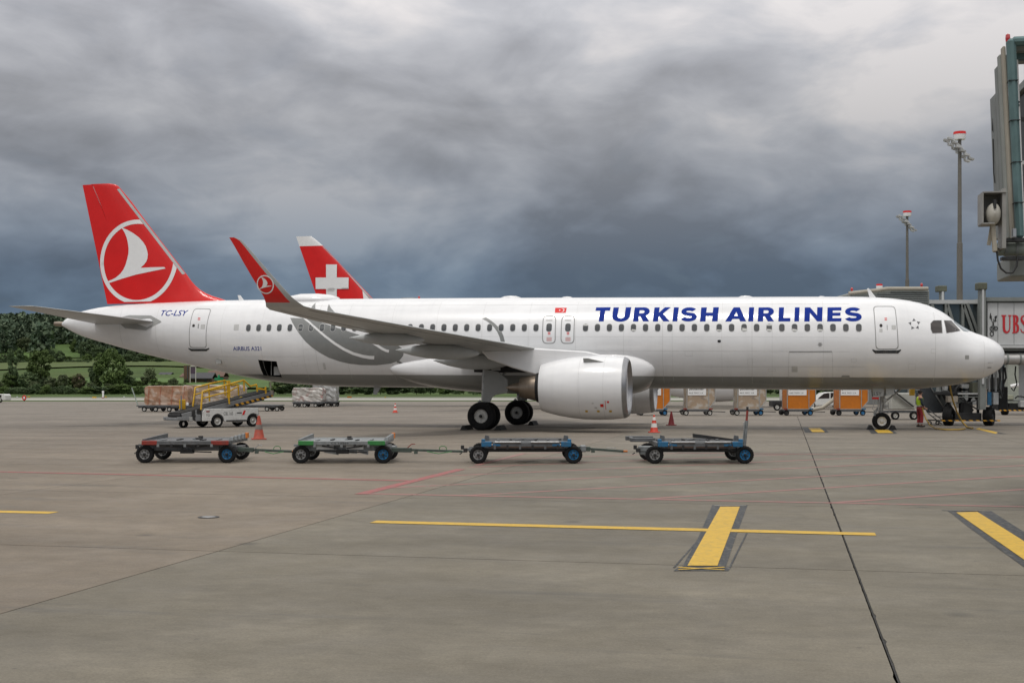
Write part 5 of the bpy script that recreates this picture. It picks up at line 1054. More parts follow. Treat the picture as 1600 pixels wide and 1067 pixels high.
# ------------------------------------------------------------------ light masts
M_mast = mat('mast_steel', (0.17, 0.16, 0.14), 0.55, 0.3, var=0.1, scale=0.6)
def mast(x, ytop, ybreak, D, label):
    b = P(x, YH, D); zt_ = P(x, ytop, D).z; t = thing('light_mast', label, 'light mast', (b.x, D, 0), 0, 'apron light masts'); s = zt_ / 25.0
    zb_ = P(x, ybreak, D).z
    mb = MB(); mb.tube([(0, 0, 0), (0, 0, zb_), (0, 0, zb_ + .02), (0, 0, zt_ - .5)], [.3, .25, .19, .15], 14); mb.obj('pole', M_mast, t, smooth=40)
    mb = MB(); mb.lathe([(-.7, .5), (-.25, .56), (-.24, .56)], (0, 0, zt_), (0, 0, 1), 18); dr = mb.obj('head_drum', M_lwht, t, smooth=40)
    mb = MB(); mb.lathe([(-.24, .57), (0, .55), (.01, 0)], (0, 0, zt_), (0, 0, 1), 18); mb.obj('drum_cap', M_lred, dr, smooth=40)
    mb = MB(); mb.tube([(-1.05, -.25, zt_ - .55), (0, -.3, zt_ - 1.35), (.75, -.25, zt_ - 2.3)], .06, 8); mb.tube([(-1.05, .4, zt_ - .75), (.0, .4, zt_ - 1.7), (.75, .4, zt_ - 2.5)], .06, 8); mb.bar((-.05, -.3, zt_ - 1.4), (0, .4, zt_ - 1.7), .08); mb.obj('lamp_bracket', M_bpan, t)
    for k in range(6):
        f_ = k / 5; px, pz = -1.05 + 1.85 * f_, zt_ - .62 - 1.8 * f_
        for dy in (-.45, .5):
            mb = MB(); mb.box((px + .05, dy, pz - .1), (.5, .34, .16), 0.2, 0.25); mb.box((px - .12, dy, pz + .02), (.2, .25, .12), .2, .25); mb.obj('floodlight', M_ggry if (k + (dy > 0)) % 2 else M_bpan, t)
mast(1499.5, 206.5, 380, 113.0, 'taller light mast with red-capped head above the lettered bridge')
mast(1417.5, 330, 437, 164.0, 'shorter-looking farther light mast with red-capped head above the cab canopy')
# ------------------------------------------------------------------ container dollies in the foreground
M_dgrey = mat('dolly_galvanised', (0.135, 0.14, 0.145), 0.5, 0.35, var=0.18, scale=5, dirt=((0.09, 0.085, 0.08), 0.5))
M_dlight = mat('dolly_light_zinc', (0.24, 0.255, 0.26), 0.48, 0.3, var=0.15, scale=6, dirt=((0.14, 0.135, 0.125), 0.45))
M_ddark = mat('dolly_dark', (0.022, 0.022, 0.023), 0.65, 0.1, var=0.25, scale=5, dirt=((0.06, 0.05, 0.042), 0.4))
M_dred = mat('dolly_red', (0.25, 0.03, 0.02), 0.5, var=0.15, dirt=((0.12, 0.06, 0.05), 0.45)); M_dgrn = mat('dolly_green', (0.03, 0.20, 0.045), 0.5, var=0.15, dirt=((0.06, 0.12, 0.06), 0.4))
M_dora = mat('dolly_orange', (0.5, 0.14, 0.01), 0.5, var=0.1); M_wblue = mat('wheel_blue', (0.01, 0.14, 0.32), 0.4, coat=0.2, var=0.15, dirt=((0.05, 0.08, 0.1), 0.4))
M_chrome = mat('worn_roller', (0.36, 0.36, 0.36), 0.35, 0.9, var=0.15, scale=9)
M_drim = mat('dolly_rim_grey', (0.30, 0.30, 0.295), 0.5, 0.3, var=0.2, scale=12, dirt=((0.08, 0.075, 0.07), .5))
def wheel(root, x, y, r, w, rm, spokes=7):
    rm = M_drim if rm is M_rim else rm
    mb = MB(); rim = r * .58; mb.lathe(tyre_prof(r, w, rim), (x, y, r), (0, 1, 0), 30, closed=True)
    for k in range(22):                       # tread lugs
        a = 2 * math.pi * k / 22; c = Vector((x + math.cos(a) * r * .975, y, r + math.sin(a) * r * .975)); mb.box(tuple(c), (r * .07, w * .82, r * .09), 0, -a)
    t = mb.obj('wheel', M_tyre, root, smooth=40)
    mb = MB(); rim_mesh(mb, (x, y, r), (0, 1, 0), rim, w, -1); bolts(mb, (x, y - w * .22, r), (0, -1, 0), rim * .48, .025, 6, .014); mb.obj('rim', rm, t, smooth=35)
    mb = MB(); mb.lathe([(0, rim * .3), (.05, rim * .28), (.07, rim * .16), (.07, 0)], (x, y - w * .42, r), (0, -1, 0), 12); bolts(mb, (x, y - w * .25, r), (0, -1, 0), rim * .66, .012, 7, .018); mb.obj('hub', M_ddark, t, smooth=40)
    return t
def hitch(root, x, y, z):
    mb = MB(); mb.box((x, y, z), (.10, .14, .10)); mb.box((x - .07, y, z + .07), (.08, .08, .10)); mb.tube([(x - .08, y - .03, z - .06), (x - .14, y - .03, z - .1)], .015, 6); mb.obj('hitch', M_ddark, root, bevel=0.01)
def drawbar(root, x0, x1, y, z0, z1, tip, spring=None, yaw=0.0):
    mb = MB(); mb.bar((x0, y, z0), (x0 + (x1 - x0) * .28, y, (z0 * .8 + z1 * .2)), .15, .11); mb.bar((x0 + (x1 - x0) * .25, y, z0 * .8 + z1 * .2 + .005), (x1, y + yaw, z1), .06, .06); mb.box((x0 + (x1 - x0) * .34, y, z0 - .07), (.09, .07, .06)); d = mb.obj('drawbar', mat('drawbar_green_grey', (.075, .10, .085), .55, .2, var=.2, dirt=((.05, .045, .04), .5)), root, bevel=0.006)
    mb = MB(); mb.tube([(x1 - .05, y + yaw, z1), (x1 + .10, y + yaw, z1)], .026, 8); mb.obj('towing_eye', tip, d)
    if spring is not None:
        mb = MB(); mb.tube([(x0 + (x1 - x0) * .5, y - .06, z1 + .0), (x0 + (x1 - x0) * .66, y - .07, z1 - .05), (x0 + (x1 - x0) * .85, y - .06, z1 + .0)], .012, 6); mb.obj('safety_cable', spring, d)
        q = (x0 + (x1 - x0) * .72); mb = MB(); mb.tube([(q - .09, y, z1 + .01), (q - .08, y, z1 + .10), (q - .04, y, z1 + .13), (q + .04, y, z1 + .13), (q + .08, y, z1 + .10), (q + .09, y, z1 + .01)], .009, 6); mb.obj('drawbar_handle', spring, d)
    return d
def dolly_base(name_label, x0, x1, D, rims, r=.215, track=1.55, far_rims=None):
    """x0, x1: hub pixels of the near wheels"""
    X0, X1 = (x0 - 800) * D / F, (x1 - 800) * D / F; wb = X1 - X0
    t = thing('container_dolly', name_label, 'dolly', ((X0 + X1) / 2, D, 0), 0, 'row of empty container dollies')
    for sx, rm in ((-1, rims[0]), (1, rims[1])):
        wheel(t, sx * wb / 2, 0, r, .15, rm); wheel(t, sx * wb / 2, track, r, .15, M_rim)
        mb = MB(); mb.tube([(sx * wb / 2, 0, r), (sx * wb / 2, track, r)], .04, 8); mb.box((sx * wb / 2, track / 2, r + .06), (.14, track * .7, .1)); mb.obj('axle', M_ddark, t)
    return t, wb
def dolly_a(label, x0, x1, D, corner, deckm, rims, frame_m, ribs):
    t, wb = dolly_base(label, x0, x1, D, rims); hw = wb / 2
    mb = MB(); mb.box((0, .12, .37), (wb - .42, .08, .15)); mb.box((0, 1.43, .37), (wb - .42, .08, .15)); mb.box((-hw + .28, .78, .37), (.1, 1.3, .13)); mb.box((hw - .28, .78, .37), (.1, 1.3, .13)); mb.box((0, .78, .37), (.14, 1.3, .13)); mb.box((-hw + .02, .78, .33), (.5, .5, .12)); mb.box((hw - .02, .78, .33), (.5, .5, .12)); mb.obj('chassis', frame_m, t, bevel=0.01)
    for sx in (-1, 1):
        mb = MB(); mb.box((sx * (hw - .02), .12, .43), (.42, .12, .05)); mb.obj('fork_plate', frame_m, t)
    d0, d1 = -.1, 2.1; nsl = 9
    mb = MB(); mb.box((0, d1 - .03, .5), (wb + .1, .06, .09)); mb.box((-hw - .02, (d0 + d1) / 2, .5), (.08, d1 - d0 - .14, .085)); mb.box((hw + .02, (d0 + d1) / 2, .5), (.08, d1 - d0 - .14, .085)); dk = mb.obj('deck_frame', deckm, t, bevel=0.008)
    for k in range(nsl):
        y = d0 + .16 + (d1 - d0 - .32) * k / (nsl - 1); mb = MB(); mb.box((0, y, .505), (wb - .06, .15, .05 + .008 * (k % 2))); mb.obj('deck_slat', deckm, t, bevel=0.006)
    mb = MB(); mb.box((0, d0, .495), (wb - .55, .07, .10)); mb.obj('edge_rail', deckm, t, bevel=0.008)
    for sx, ln_ in ((-1, .38), (1, .42)):
        mb = MB(); mb.box((sx * (hw + .05 - ln_ / 2), d0, .495), (ln_, .074, .105)); mb.obj('corner_plate', corner, t, bevel=0.008)
    mb = MB(); mb.hexa([(-hw - .07, d0 + .1, .54), (-hw - .02, d0 + .1, .54), (-hw - .02, d1, .54), (-hw - .07, d1, .54), (-hw - .07, d0 + .1, .58), (-hw - .02, d0 + .1, .58), (-hw - .02, d1, .645), (-hw - .07, d1, .645)]); mb.obj('end_guide', deckm, t)
    for k in range(5):
        y = d0 + .25 + k * .42; mb = MB(); mb.hexa([(hw - .02, y, .53), (hw + .1, y, .53), (hw + .1, y + .2, .53), (hw - .02, y + .2, .53), (hw + .03, y + .02, .62 + .01 * k), (hw + .1, y + .02, .62 + .01 * k), (hw + .1, y + .18, .63 + .01 * k), (hw + .03, y + .18, .63 + .01 * k)]); mb.obj('end_stop', M_dlight if k < 4 else M_dora, t)
    mb = MB(); mb.box((.05, 1.0, .545), (.12, .3, .05)); mb.box((-.02, 1.5, .56), (.1, .1, .08)); mb.obj('deck_lock', M_ddark, t)
    for q in range(5):
        xq = -hw + .35 + q * (wb - .7) / 4; mb = MB(); mb.box((xq, .35 + .3 * (q % 3), .545), (.05, .5, .03)); mb.obj('deck_rib', M_ddark if q % 2 else M_dlight, t); mb = MB(); mb.box((xq, d0 - .02, .43), (.06, .05, .07)); mb.obj('deck_bracket', M_ddark if q % 2 else M_dlight, t)
    mb = MB(); mb.bar((-hw + .4, .06, .30), (hw - .4, .06, .26), .03, .03); mb.bar((-hw + .5, .03, .42), (-.1, .03, .36), .025, .03); mb.bar((.1, .03, .36), (hw - .5, .03, .42), .025, .03); mb.box((0, .1, .28), (.3, .2, .1)); mb.obj('brake_rod', M_ddark, t)
    mb = MB(); mb.box((hw + .04, d1 - .1, .64), (.06, .1, .05)); mb.obj('marker_block', M_dora, t)
    if ribs:
        for k, (a, b) in enumerate(((-.45, -.1), (-.02, .35), (.38, .62))):
            mb = MB(); mb.prism([(a, .30), (b, .30), (b, .20 + .03 * (k % 2)), (a, .26)], .06, .10); mb.obj('skirt_plate', frame_m, t)
        for a in (-.42, .3):
            mb = MB(); mb.box((a, d0 + .15, .385), (.42, .04, .10)); mb.obj('data_plate', M_bpan, t)
    return t, hw
t, hw = dolly_a('grey container dolly with red corners at the tail end of the row', 226.8, 355.2, 30.35, M_dred, M_dgrey, (M_rim, M_wblue), M_dgrey, False)
hitch(t, -hw - .27, .5, .3); mb = MB(); mb.bar((-hw - .3, .5, .28), (-hw + .2, .6, .3), .06); mb.obj('tail_arm', M_ddark, t); drawbar(t, hw + .15, hw + 1.48, .55, .30, .25, M_dora, M_dgrn)
mb = MB(); mb.bar((hw + .55, .52, .31), (hw + .66, .52, .42), .03, .02); mb.bar((hw + .66, .52, .42), (hw + .74, .52, .40), .03, .02); mb.obj('brake_lever', M_gear, t)
t, hw = dolly_a('pale grey container dolly with green corners and white stops', 470.4, 599.0, 30.2, M_dgrn, M_dlight, (M_rim, M_wblue), M_dlight, True)
drawbar(t, hw + .15, hw + 1.9, .55, .30, .26, M_gear, M_dgrn)
mb = MB(); mb.bar((hw + .52, .52, .33), (hw + .64, .52, .44), .04, .02); mb.bar((hw + .64, .52, .44), (hw + .73, .52, .44), .04, .02); mb.obj('brake_lever', M_dred, t)
a = text_on('fleet_number', 'CS 10369', lambda u, v: Vector((-.25 + .42 * u, -.139, .47 + .045 * v)), M_ddark, t, 0.0)
def dolly_b(label, x0, x1, D, skew, ext):
    t, wb = dolly_base(label, x0, x1, D, (M_rim, M_wblue), .215); hw = wb / 2
    mb = MB(); mb.box((0, .1, .33), (wb - .38, .1, .1)); mb.box((0, 1.4, .33), (wb - .38, .1, .1)); mb.box((-hw + .3, .75, .33), (.12, 1.2, .1)); mb.box((hw - .3, .75, .33), (.12, 1.2, .1)); mb.bar((-hw + .3, .2, .335), (hw - .3, 1.35, .335), .07, .06); mb.box((-hw, .78, .3), (.5, .45, .12)); mb.box((hw, .78, .3), (.5, .45, .12)); mb.lathe([(.26, .3), (.42, .3)], (0, .75, 0), (0, 0, 1), 18); mb.obj('chassis', M_ddark, t, bevel=0.01)
    e0 = -hw + .1; e1 = hw - .08; d0, d1 = -.06, 1.95
    mb = MB(); mb.box(((e0 + e1) / 2, d0 + .02, .46), (e1 - e0 - .5, .08, .11)); mb.box(((e0 + e1) / 2, d1, .46), (e1 - e0 - .1, .08, .11)); mb.box((e0, (d0 + d1) / 2, .46), (.08, d1 - d0 - .2, .11)); mb.box((e1, (d0 + d1) / 2, .46), (.08, d1 - d0 - .2, .11)); mb.obj('deck_frame', M_dgrey, t, bevel=0.01)
    for sx, xc in ((-1, e0 + .1), (1, e1 - .1)):
        mb = MB(); mb.box((xc, d0, .47), (.24, .1, .13)); mb.box((xc + sx * .08, d0 + .03, .53), (.09, .14, .13)); mb.obj('corner_block', M_blue, t, bevel=0.012)
        mb = MB(); mb.box((xc - sx * .24, d0 - .005, .45), (.18, .06, .05)); mb.obj('corner_stripe', M_blue, t)
        mb = MB(); mb.prism([(xc + sx * .1 - .06, .5), (xc + sx * .1 + .06, .5), (xc + sx * .1 + .03, .70), (xc + sx * .1 - .05, .70)], d1 - .35, d1 - .28) if False else mb.prism([(xc - .07, .52), (xc + .07, .52), (xc + .06, .66), (xc - .04, .68)], d0 + .2, d0 + .26); mb.obj('locking_flap', M_dgrey, t)
    for k in range(2):
        a_, b_ = ((e0 + .3, -.12), (.12, e1 - .28))[k]; mb = MB(); mb.tube([(a_, d0 - .02, .515), (b_, d0 - .02, .515)], .028, 10); mb.obj('edge_roller', M_chrome, t, smooth=40)
    for k in range(10):
        y = d0 + .18 + (d1 - d0 - .36) * k / 9; mb = MB(); mb.tube([(e0 + .06, y, .51), (e1 - .06, y, .51)], .035, 8); mb.obj('roller', M_ddark if k % 3 else M_dgrey, t, smooth=40)
    for q in range(6):
        xq = e0 + .3 + q * (e1 - e0 - .6) / 5; mb = MB(); mb.box((xq, d0 - .03, .40), (.05, .05, .1)); mb.obj('deck_bracket', M_ddark if q % 2 else M_dgrey, t); mb = MB(); mb.box((xq + .08, d0 + .3 + .25 * (q % 3), .55), (.06, .3, .04)); mb.obj('deck_rib', M_ddark if q % 2 else M_dgrey, t)
    mb = MB(); mb.box(((e0 + e1) / 2, d0 + .0, .41), (e1 - e0 - .3, .03, .05)); mb.obj('rusty_channel', mat('rusty_brown', (.10, .055, .035), .8, var=.3), t)
    mb = MB(); mb.bar((-.25, .3, .56), (-.02, .75, .56), .05, .02); mb.bar((-.02, .45, .565), (.25, .3, .565), .05, .02); mb.bar((0, .5, .57), (.3, .9, .56), .05, .02); mb.obj('guide_strap', M_chrome, t)
    if ext:
        mb = MB(); mb.box((e0 - .27, 1.1, .53), (.62, .1, .10)); mb.box((e0 - .3, 1.65, .55), (.7, .1, .11)); mb.box((e0 - .54, 1.4, .54), (.08, .6, .1)); mb.obj('deck_extension', M_dgrey, t, bevel=0.01)
        mb = MB(); mb.hexa([(.1, 1.7, .56), (e1 + .05, .1, .53), (e1 + .05, .2, .53), (.1, 1.85, .56), (.1, 1.7, .66), (e1 + .05, .1, .56), (e1 + .05, .2, .56), (.1, 1.85, .66)]); mb.obj('end_guide', M_ddark, t)
    return t, hw
t, hw = dolly_b('dark container dolly with blue corners at both ends of a bright roller', 747.4, 896.0, 30.1, 0, False)
hitch(t, -hw - .33, .45, .30); mb = MB(); mb.bar((-hw - .34, .45, .31), (-hw + .1, .6, .33), .07); mb.obj('tail_arm', M_dlight, t); drawbar(t, hw + .12, hw + 1.25, .5, .34, .27, M_dora, None)
mb = MB(); mb.box((hw + .26, .5, .34), (.14, .3, .16)); mb.obj('turntable_bracket', M_dlight, t, bevel=.02)
mb = MB(); q = hw + .95; mb.tube([(q - .12, .5, .30), (q - .11, .5, .36), (q + .11, .5, .35), (q + .12, .5, .29)], .008, 6); mb.obj('drawbar_handle', M_gear, t)
t, hw = dolly_b('dark container dolly with its drawbar standing upright at the head of the row', 1022.6, 1163.4, 30.05, 0, True)
hitch(t, -hw - .34, .55, .30); mb = MB(); mb.box((-hw - .12, .6, .33), (.42, .16, .14)); mb.box((-hw - .22, .6, .24), (.16, .12, .12)); mb.obj('turntable_arm', M_dlight, t, bevel=.02)
mb = MB(); xb_, xt_ = (1168 - 1093) * 30.5 / F, (1174 - 1093) * 30.5 / F; mb.tube([(xb_, .6, .25), (xt_ - .02, .6, 1.02)], .045, 10); mb.bar((xb_ - .05, .55, .3), (xt_ - .07, .55, 1.0), .02, .03); d = mb.obj('upright_drawbar', M_dlight, t, smooth=40)
mb = MB(); mb.tube([(xt_ - .02, .6, 1.02), (xt_, .6, 1.28)], .028, 8); mb.obj('towing_eye', M_dred, d); mb = MB(); mb.tube([(xt_ - .02, .58, 1.0), (xt_ - .1, .58, .98), (xt_ - .1, .58, .86), (xt_ - .03, .58, .84)], .01, 6); mb.obj('drawbar_handle', M_gear, d)
mb = MB(); mb.tube([(xt_ + .0, .6, 1.27), (xt_, .6, 1.36)], .03, 8); mb.obj('drawbar_ring', M_ddark, d)
# ------------------------------------------------------------------ traffic cones
M_cred = mat('cone_red', (0.55, 0.045, 0.02), 0.5, var=0.1, dirt=((0.2, 0.05, 0.04), 0.3)); M_cdirty = mat('cone_dirty_orange', (0.40, 0.06, 0.03), 0.6, var=0.2, dirt=((0.12, 0.08, 0.07), 0.5)); M_cdark = mat('cone_dark_red', (0.20, 0.012, 0.016), 0.55, var=0.1); M_crefl = mat('cone_white', (0.72, 0.71, 0.68), 0.45, var=0.06); M_cgrey = mat('cone_worn_band', (0.20, 0.17, 0.15), 0.6, var=0.2)
def cone(x, yb, h, label, m, bands, bm_, D=None):
    p = G(x, yb); t = thing('traffic_cone', label, 'cone', (p.x, p.y, 0), random.uniform(-.4, .4), 'traffic cones around the airliner')
    r0, r1 = h * .225, h * .05; rad = lambda f_: r0 + (r1 - r0) * f_
    mb = MB(); mb.box((0, 0, .02), (h * .62, h * .62, .04)); mb.obj('base', m, t, bevel=.012)
    mb = MB(); mb.lathe([(.04, r0 * 1.1), (.06, r0), (h - .01, r1), (h, r1 * .6), (h - .03, 0)], (0, 0, 0), (0, 0, 1), 20); mb.obj('shell', m, t, smooth=40)
    for a, b in bands:
        mb = MB(); mb.lathe([(h * a, rad(a) + .008), (h * b, rad(b) + .008)], (0, 0, 0), (0, 0, 1), 20); mb.obj('band', bm_, t, smooth=40)
cone(404.5, 686.3, .84, 'dirty orange cone beside the belt loader', M_cdirty, [(.42, .62)], M_cgrey)
cone(1022, 675.7, .72, 'red and white striped cone in front of the engine', M_cred, [(.30, .53), (.70, .88)], M_crefl)
cone(1049, 664.6, .68, 'plain dark red cone beyond the striped cone', M_cdark, [(.40, .42)], M_cdark)
cone(617.5, 644.6, .68, 'small distant red and white cone left of the main wheels', M_cred, [(.28, .50), (.70, .86)], M_crefl)
# ------------------------------------------------------------------ belt loader
ld = thing('belt_loader', 'white belt loader with yellow handrails reaching up to the open cargo door', 'belt loader', (P(350, 660, 57.6).x, 57.6, 0), R(42))
LC, LS = math.cos(R(42)), math.sin(R(42))
def lpt(x, y, yl=0.0):
    k = (x - 800) / F; xl = (k * (57.6 + yl * LC) - P(350, 660, 57.6).x + yl * LS) / (LC - k * LS); return (xl, yl, HC + (YH - y) * (57.6 + xl * LS + yl * LC) / F)
lx = lambda x: lpt(x, 600)[0]
lz = lambda y: HC + (YH - y) * 57.6 / F
M_lwhite = mat('loader_white', (0.66, 0.66, 0.64), 0.4, coat=0.2, var=0.06, dirt=((0.3, 0.29, 0.27), 0.35)); M_lgrey = mat('loader_grey', (0.22, 0.225, 0.23), 0.5, 0.2, var=0.1); M_belt = mat('belt_rubber', (0.015, 0.015, 0.015), 0.7, var=0.2)
def arch(cx, r, n=8): return [(cx + r * math.cos(R(180 - 180 * i / n)), .30 + r * math.sin(R(180 - 180 * i / n))) for i in range(n + 1)]
w1x, w2x = lx(340), lx(395.5)
side_ = [(lx(316), .30), (lx(316), .72), (lx(320), .86), (lx(403), .88), (lx(404), .70), (lx(404), .32)] + [(x, z) for x, z in reversed(arch(w2x, .33))] + [(lx(385), .24), (lx(352), .24)] + [(x, z) for x, z in reversed(arch(w1x, .33))]
mb = MB(); mb.prism(side_, -.02, .06); ch = mb.obj('side_body', M_lwhite, ld, bevel=.015); mb = MB(); mb.prism(side_, 1.45, 1.53); mb.obj('side_body', M_lwhite, ld); mb = MB(); mb.box(((lx(316) + lx(404)) / 2, .76, .58), (lx(404) - lx(316) - .1, 1.36, .4)); mb.obj('chassis', M_lgrey, ld)
mb = MB(); mb.box(((lx(353) + lx(385)) / 2, -.025, .30), (lx(385) - lx(353), .03, .06)); mb.obj('sill_strip', M_belt, ld)
for x in (w1x, w2x):
    for y in (.08, 1.45):
        mb = MB(); mb.lathe(tyre_prof(.29, .2, .17), (x, y, .29), (0, 1, 0), 26, closed=True); wl = mb.obj('wheel', M_tyre, ld, smooth=40); mb = MB(); rim_mesh(mb, (x, y, .29), (0, 1, 0), .17, .2, -1); mb.obj('rim', M_rim, wl, smooth=40)
mb = MB(); mb.lathe(tyre_prof(.18, .34, .1), (lpt(284, 651, .13)[0] + .3, .55, .18), (.1, 1, 0), 20, closed=True); mb.obj('wheel', M_tyre, ld, smooth=40)
text_on('fleet_number', 'CBL 165', lambda u, v: Vector((lx(349.2) + (lx(363.5) - lx(349.2)) * u, -.024, .56 + .15 * v)), M_blk, ld)
mb = MB(); mb.box((lx(373.5), -.024, .66), (.25, .008, .05)); mb.obj('logo_bar', M_blk, ld); mb = MB(); mb.prism([(lx(378), .56), (lx(381), .56), (lx(383.5), .76), (lx(380.5), .76)], -.026, -.02); mb.obj('logo_flash', M_lred, ld); mb = MB(); mb.box((lx(324.5), -.024, .74), (.17, .008, .06)); mb.obj('logo_bar', M_dred, ld); text_on('side_lettering', 'TO', lambda u, v: Vector((lx(321.5) + .2 * u, -.024, .52 + .1 * v)), M_blk, ld)
# conveyor
ca, cb = Vector(lpt(284, 649.5, .13)), Vector(lpt(427, 613.5, .13)); ca.y = cb.y = .75; cd_ = (cb - ca).normalized(); cu_ = Vector((-cd_.z, 0, cd_.x))
def beam(off_y, w, h_, up, a=0.0, b=1.0):
    A = ca + (cb - ca) * a + cu_ * up + Vector((0, off_y, 0)); B = ca + (cb - ca) * b + cu_ * up + Vector((0, off_y, 0)); return A, B, w, h_
cv = MB()
for oy in (-.62, .62): A, B, w, h_ = beam(oy, .08, .22, -.02); cv.bar(A, B, w, h_, (0, 1, 0)) if False else cv.bar(A, B, w, h_)
cvo = cv.obj('conveyor_frame', M_lgrey, ld, bevel=.01)
mb = MB(); A, B, w, h_ = beam(0, 1.14, .05, .105); mb.bar(A, B, w, h_); mb.obj('belt', M_belt, cvo)
mb = MB(); A, B, w, h_ = beam(-.67, .03, .10, -.13, .55, .98); mb.bar(A, B, w, h_); mb.obj('hazard_strip', M_haz, cvo); mb = MB(); A, B, w, h_ = beam(0, 1.0, .12, -.2, .3, .9); mb.bar(A, B, w, h_); mb.obj('lower_beam', M_lgrey, cvo)
for a in (0.0, 1.0):
    p = ca + (cb - ca) * a; mb = MB(); mb.tube([(p.x, .75 - .6, p.z), (p.x, .75 + .6, p.z)], .085, 12); mb.obj('end_roller', M_belt, cvo)
mb = MB(); mb.bar((lx(345), .3, .8), (lx(385), .4, 1.35), .1, .12); mb.bar((lx(345), 1.2, .8), (lx(385), 1.2, 1.35), .1, .12); mb.obj('lift_arm', mat('lift_arm_yellow', (.45, .3, .03), .5), cvo)
# low front bumper, control boxes
mb = MB(); cx0 = ca.x - .12; mb.box((cx0, .75, .40), (.16, 1.3, .14)); mb.box((cx0 - .02, .12, .42), (.2, .14, .16)); mb.box((cx0 - .02, 1.4, .42), (.2, .14, .16)); mb.box((cx0 + .5, .12, .42), (.9, .08, .16)); mb.obj('front_bumper', M_lgrey, ld, bevel=.02)
na, nb2 = lpt(267, 650, 1.42)[0], lpt(296, 650, 1.42)[0]
mb = MB(); mb.hexa([(na, 1.4, .45), (nb2, 1.4, .45), (nb2, 1.62, .45), (na, 1.62, .45), (na + .1, 1.4, .72), (nb2, 1.4, .84), (nb2, 1.62, .84), (na + .1, 1.62, .72)]); mb.obj('nose_body', M_lwhite, ld, bevel=.03)
for x0, x1, z0, z1, m in ((lx(301), lx(306), .34, .8, M_ddark), (lx(307), lx(315), .3, .62, M_lgrey), (lx(297), lx(303), .3, .5, M_gear), (lx(309), lx(316), .6, .85, M_ddark)):
    mb = MB(); mb.box(((x0 + x1) / 2, .15, (z0 + z1) / 2), (x1 - x0, .2, z1 - z0)); mb.obj('hydraulic_unit', m, ld, bevel=.02)
mb = MB(); mb.box((lpt(285, 620, 1.2)[0], 1.2, 1.05), (.32, .05, .46)); mb.obj('operator_seat', M_yell, ld, bevel=.04); mb = MB(); mb.tube([lpt(283.5, 640, 1.1), lpt(283, 618, 1.1)], .03, 8); mb.obj('control_post', M_lgrey, ld); mb = MB(); mb.lathe([(0, .06), (.1, .06), (.13, 0)], lpt(293, 633, 1.1), (0, 0, 1), 10); mb.obj('work_light', M_lwht, ld)
def rail(y, pts, posts, low=None):
    mb = MB(); mb.tube([lpt(a, b, y) for a, b in pts], .045, 8)
    for a, b, c, d in posts: mb.tube([lpt(a, b, y), lpt(c, d, y)], .042, 8)
    if low: mb.tube([lpt(a, b, y) for a, b in low], .035, 8)
    mb.obj('handrail', M_yell, ld, smooth=50)
rail(-.02, [(314, 640), (316.5, 611), (333, 607), (355, 601), (381, 594), (391, 603.5), (401, 601)], [(355, 601, 358.5, 631), (381, 594, 381.5, 611), (401, 601, 402, 612)], [(316, 622.5), (336, 617), (357, 612), (373, 603)])
rail(1.3, [(301.5, 635), (305, 605.5), (326, 600), (351, 594.5), (362, 602), (372, 601)], [(326, 600, 327.5, 627), (350, 594.5, 352, 618), (372, 601, 373, 618)], [(303, 617), (328, 610), (352, 606)])
rail(-.02, [(402, 607), (415, 609)], [(415, 604, 415.5, 615)]); mb = MB(); mb.box((lx(357), .0, lz(608)), (.14, .1, .8)); mb.obj('rail_panel', M_yell, ld)
mb = MB(); mb.box(lpt(342, 592, 1.0), (.3, .3, .12)); mb.lathe([(0, .06), (.14, .05), (.16, 0)], lpt(342, 590.5, 1.0), (0, 0, 1), 10); mb.obj('beacon', mat('green_plastic', (.02, .25, .1), .4), ld)
mb = MB(); mb.tube([lpt(424, 607, .2), lpt(422, 598, .2), lpt(426, 596, .2)], .03, 6); mb.box(lpt(424, 613, .15), (.15, .15, .2)); mb.obj('tip_bumper', M_beige, ld)
# ------------------------------------------------------------------ cargo on dollies beyond
def cargo_mat(name, c1, c2, c3, sc):
    mt = bpy.data.materials.new(name); mt.use_nodes = True; N = mt.node_tree.nodes; L = mt.node_tree.links; b = N['Principled BSDF']; b.inputs['Roughness'].default_value = 0.35; b.inputs['Coat Weight'].default_value = 0.4; b.inputs['Coat Roughness'].default_value = .25
    tc = N.new('ShaderNodeTexCoord'); v = N.new('ShaderNodeTexVoronoi'); v.inputs['Scale'].default_value = sc; v.distance = 'CHEBYCHEV'; L.new(tc.outputs['Object'], v.inputs['Vector']); n = N.new('ShaderNodeTexNoise'); n.inputs['Scale'].default_value = sc * 1.6; n.inputs['Detail'].default_value = 6; L.new(tc.outputs['Object'], n.inputs['Vector'])
    sp = N.new('ShaderNodeSeparateColor'); L.new(v.outputs['Color'], sp.inputs[0]); r = N.new('ShaderNodeValToRGB'); e = r.color_ramp.elements; e[0].color = (*c1, 1); e[1].color = (*c2, 1); k = e.new(.55); k.color = (*c1, 1); L.new(sp.outputs[0], r.inputs[0])
    mr = N.new('ShaderNodeMapRange'); mr.inputs[1].default_value = .5; mr.inputs[2].default_value = .62; L.new(n.outputs['Fac'], mr.inputs[0]); mx = N.new('ShaderNodeMix'); mx.data_type = 'RGBA'; L.new(mr.outputs[0], mx.inputs[0]); L.new(r.outputs[0], mx.inputs[6]); mx.inputs[7].default_value = (*c3, 1); L.new(mx.outputs[2], b.inputs['Base Color'])
    bp = N.new('ShaderNodeBump'); bp.inputs['Strength'].default_value = .6; bp.inputs['Distance'].default_value = .04; L.new(n.outputs['Fac'], bp.inputs['Height']); L.new(bp.outputs[0], b.inputs['Normal']); return mt
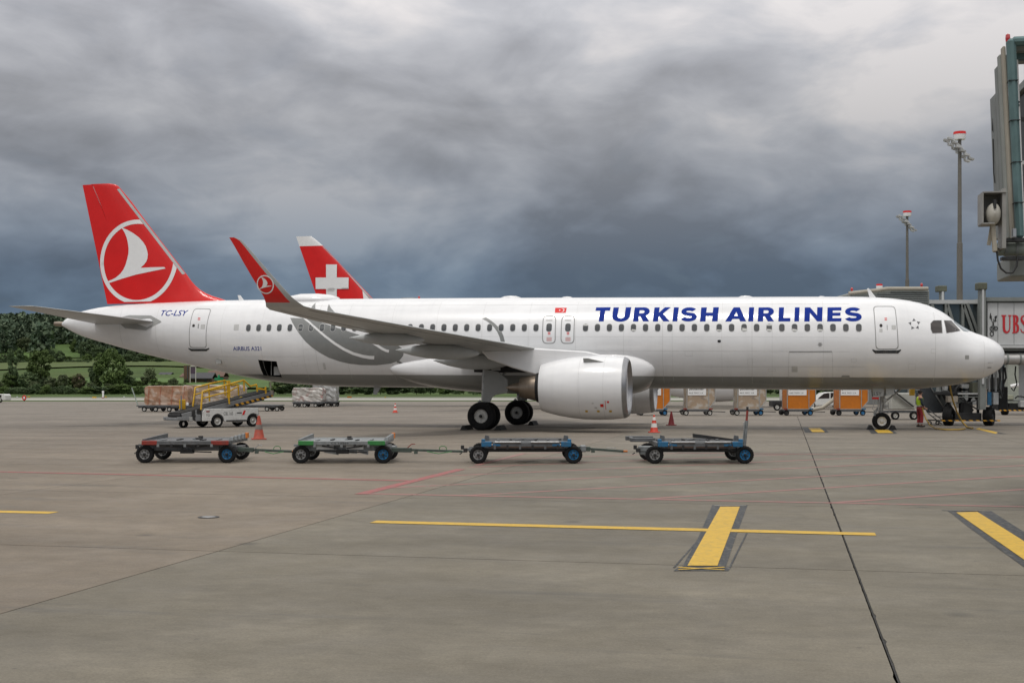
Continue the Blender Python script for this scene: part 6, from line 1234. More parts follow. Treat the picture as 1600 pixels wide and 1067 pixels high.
M_carg = cargo_mat('wrapped_cartons', (.36, .20, .12), (.22, .12, .07), (.48, .36, .28), 1.6); M_carg2 = cargo_mat('wrapped_sacks', (.42, .40, .37), (.30, .10, .09), (.55, .53, .5), 2.0); M_carg3 = cargo_mat('silver_film', (.36, .36, .35), (.26, .25, .24), (.5, .5, .5), 2.0); M_carg4 = cargo_mat('tan_load', (.36, .27, .19), (.26, .21, .17), (.46, .42, .37), 1.5)
def load_block(mb, c, s, jit, n=6):
    """lumpy wrapped load: a box of n x n cells per face, pushed about"""
    bm = bmesh.new(); bmesh.ops.create_cube(bm, size=1.0); bmesh.ops.subdivide_edges(bm, edges=bm.edges[:], cuts=n, use_grid_fill=True)
    for v in bm.verts:
        r_ = 1 - 0.06 * (abs(v.co.x) > .49) * (abs(v.co.z) > .49); v.co = Vector((v.co.x * s[0] * r_, v.co.y * s[1], v.co.z * s[2])) + Vector((random.uniform(-jit, jit), random.uniform(-jit, jit), random.uniform(-jit, jit) * (v.co.z > -.49)))
        v.co += Vector(c)
    bm.verts.index_update(); mb.add([v.co[:] for v in bm.verts], [[v.index for v in f_.verts] for f_ in bm.faces]); bm.free()
def flat_dolly(label, x0, x1, ywheel, D, wheels, group, mast_=None, lift=None):
    X0, X1 = (x0 - 800) * D / F, (x1 - 800) * D / F; w = X1 - X0
    t = thing('cargo_dolly', label, 'dolly', ((X0 + X1) / 2, D, 0), 0, group); lz_ = lift or .44
    mb = MB(); mb.box((0, 1.2, lz_), (w, 2.4, .1)); mb.box((0, .1, lz_ - .1), (w * .94, .1, .12)); mb.box((0, 2.3, lz_ - .1), (w * .94, .1, .12)); mb.obj('deck', M_dgrey, t, bevel=.01)
    for fx, rm in wheels:
        for y in (.1, 2.2):
            mb = MB(); mb.lathe(tyre_prof(.19, .14, .11), (fx * w / 2, y, .19), (0, 1, 0), 22, closed=True); q = mb.obj('wheel', M_tyre, t, smooth=40); mb = MB(); rim_mesh(mb, (fx * w / 2, y, .19), (0, 1, 0), .11, .14, -1); mb.obj('rim', rm, q, smooth=40)
        mb = MB(); mb.box((fx * w / 2, 1.15, .25), (.1, 2.1, .08)); mb.obj('axle', M_ddark, t)
    return t, w
t, w = flat_dolly('cargo dolly with raised drawbar under the nearer brown carton load', 213, 298, 643, 95.0, ((-.72, M_rim), (-.3, M_rim), (.2, M_rim), (.6, M_rim)), 'dollies under the wrapped cargo')
mb = MB(); mb.bar((-w / 2 + .1, .1, .45), (-w / 2 - .38, .1, 1.82), .09, .06); mb.obj('raised_drawbar', mat('pale_green_bar', (.32, .38, .34), .5), t)
mb = MB(); load_block(mb, (0, 1.2, .0), (3.3, 2.2, 1.45), .03); o = mb.obj('wrapped_cargo', M_carg, None, loc=(P(259, 600, 95).x, 95.0, .5 + .73)); tag(o, 'brown cartons under clear film on the dolly with raised drawbar', 'cargo', 'wrapped cargo on dollies')
for k in range(4):
    mb = MB(); x = -1.4 + .9 * k; mb.bar((x, .08, -.7), (x + .1, .08, .7), .03, .02, (0, 1, 0)); mb.obj('strap', mat('strap_red', (.4, .12, .06), .6), o)
t, w = flat_dolly('cargo dolly half hidden behind the belt loader', 300, 436, 643, 97.0, ((-.7, M_rim), (-.2, M_rim), (.72, M_rim), (.95, M_rim)), 'dollies under the wrapped cargo')
mb = MB(); load_block(mb, (0, 1.2, 0), (4.6, 2.2, 1.5), .04); o = mb.obj('wrapped_cargo', M_carg4, None, loc=(P(330, 600, 97).x, 97.0, .5 + .76)); tag(o, 'tan wrapped cartons half hidden behind the belt loader', 'cargo', 'wrapped cargo on dollies')
D = 117.0
t, w = flat_dolly('dolly under the red and white sack load', 456, 505, 636, D, ((-.8, M_rim), (-.2, M_rim), (.5, M_rim)), 'dollies under the wrapped cargo')
mb = MB(); load_block(mb, (0, 1.2, 0), (2.85, 2.2, 1.28), .05); o = mb.obj('wrapped_cargo', M_carg2, None, loc=(P(480, 620, D).x, D, .5 + .65)); tag(o, 'low red and white sacks wrapped in net on a far dolly', 'cargo', 'wrapped cargo on dollies')
t, w = flat_dolly('dolly under the tall silver film load', 488, 526, 635, D + 3, ((-.4, M_rim), (.3, M_rim), (.8, M_rim)), 'dollies under the wrapped cargo')
mb = MB(); load_block(mb, (0, 1.2, 0), (2.2, 2.2, 1.75), .05); o = mb.obj('wrapped_cargo', M_carg3, None, loc=(P(506.5, 620, D + 3).x, D + 3, .5 + .88)); tag(o, 'tall silver film wrapped load behind the sacks', 'cargo', 'wrapped cargo on dollies')
# ------------------------------------------------------------------ air freight containers behind the belly
M_uor = mat('container_orange', (0.52, 0.155, 0.005), 0.5, coat=.15, var=0.07, scale=2, dirt=((0.35, 0.11, 0.02), .3)); M_alu = mat('container_aluminium', (0.46, 0.46, 0.45), 0.4, 0.6, var=0.1)
def container(x0, D, m, dlabel, clabel, text_=True, rims=(M_ddark, M_wblue)):
    X0 = (x0 - 800) * D / F; k = 1.0
    t = thing('container_dolly', dlabel, 'dolly', (X0 + .72, D, 0), 0, 'dollies under the freight containers')
    mb = MB(); mb.box((0, .85, .37), (1.7, 1.6, .08)); mb.box((0, .1, .30), (1.9, .1, .1)); mb.box((0, 1.6, .30), (1.9, .1, .1)); mb.obj('deck', M_dgrey, t, bevel=.01)
    for sx, rm in ((-1, rims[0]), (1, rims[1])):
        for y in (.05, 1.6):
            mb = MB(); mb.lathe(tyre_prof(.18, .13, .11), (sx * .78, y, .18), (0, 1, 0), 22, closed=True); q = mb.obj('wheel', M_tyre, t, smooth=40); mb = MB(); rim_mesh(mb, (sx * .78, y, .18), (0, 1, 0), .11, .13, -1); mb.obj('rim', rm, q, smooth=40)
        mb = MB(); mb.box((sx * .85, .0, .43), (.22, .1, .1)); mb.obj('corner_block', M_blue if rm is M_wblue else M_dred, t)
    mb = MB(); mb.bar((.9, .6, .25), (1.9, .6, .22), .06, .05); mb.bar((-.9, .6, .28), (-1.15, .6, .26), .1, .1); mb.obj('drawbar', M_ddark, t)
    c = thing('freight_container', clabel, 'container', (X0, D + .06, .415), 0, 'freight containers behind the belly')
    pr = [(0, 0), (1.40, 0), (1.86, .53), (1.86, 1.62), (0, 1.62)]; mb = MB(); mb.prism(pr, .02, 1.5); mb.obj('shell', m, c)
    for (a, b), (a2, b2) in zip(pr, pr[1:] + pr[:1]):
        for y in (0.0, 1.52):
            mb = MB(); mb.bar((a, y, b), (a2, y, b2), .05, .05, (0, 1, 0)); mb.obj('edge_profile', M_alu, c)
    mb = MB(); mb.bar((1.42, .0, .02), (1.42, .0, 1.6), .045, .03, (0, 1, 0)); mb.obj('post', M_alu, c)
    mb = MB(); mb.box((.66, .0, 1.19), (1.2, .02, .56)); pl = mb.obj('placard', M_lwht, c)
    text_on('placard_lettering', 'jettainer', lambda u, v: Vector((.14 + 1.0 * u, -.014, 1.22 + .16 * v)), M_blk, pl, 0.02); text_on('placard_lettering', 'AKE 75031 LX', lambda u, v: Vector((.12 + .95 * u, -.014, 1.02 + .09 * v)), M_blk, pl)
M_wrap = M_carg4
container(1003, 82.0, M_uor, 'dolly under the orange container beside the far engine', 'orange freight container partly hidden by the engines')
container(1073.5, 82.2, M_wrap, 'dolly under the wrapped container with grey wheels', 'film wrapped container with its placard farther from the nose', True, (M_rim, M_rim))
container(1153, 82.1, M_wrap, 'dolly under the wrapped container with one blue wheel', 'film wrapped container next to the orange one', True, (M_rim, M_wblue))
container(1230.5, 82.0, M_uor, 'dolly under the middle orange container', 'orange freight container beside the white car')
container(1312.5, 81.8, M_uor, 'dolly under the orange container by the nose wheel', 'orange freight container right behind the nose wheel', True, (M_ddark, M_wblue))
# ------------------------------------------------------------------ white car behind the containers
D = 106.0; cw = lambda x: (x - 1290) * D / F
car = thing('car', 'white car parked between the orange containers', 'car', (P(1290, 630, D).x, D, 0), 0.0)
pr = [(-1.75, .28), (-1.8, .55), (-1.65, .72), (-.75, .88), (-.15, 1.38), (.35, 1.46), (1.6, 1.46), (1.95, 1.0), (2.0, .3)]
mb = MB(); mb.prism(pr, 0, 1.75); mb.obj('body', M_lwhite, car, bevel=.06)
mb = MB(); mb.prism([(-.68, .9), (-.16, 1.33), (.32, 1.40), (.32, .92)], -.012, .0); mb.obj('side_window', M_cock, car); mb = MB(); mb.prism([(.42, .92), (.42, 1.40), (1.5, 1.40), (1.75, .98)], -.012, .0); mb.obj('side_window', M_cock, car)
for x in (-1.15, 1.3):
    for y in (.02, 1.6):
        mb = MB(); mb.lathe(tyre_prof(.31, .2, .19), (x, y + .06, .31), (0, 1, 0), 22, closed=True); q = mb.obj('wheel', M_tyre, car, smooth=40); mb = MB(); rim_mesh(mb, (x, y + .06, .31), (0, 1, 0), .19, .2, -1); mb.obj('rim', M_rim, q, smooth=40)
mb = MB(); mb.box((-1.72, .3, .66), (.12, .25, .1)); mb.obj('headlight', M_glass, car); mb = MB(); mb.box((-1.78, .87, .4), (.1, 1.6, .15)); mb.obj('bumper', M_ggry, car)
hs = thing('air_hose', 'thick pale air hose slanting past the white car', 'hose', (P(1300, 640, 90).x, 90, 0)); mb = WB(); mb.tube([P(x, y, 90) for x, y in ((1262, 641), (1285, 637), (1300, 626), (1312, 612), (1318, 600))], .14, 10); mb.obj('tube', M_beige, hs, smooth=60)
tk = thing('tow_tractor', 'dark tow tractor with white cab left of the middle orange container', 'tractor', (P(1222, 640, 100).x, 100, 0))
mb = MB(); mb.box((.1, .8, .55), (1.7, 1.5, .45)); mb.obj('body', M_ddark, tk, bevel=.05); mb = MB(); mb.box((.15, .8, 1.45), (.08, 1.4, 1.3)); mb.box((.75, .8, 1.45), (.08, 1.4, 1.3)); mb.box((.45, .8, 2.1), (.8, 1.45, .08)); mb.obj('cab_frame', M_lwhite, tk)
for x in (-.4, .65):
    mb = MB(); mb.lathe(tyre_prof(.28, .2, .16), (x, .05, .28), (0, 1, 0), 20, closed=True); q = mb.obj('wheel', M_tyre, tk, smooth=40); mb = MB(); rim_mesh(mb, (x, .05, .28), (0, 1, 0), .16, .2, -1); mb.obj('rim', M_rim, q, smooth=40)
# ground power trailer beyond the nose gear
gp = thing('service_trailer', 'pale grey service trailer on dark wheels behind the worker', 'trailer', (P(1412, 650, 71).x, 71, 0))
gx = lambda x: (x - 1412) * 71 / F
mb = MB(); mb.box((0, .8, 1.05), (gx(1430) - gx(1392), 1.5, .95)); mb.obj('housing', mat('trailer_grey', (.42, .42, .38), .5, var=.08), gp, bevel=.05); mb = MB(); mb.box((0, .8, .45), (2.0, 1.5, .12)); mb.obj('chassis', M_dgrey, gp)
for x in (gx(1399), gx(1428)):
    mb = MB(); mb.lathe(tyre_prof(.24, .18, .13), (x, .05, .24), (0, 1, 0), 22, closed=True); q = mb.obj('wheel', M_tyre, gp, smooth=40); mb = MB(); rim_mesh(mb, (x, .05, .24), (0, 1, 0), .13, .18, -1); mb.obj('rim', M_rim, q, smooth=40)
mb = MB(); mb.bar((gx(1394), -.05, 1.7), (gx(1427), -.05, .75), .12, .06); mb.obj('conveyor_arm', M_ddark, gp); mb = MB(); mb.bar((gx(1394), -.08, 1.55), (gx(1418), -.08, .9), .03, .03); mb.obj('arm_rail', M_alu, gp); mb = MB(); mb.box((gx(1388), .3, .75), (.35, .5, .3)); mb.obj('green_unit', M_dgrn, gp) if False else None
# ------------------------------------------------------------------ service stairs below the nose
D = 61.2; stx = lambda x: (x - 1455) * D / F; stz = lambda y: HC + (YH - y) * D / F
sr = thing('service_stairs', 'dark grey panelled service stairs beside the worker', 'stairs', (P(1455, 650, D).x, D, 0))
poly = [(1436, 600), (1452, 600), (1462, 612), (1471, 628), (1476, 641), (1471, 645), (1449, 645), (1443, 634), (1440, 616)]
mb = MB(); mb.prism([(stx(x), stz(y)) for x, y in poly], 0, .05); mb.obj('side_panel', M_bgrey if False else mat('stair_panel', (.075, .085, .095), .5, var=.15), sr)
for k in range(9):
    f_ = k / 8; mb = MB(); mb.box((stx(1440 + 36 * f_), .55, stz(602 + 56 * f_)), (.26, .95, .04)); mb.obj('step', M_alu, sr)
for a, b, w in (((1449, 645), (1471, 662), .05), ((1452, 641), (1473, 657), .04), ((1451, 600), (1478, 643), .05)):
    mb = MB(); mb.bar((stx(a[0]), -.03, stz(a[1])), (stx(b[0]), -.03, stz(b[1])), w, w); mb.obj('handrail', M_alu, sr)
mb = MB(); mb.box((stx(1429), .4, stz(610)), (.22, .2, .5)); mb.obj('yellow_post', M_yell, sr)
mb = MB(); mb.bar((stx(1448), .05, stz(656)), (stx(1473), .05, stz(657)), .05, .06); mb.obj('base_frame', M_ddark, sr)
for x in (1453, 1465):
    mb = MB(); mb.lathe(tyre_prof(.1, .06, .05), (stx(x), .03, .1), (0, 1, 0), 16, closed=True); mb.obj('caster', M_tyre, sr, smooth=40)
# hoses from the aircraft and yellow pit cover
p0 = P(1485, 600, 55.5)
h1 = thing('ground_hose', 'yellow hose hanging from the nose belly to the ground pit', 'hose', (G(1511, 668).x, G(1511, 668).y, 0)); mb = WB(); mb.tube([P(1484, 597, 55.2), P(1485, 608, 55.2), P(1489, 626, 55.5), P(1495, 643, 56), P(1502, 657, 56.6), G(1511, 667.4, .04), G(1520, 669, .04)], .038, 8); mb.obj('tube', M_hose, h1, smooth=60)
h2 = thing('ground_hose', 'slack yellow hose running from the hand of the worker along the ground', 'hose', (G(1470, 670).x, G(1470, 670).y, 0)); mb = WB(); mb.tube([P(1441, 637, 57.4), P(1443, 645, 57.4), P(1447, 655, 57.2), P(1453, 664, 56.6), G(1462, 669.4, .045), G(1478, 671.2, .045), G(1497, 671.2, .045), G(1508, 669.6, .045)], .032, 8); mb.obj('tube', M_hose, h2, smooth=60)
marking('pit_cover', [G(1524, 670), G(1530, 668.6), G(1559, 675.5), G(1556, 677.6)], M_yel, 'slanting yellow pit cover marking near the bridge wheels')
marking('pit_cover_stain', [G(1558, 675), G(1566, 676.5), G(1574, 677.8), G(1560, 677.8)], M_blk, 'dark stain at the end of the yellow pit cover')
# ------------------------------------------------------------------ worker
def skin(name, pts, edges, m, parent, lev=2):
    me = bpy.data.meshes.new(name); me.from_pydata([p[:3] for p in pts], edges, []); me.materials.append(m)
    o = bpy.data.objects.new(name, me); COL.objects.link(o); o.parent = parent
    sk = o.modifiers.new('skin', 'SKIN'); sv = me.skin_vertices[0].data
    for i, p in enumerate(pts): sv[i].radius = (p[3], p[4] if len(p) > 4 else p[3]); sv[i].use_root = i == 0
    sk.use_smooth_shade = True; sb = o.modifiers.new('sub', 'SUBSURF'); sb.levels = lev; sb.render_levels = lev
    return o
M_skin = mat('skin_tone', (.42, .24, .17), .55, var=.05); M_hiv = mat('hi_vis_yellow', (.42, .62, .02), .6, var=.1); M_refl = mat('reflective_grey', (.45, .46, .44), .4); M_navy = mat('dark_sleeve', (.02, .03, .04), .8); M_trs = mat('work_trousers_red', (.27, .02, .025), .75, var=.12, scale=9, bump=.3, bscale=12); M_shoe = mat('work_shoe', (.025, .022, .02), .6); M_hair = mat('dark_hair', (.015, .012, .01), .8)
wk = thing('person', 'worker in yellow hi-vis vest and red trousers holding a hose beside the nose gear', 'person', (P(1437, 650, 58).x, 58.0, 0), 0.15)
# faces +x
body = [(0, 0, .88, .13, .10), (0, 0, 1.05, .13, .10), (.0, 0, 1.22, .16, .105), (0, 0, 1.36, .15, .09), (.015, 0, 1.44, .06), (.03, 0, 1.52, .07), (.04, 0, 1.59, .095, .085), (.035, 0, 1.66, .075),
        (-.01, .09, .86, .085), (.02, .10, .48, .06), (-.02, .11, .10, .045), (.10, .11, .05, .04), (.02, -.09, .86, .085), (.06, -.10, .48, .06), (.03, -.11, .10, .045), (.15, -.11, .05, .04),
        (0, .19, 1.36, .055), (-.02, .25, 1.10, .045), (.14, .22, .92, .035), (.22, .20, .90, .03), (0, -.19, 1.36, .055), (-.02, -.25, 1.10, .045), (.12, -.23, .90, .035), (.19, -.22, .86, .032)]
be = [(0, 1), (1, 2), (2, 3), (3, 4), (4, 5), (5, 6), (6, 7), (0, 8), (8, 9), (9, 10), (10, 11), (0, 12), (12, 13), (13, 14), (14, 15), (3, 16), (16, 17), (17, 18), (18, 19), (3, 20), (20, 21), (21, 22), (22, 23)]
skin('body', body, be, M_skin, wk)
skin('trousers', [(0, 0, .98, .155, .12), (0, 0, .88, .15, .12), (-.01, .09, .80, .105), (.02, .10, .48, .08), (-.02, .11, .14, .075), (.02, -.09, .80, .105), (.06, -.10, .48, .08), (.03, -.11, .14, .075)], [(0, 1), (1, 2), (2, 3), (3, 4), (1, 5), (5, 6), (6, 7)], M_trs, wk)
skin('vest', [(0, 0, .93, .15, .125), (0, 0, 1.08, .155, .125), (0, 0, 1.25, .185, .13), (0, 0, 1.37, .17, .11), (.0, 0, 1.43, .09, .08)], [(0, 1), (1, 2), (2, 3), (3, 4)], M_hiv, wk)
for sy in (1, -1): skin('sleeve', [(0, sy * .17, 1.37, .075), (-.01, sy * .22, 1.24, .066), (-.02, sy * .25, 1.10, .06), (.09, sy * .235, .965, .05)], [(0, 1), (1, 2), (2, 3)], M_navy, wk)
mb = MB(); mb.lathe([(.955, .152), (.957, .16), (.995, .162), (1.0, .155)], (0, 0, 0), (0, 0, 1), 20, sx=1, sy=1.0); mb.obj('reflective_band', M_refl, wk, smooth=40)
for sy, dx in ((.11, -.02), (-.11, .03)):
    mb = MB(); mb.lathe([(-.12, .0), (-.1, .05), (0, .058), (.1, .052), (.15, .03), (.17, 0)], (dx + .03, sy, .05), (1, 0, 0), 12, sx=.9, sy=.85); mb.obj('shoe', M_shoe, wk, smooth=50)
    mb = MB(); mb.lathe([(.16, .082), (.2, .084)], (dx, sy, 0), (0, 0, 1), 14); mb.obj('trouser_band', M_refl, wk, smooth=40)
mb = MB(); mb.lathe([(-.02, .098), (.04, .105), (.10, .09), (.135, .05), (.14, 0)], (.025, 0, 1.59), (-.15, 0, 1), 16, sx=1.0, sy=1.05); mb.obj('hair', M_hair, wk, smooth=50)
mb = MB(); mb.lathe([(0, .012), (.03, .018), (.045, .008)], (.11, 0, 1.575), (1, 0, -.3), 8); mb.obj('nose', M_skin, wk, smooth=50)
for sy in (1, -1):
    hx, hy, hz = (.215, .20, .895) if sy > 0 else (.185, -.22, .855)
    fi = MB(); fi.lathe([(-.03, .02), (.0, .035), (.05, .036), (.07, .02)], (hx, hy, hz), (1, 0, -.4), 8, sx=.6, sy=1)
    for k in range(4): fi.tube([(hx + .05, hy + .012 * (k - 1.5) * .5, hz + .022 - .016 * k), (hx + .085, hy - .015 * sy, hz + .012 - .016 * k), (hx + .09, hy - .04 * sy, hz - .002 - .015 * k), (hx + .07, hy - .05 * sy, hz - .01 - .015 * k)], [.010, .0095, .009, .007], 6)
    fi.tube([(hx + .0, hy, hz + .025), (hx + .035, hy - .025 * sy, hz + .035), (hx + .065, hy - .03 * sy, hz + .02)], [.011, .010, .008], 6); fi.obj('hand', M_skin, wk, smooth=50)
# ------------------------------------------------------------------ trees, hills and farm buildings beyond the airfield
def leaf_mat(name, c1, c2):
    mt = bpy.data.materials.new(name); mt.use_nodes = True; N = mt.node_tree.nodes; L = mt.node_tree.links; b = N['Principled BSDF']; b.inputs['Roughness'].default_value = .75; b.inputs['Specular IOR Level'].default_value = .2
    g = N.new('ShaderNodeNewGeometry'); r = N.new('ShaderNodeMix'); r.data_type = 'RGBA'; L.new(g.outputs['Random Per Island'], r.inputs[0]); r.inputs[6].default_value = (*c1, 1); r.inputs[7].default_value = (*c2, 1)
    oi = N.new('ShaderNodeObjectInfo'); mr = N.new('ShaderNodeMapRange'); L.new(oi.outputs['Random'], mr.inputs[0]); mr.inputs[3].default_value = .75; mr.inputs[4].default_value = 1.25
    m = N.new('ShaderNodeMix'); m.data_type = 'RGBA'; m.blend_type = 'MULTIPLY'; m.inputs[0].default_value = 1; L.new(r.outputs[2], m.inputs[6]); L.new(mr.outputs[0], m.inputs[7]); L.new(m.outputs[2], b.inputs['Base Color']); return mt
M_leaf = [leaf_mat('leaves_dark', (.06, .092, .042), (.105, .148, .068)), leaf_mat('leaves_mid', (.08, .125, .036), (.12, .17, .055)), leaf_mat('leaves_grey', (.085, .105, .052), (.12, .145, .075)), leaf_mat('leaves_brown', (.10, .095, .05), (.13, .115, .065))]  # leaf colours lightened to stand in for haze on the slopes
M_forest = leaf_mat('forest_leaves', (.05, .078, .05), (.095, .125, .075)); M_bark = mat('bark', (.06, .045, .032), .9, var=.2, bump=.4)  # distance haze put into the wood's leaf colour: paler, bluish green
def leaves(n, clumps, size, r):
    """n quads spread over the shells of the clumps; returns verts (4n,3)"""
    k = r.integers(0, len(clumps), n); c = clumps[k]
    d = r.normal(size=(n, 3)); d /= np.linalg.norm(d, axis=1)[:, None]; rad = c[:, 3:6] * (r.uniform(.55, 1.0, n) ** .6)[:, None]
    p = c[:, :3] + d * rad
    nrm = d * .7 + r.normal(size=(n, 3)) * .6; nrm /= np.linalg.norm(nrm, axis=1)[:, None]; t = np.cross(nrm, r.normal(size=(n, 3))); t /= np.linalg.norm(t, axis=1)[:, None]; b = np.cross(nrm, t)
    s = (size * r.uniform(.6, 1.4, n))[:, None]; t = t * s; b = b * s * .7
    return np.stack([p - t - b, p + t - b, p + t + b, p - t + b], 1).reshape(-1, 3)
def quad_mesh(name, v, m):
    n = len(v) // 4; me = bpy.data.meshes.new(name); me.vertices.add(len(v)); me.vertices.foreach_set('co', v.astype(np.float32).ravel()); me.loops.add(4 * n); me.loops.foreach_set('vertex_index', np.arange(4 * n, dtype=np.int32)); me.polygons.add(n); me.polygons.foreach_set('loop_start', np.arange(0, 4 * n, 4, dtype=np.int32)); me.update(calc_edges=True); me.materials.append(m); return me
def crown_clumps(kind, r):
    out = []
    if kind == 'round':
        for _ in range(34):
            a, z = r.uniform(0, 6.28), r.uniform(.16, .92); q = .36 * math.sqrt(max(1 - ((z - .54) / .46) ** 2, .05)) * r.uniform(.5, 1.0); s = r.uniform(.09, .16); out.append((q * math.cos(a), q * math.sin(a), z, s, s, s * .8))
    elif kind == 'tall':
        for _ in range(18):
            a, z = r.uniform(0, 6.28), r.uniform(.12, .93); q = .17 * math.sqrt(max(1 - ((z - .5) / .5) ** 2, .05)) * r.uniform(.3, 1.0); s = r.uniform(.07, .12); out.append((q * math.cos(a), q * math.sin(a), z, s, s, s * 1.2))
    elif kind == 'conifer':
        for z in np.linspace(.1, .97, 16):
            for _ in range(3): a = r.uniform(0, 6.28); q = .22 * (1 - z) * r.uniform(.4, 1); s = .035 + .11 * (1 - z); out.append((q * math.cos(a), q * math.sin(a), z, s, s, s * .6))
    else:
        for _ in range(14): a, z = r.uniform(0, 6.28), r.uniform(.1, .75); q = .5 * r.uniform(.1, 1.0); s = r.uniform(.12, .22); out.append((q * math.cos(a), q * math.sin(a), z, s * 1.2, s * 1.2, s))
    return np.array(out)
CROWN = {}
def crown(kind, v, m):
    k = (kind, v, m)
    if k not in CROWN:
        r = np.random.default_rng(100 + v * 7 + len(kind)); CROWN[k] = quad_mesh('crown', leaves(5200, crown_clumps(kind, r), .019, r), M_leaf[m])
    return CROWN[k]
TR = {}
def trunk(kind):
    if kind not in TR:
        mb = MB(); h = .9 if kind in ('conifer', 'tall') else .62 if kind == 'round' else .3; mb.tube([(0, 0, -.02), (.004, 0, h * .4), (-.004, .004, h)], [.022, .017, .006], 7)
        if kind != 'conifer':
            for a in range(5): an = a * 1.26; z = h * (.35 + .1 * a); mb.tube([(0, 0, z), (.1 * math.cos(an), .1 * math.sin(an), z + .1), (.19 * math.cos(an), .19 * math.sin(an), z + .2)], [.011, .007, .003], 5)
        me = mb.mesh('trunk'); me.materials.append(M_bark); TR[kind] = me
    return TR[kind]
def on_hill(x, y):
    for D in np.arange(300, 1700, 4.0):
        if YH - F * (hill((x - 800) * D / F, D) - HC) / D <= y: return D
    return 1700.0
def tree(x, yb, yt, w, kind, v, m, label, group, D=None):
    D = D or on_hill(x, yb); X = (x - 800) * D / F; z0 = hill(X, D) - .1; h = HC + (YH - yt) * D / F - z0
    t = thing('conifer_tree' if kind == 'conifer' else 'bush' if kind == 'bush' else 'broadleaf_tree', label, 'bush' if kind == 'bush' else 'tree', (X, D, z0), random.uniform(0, 6.28), group)
    wr_ = {'round': .86, 'tall': .46, 'conifer': .5, 'bush': 1.25}[kind]; sx = w * D / F / (wr_ * h)
    c = link('crown', crown(kind, v, m), None, t); c.scale = (h * sx, h * sx, h); k = link('trunk', trunk(kind), None, t); k.scale = (h, h, h)
TL = [(19, 608, 547, 19, 'tall', 0, 0, 'tall slim dark tree at the edge of the meadow'), (64, 607, 546, 40, 'round', 1, 1, 'big round tree standing tall over the lower meadow'), (176, 608, 545, 54, 'round', 2, 1, 'broadest tall tree below the tailplane'), (152, 606, 566, 26, 'round', 0, 0, 'dark tree at the foot of the broadest tree'), (196, 606, 574, 26, 'round', 1, 0, 'dark tree on the far side of the broadest tree'),
      (16, 608, 582, 24, 'round', 1, 1, 'low leafy tree below the slim dark tree'), (43, 608, 581, 34, 'round', 2, 0, 'dark rounded tree before the meadow'), (80, 608, 588, 22, 'round', 0, 2, 'greyish low tree by the hedge'), (98, 609, 585, 20, 'round', 1, 2, 'grey-green tree beside the brown one'), (124, 609, 584, 22, 'round', 2, 3, 'brownish tree beside the farm hedge'), (151, 608, 586, 16, 'conifer', 0, 1, 'small pointed tree before the farm hedge'), (166, 606, 592, 12, 'round', 2, 1, 'small light green tree below the broadest tree'),
      (235, 602, 575, 24, 'round', 2, 2, 'grey-green tree beside the white farmhouse'), (272, 601, 590, 8, 'round', 1, 0, 'tiny dark round tree on the lawn'), (291, 601, 591, 8, 'round', 0, 0, 'second tiny dark tree on the lawn'), (208, 606, 590, 16, 'round', 0, 0, 'low dark tree left of the farmhouse'), (222, 566, 552, 20, 'round', 1, 0, 'tree on the slope under the tail cone'), (250, 567, 553, 20, 'round', 2, 0, 'second tree on the slope under the tail cone'),
      (16, 545, 510, 24, 'round', 2, 1, 'light tree at the edge of the hillside wood'), (40, 551, 527, 26, 'round', 1, 2, 'pale round tree on the hillside meadow'), (64, 549, 525, 26, 'round', 0, 0, 'dark round tree on the hillside meadow'), (74, 542, 516, 22, 'round', 1, 1, 'tree at the upper corner of the bright meadow'), (116, 552, 530, 18, 'round', 2, 1, 'light tree at the right of the bright meadow'), (136, 561, 531, 30, 'round', 0, 0, 'dark broad tree below the tail cone'), (94, 567, 548, 17, 'round', 2, 0, 'dark tree on the bright meadow'), (80, 566, 546, 14, 'round', 1, 0, 'dark tree left of the bright meadow'), (31, 566, 545, 12, 'tall', 1, 0, 'slender tree on the hillside hedge'), (6, 566, 552, 14, 'round', 0, 0, 'small dark hillside tree at the left border'), (154, 566, 540, 24, 'round', 1, 0, 'dark hillside tree beside the broadest tree'), (204, 566, 548, 18, 'round', 2, 0, 'dark hillside tree under the rear belly'), (124, 567, 561, 7, 'bush', 0, 0, 'small bush on the bright meadow'), (138, 568, 563, 6, 'bush', 1, 0, 'smaller bush on the bright meadow')]
for a in TL: tree(*a, 'trees on the slopes')
rt = random.Random(3)
for j in range(22):                                 # smaller trees filling the foot of the slope
    x = -20 + j * 14.5 + rt.uniform(-5, 5); yb = rt.uniform(605, 609)
    tree(x, yb, yb - rt.uniform(9, 19), rt.uniform(14, 22), rt.choice(['round', 'round', 'tall']), j % 3, rt.choice([0, 1, 1, 2]), 'lower tree among those at the foot of the slope', 'trees at the foot of the slope')
for j in range(26):                                 # trees along the hedge between the fields
    x = -30 + j * 14 + rt.uniform(-6, 6); yb = rt.uniform(563, 567)
    if 60 < x < 150 and rt.random() < .75: continue
    tree(x, yb, yb - rt.uniform(8, 18), rt.uniform(11, 20), 'round', j % 3, rt.choice([0, 1, 1]), 'small tree along the hedge between the hillside fields', 'trees along the hillside hedge')
xx = -40
k = 0
while xx < 1045:                                    # row of trees along the far boundary
    if xx < 200 or 425 < xx < 765 or xx > 1028 or 340 > xx > 210:
        w = random.uniform(13, 26); hgt = random.uniform(11, 17) if xx < 330 else random.uniform(17, 26)
        tree(xx, 616.2, 616.2 - hgt, w * 1.35, random.choice(['round', 'round', 'bush', 'tall'] if xx > 330 else ['bush', 'round', 'bush']), k % 3, random.choice([0, 0, 0, 1]), 'dark leafy tree in the row along the far boundary' , 'boundary tree row', 322 + random.uniform(-8, 14))
    xx += random.uniform(9, 15); k += 1
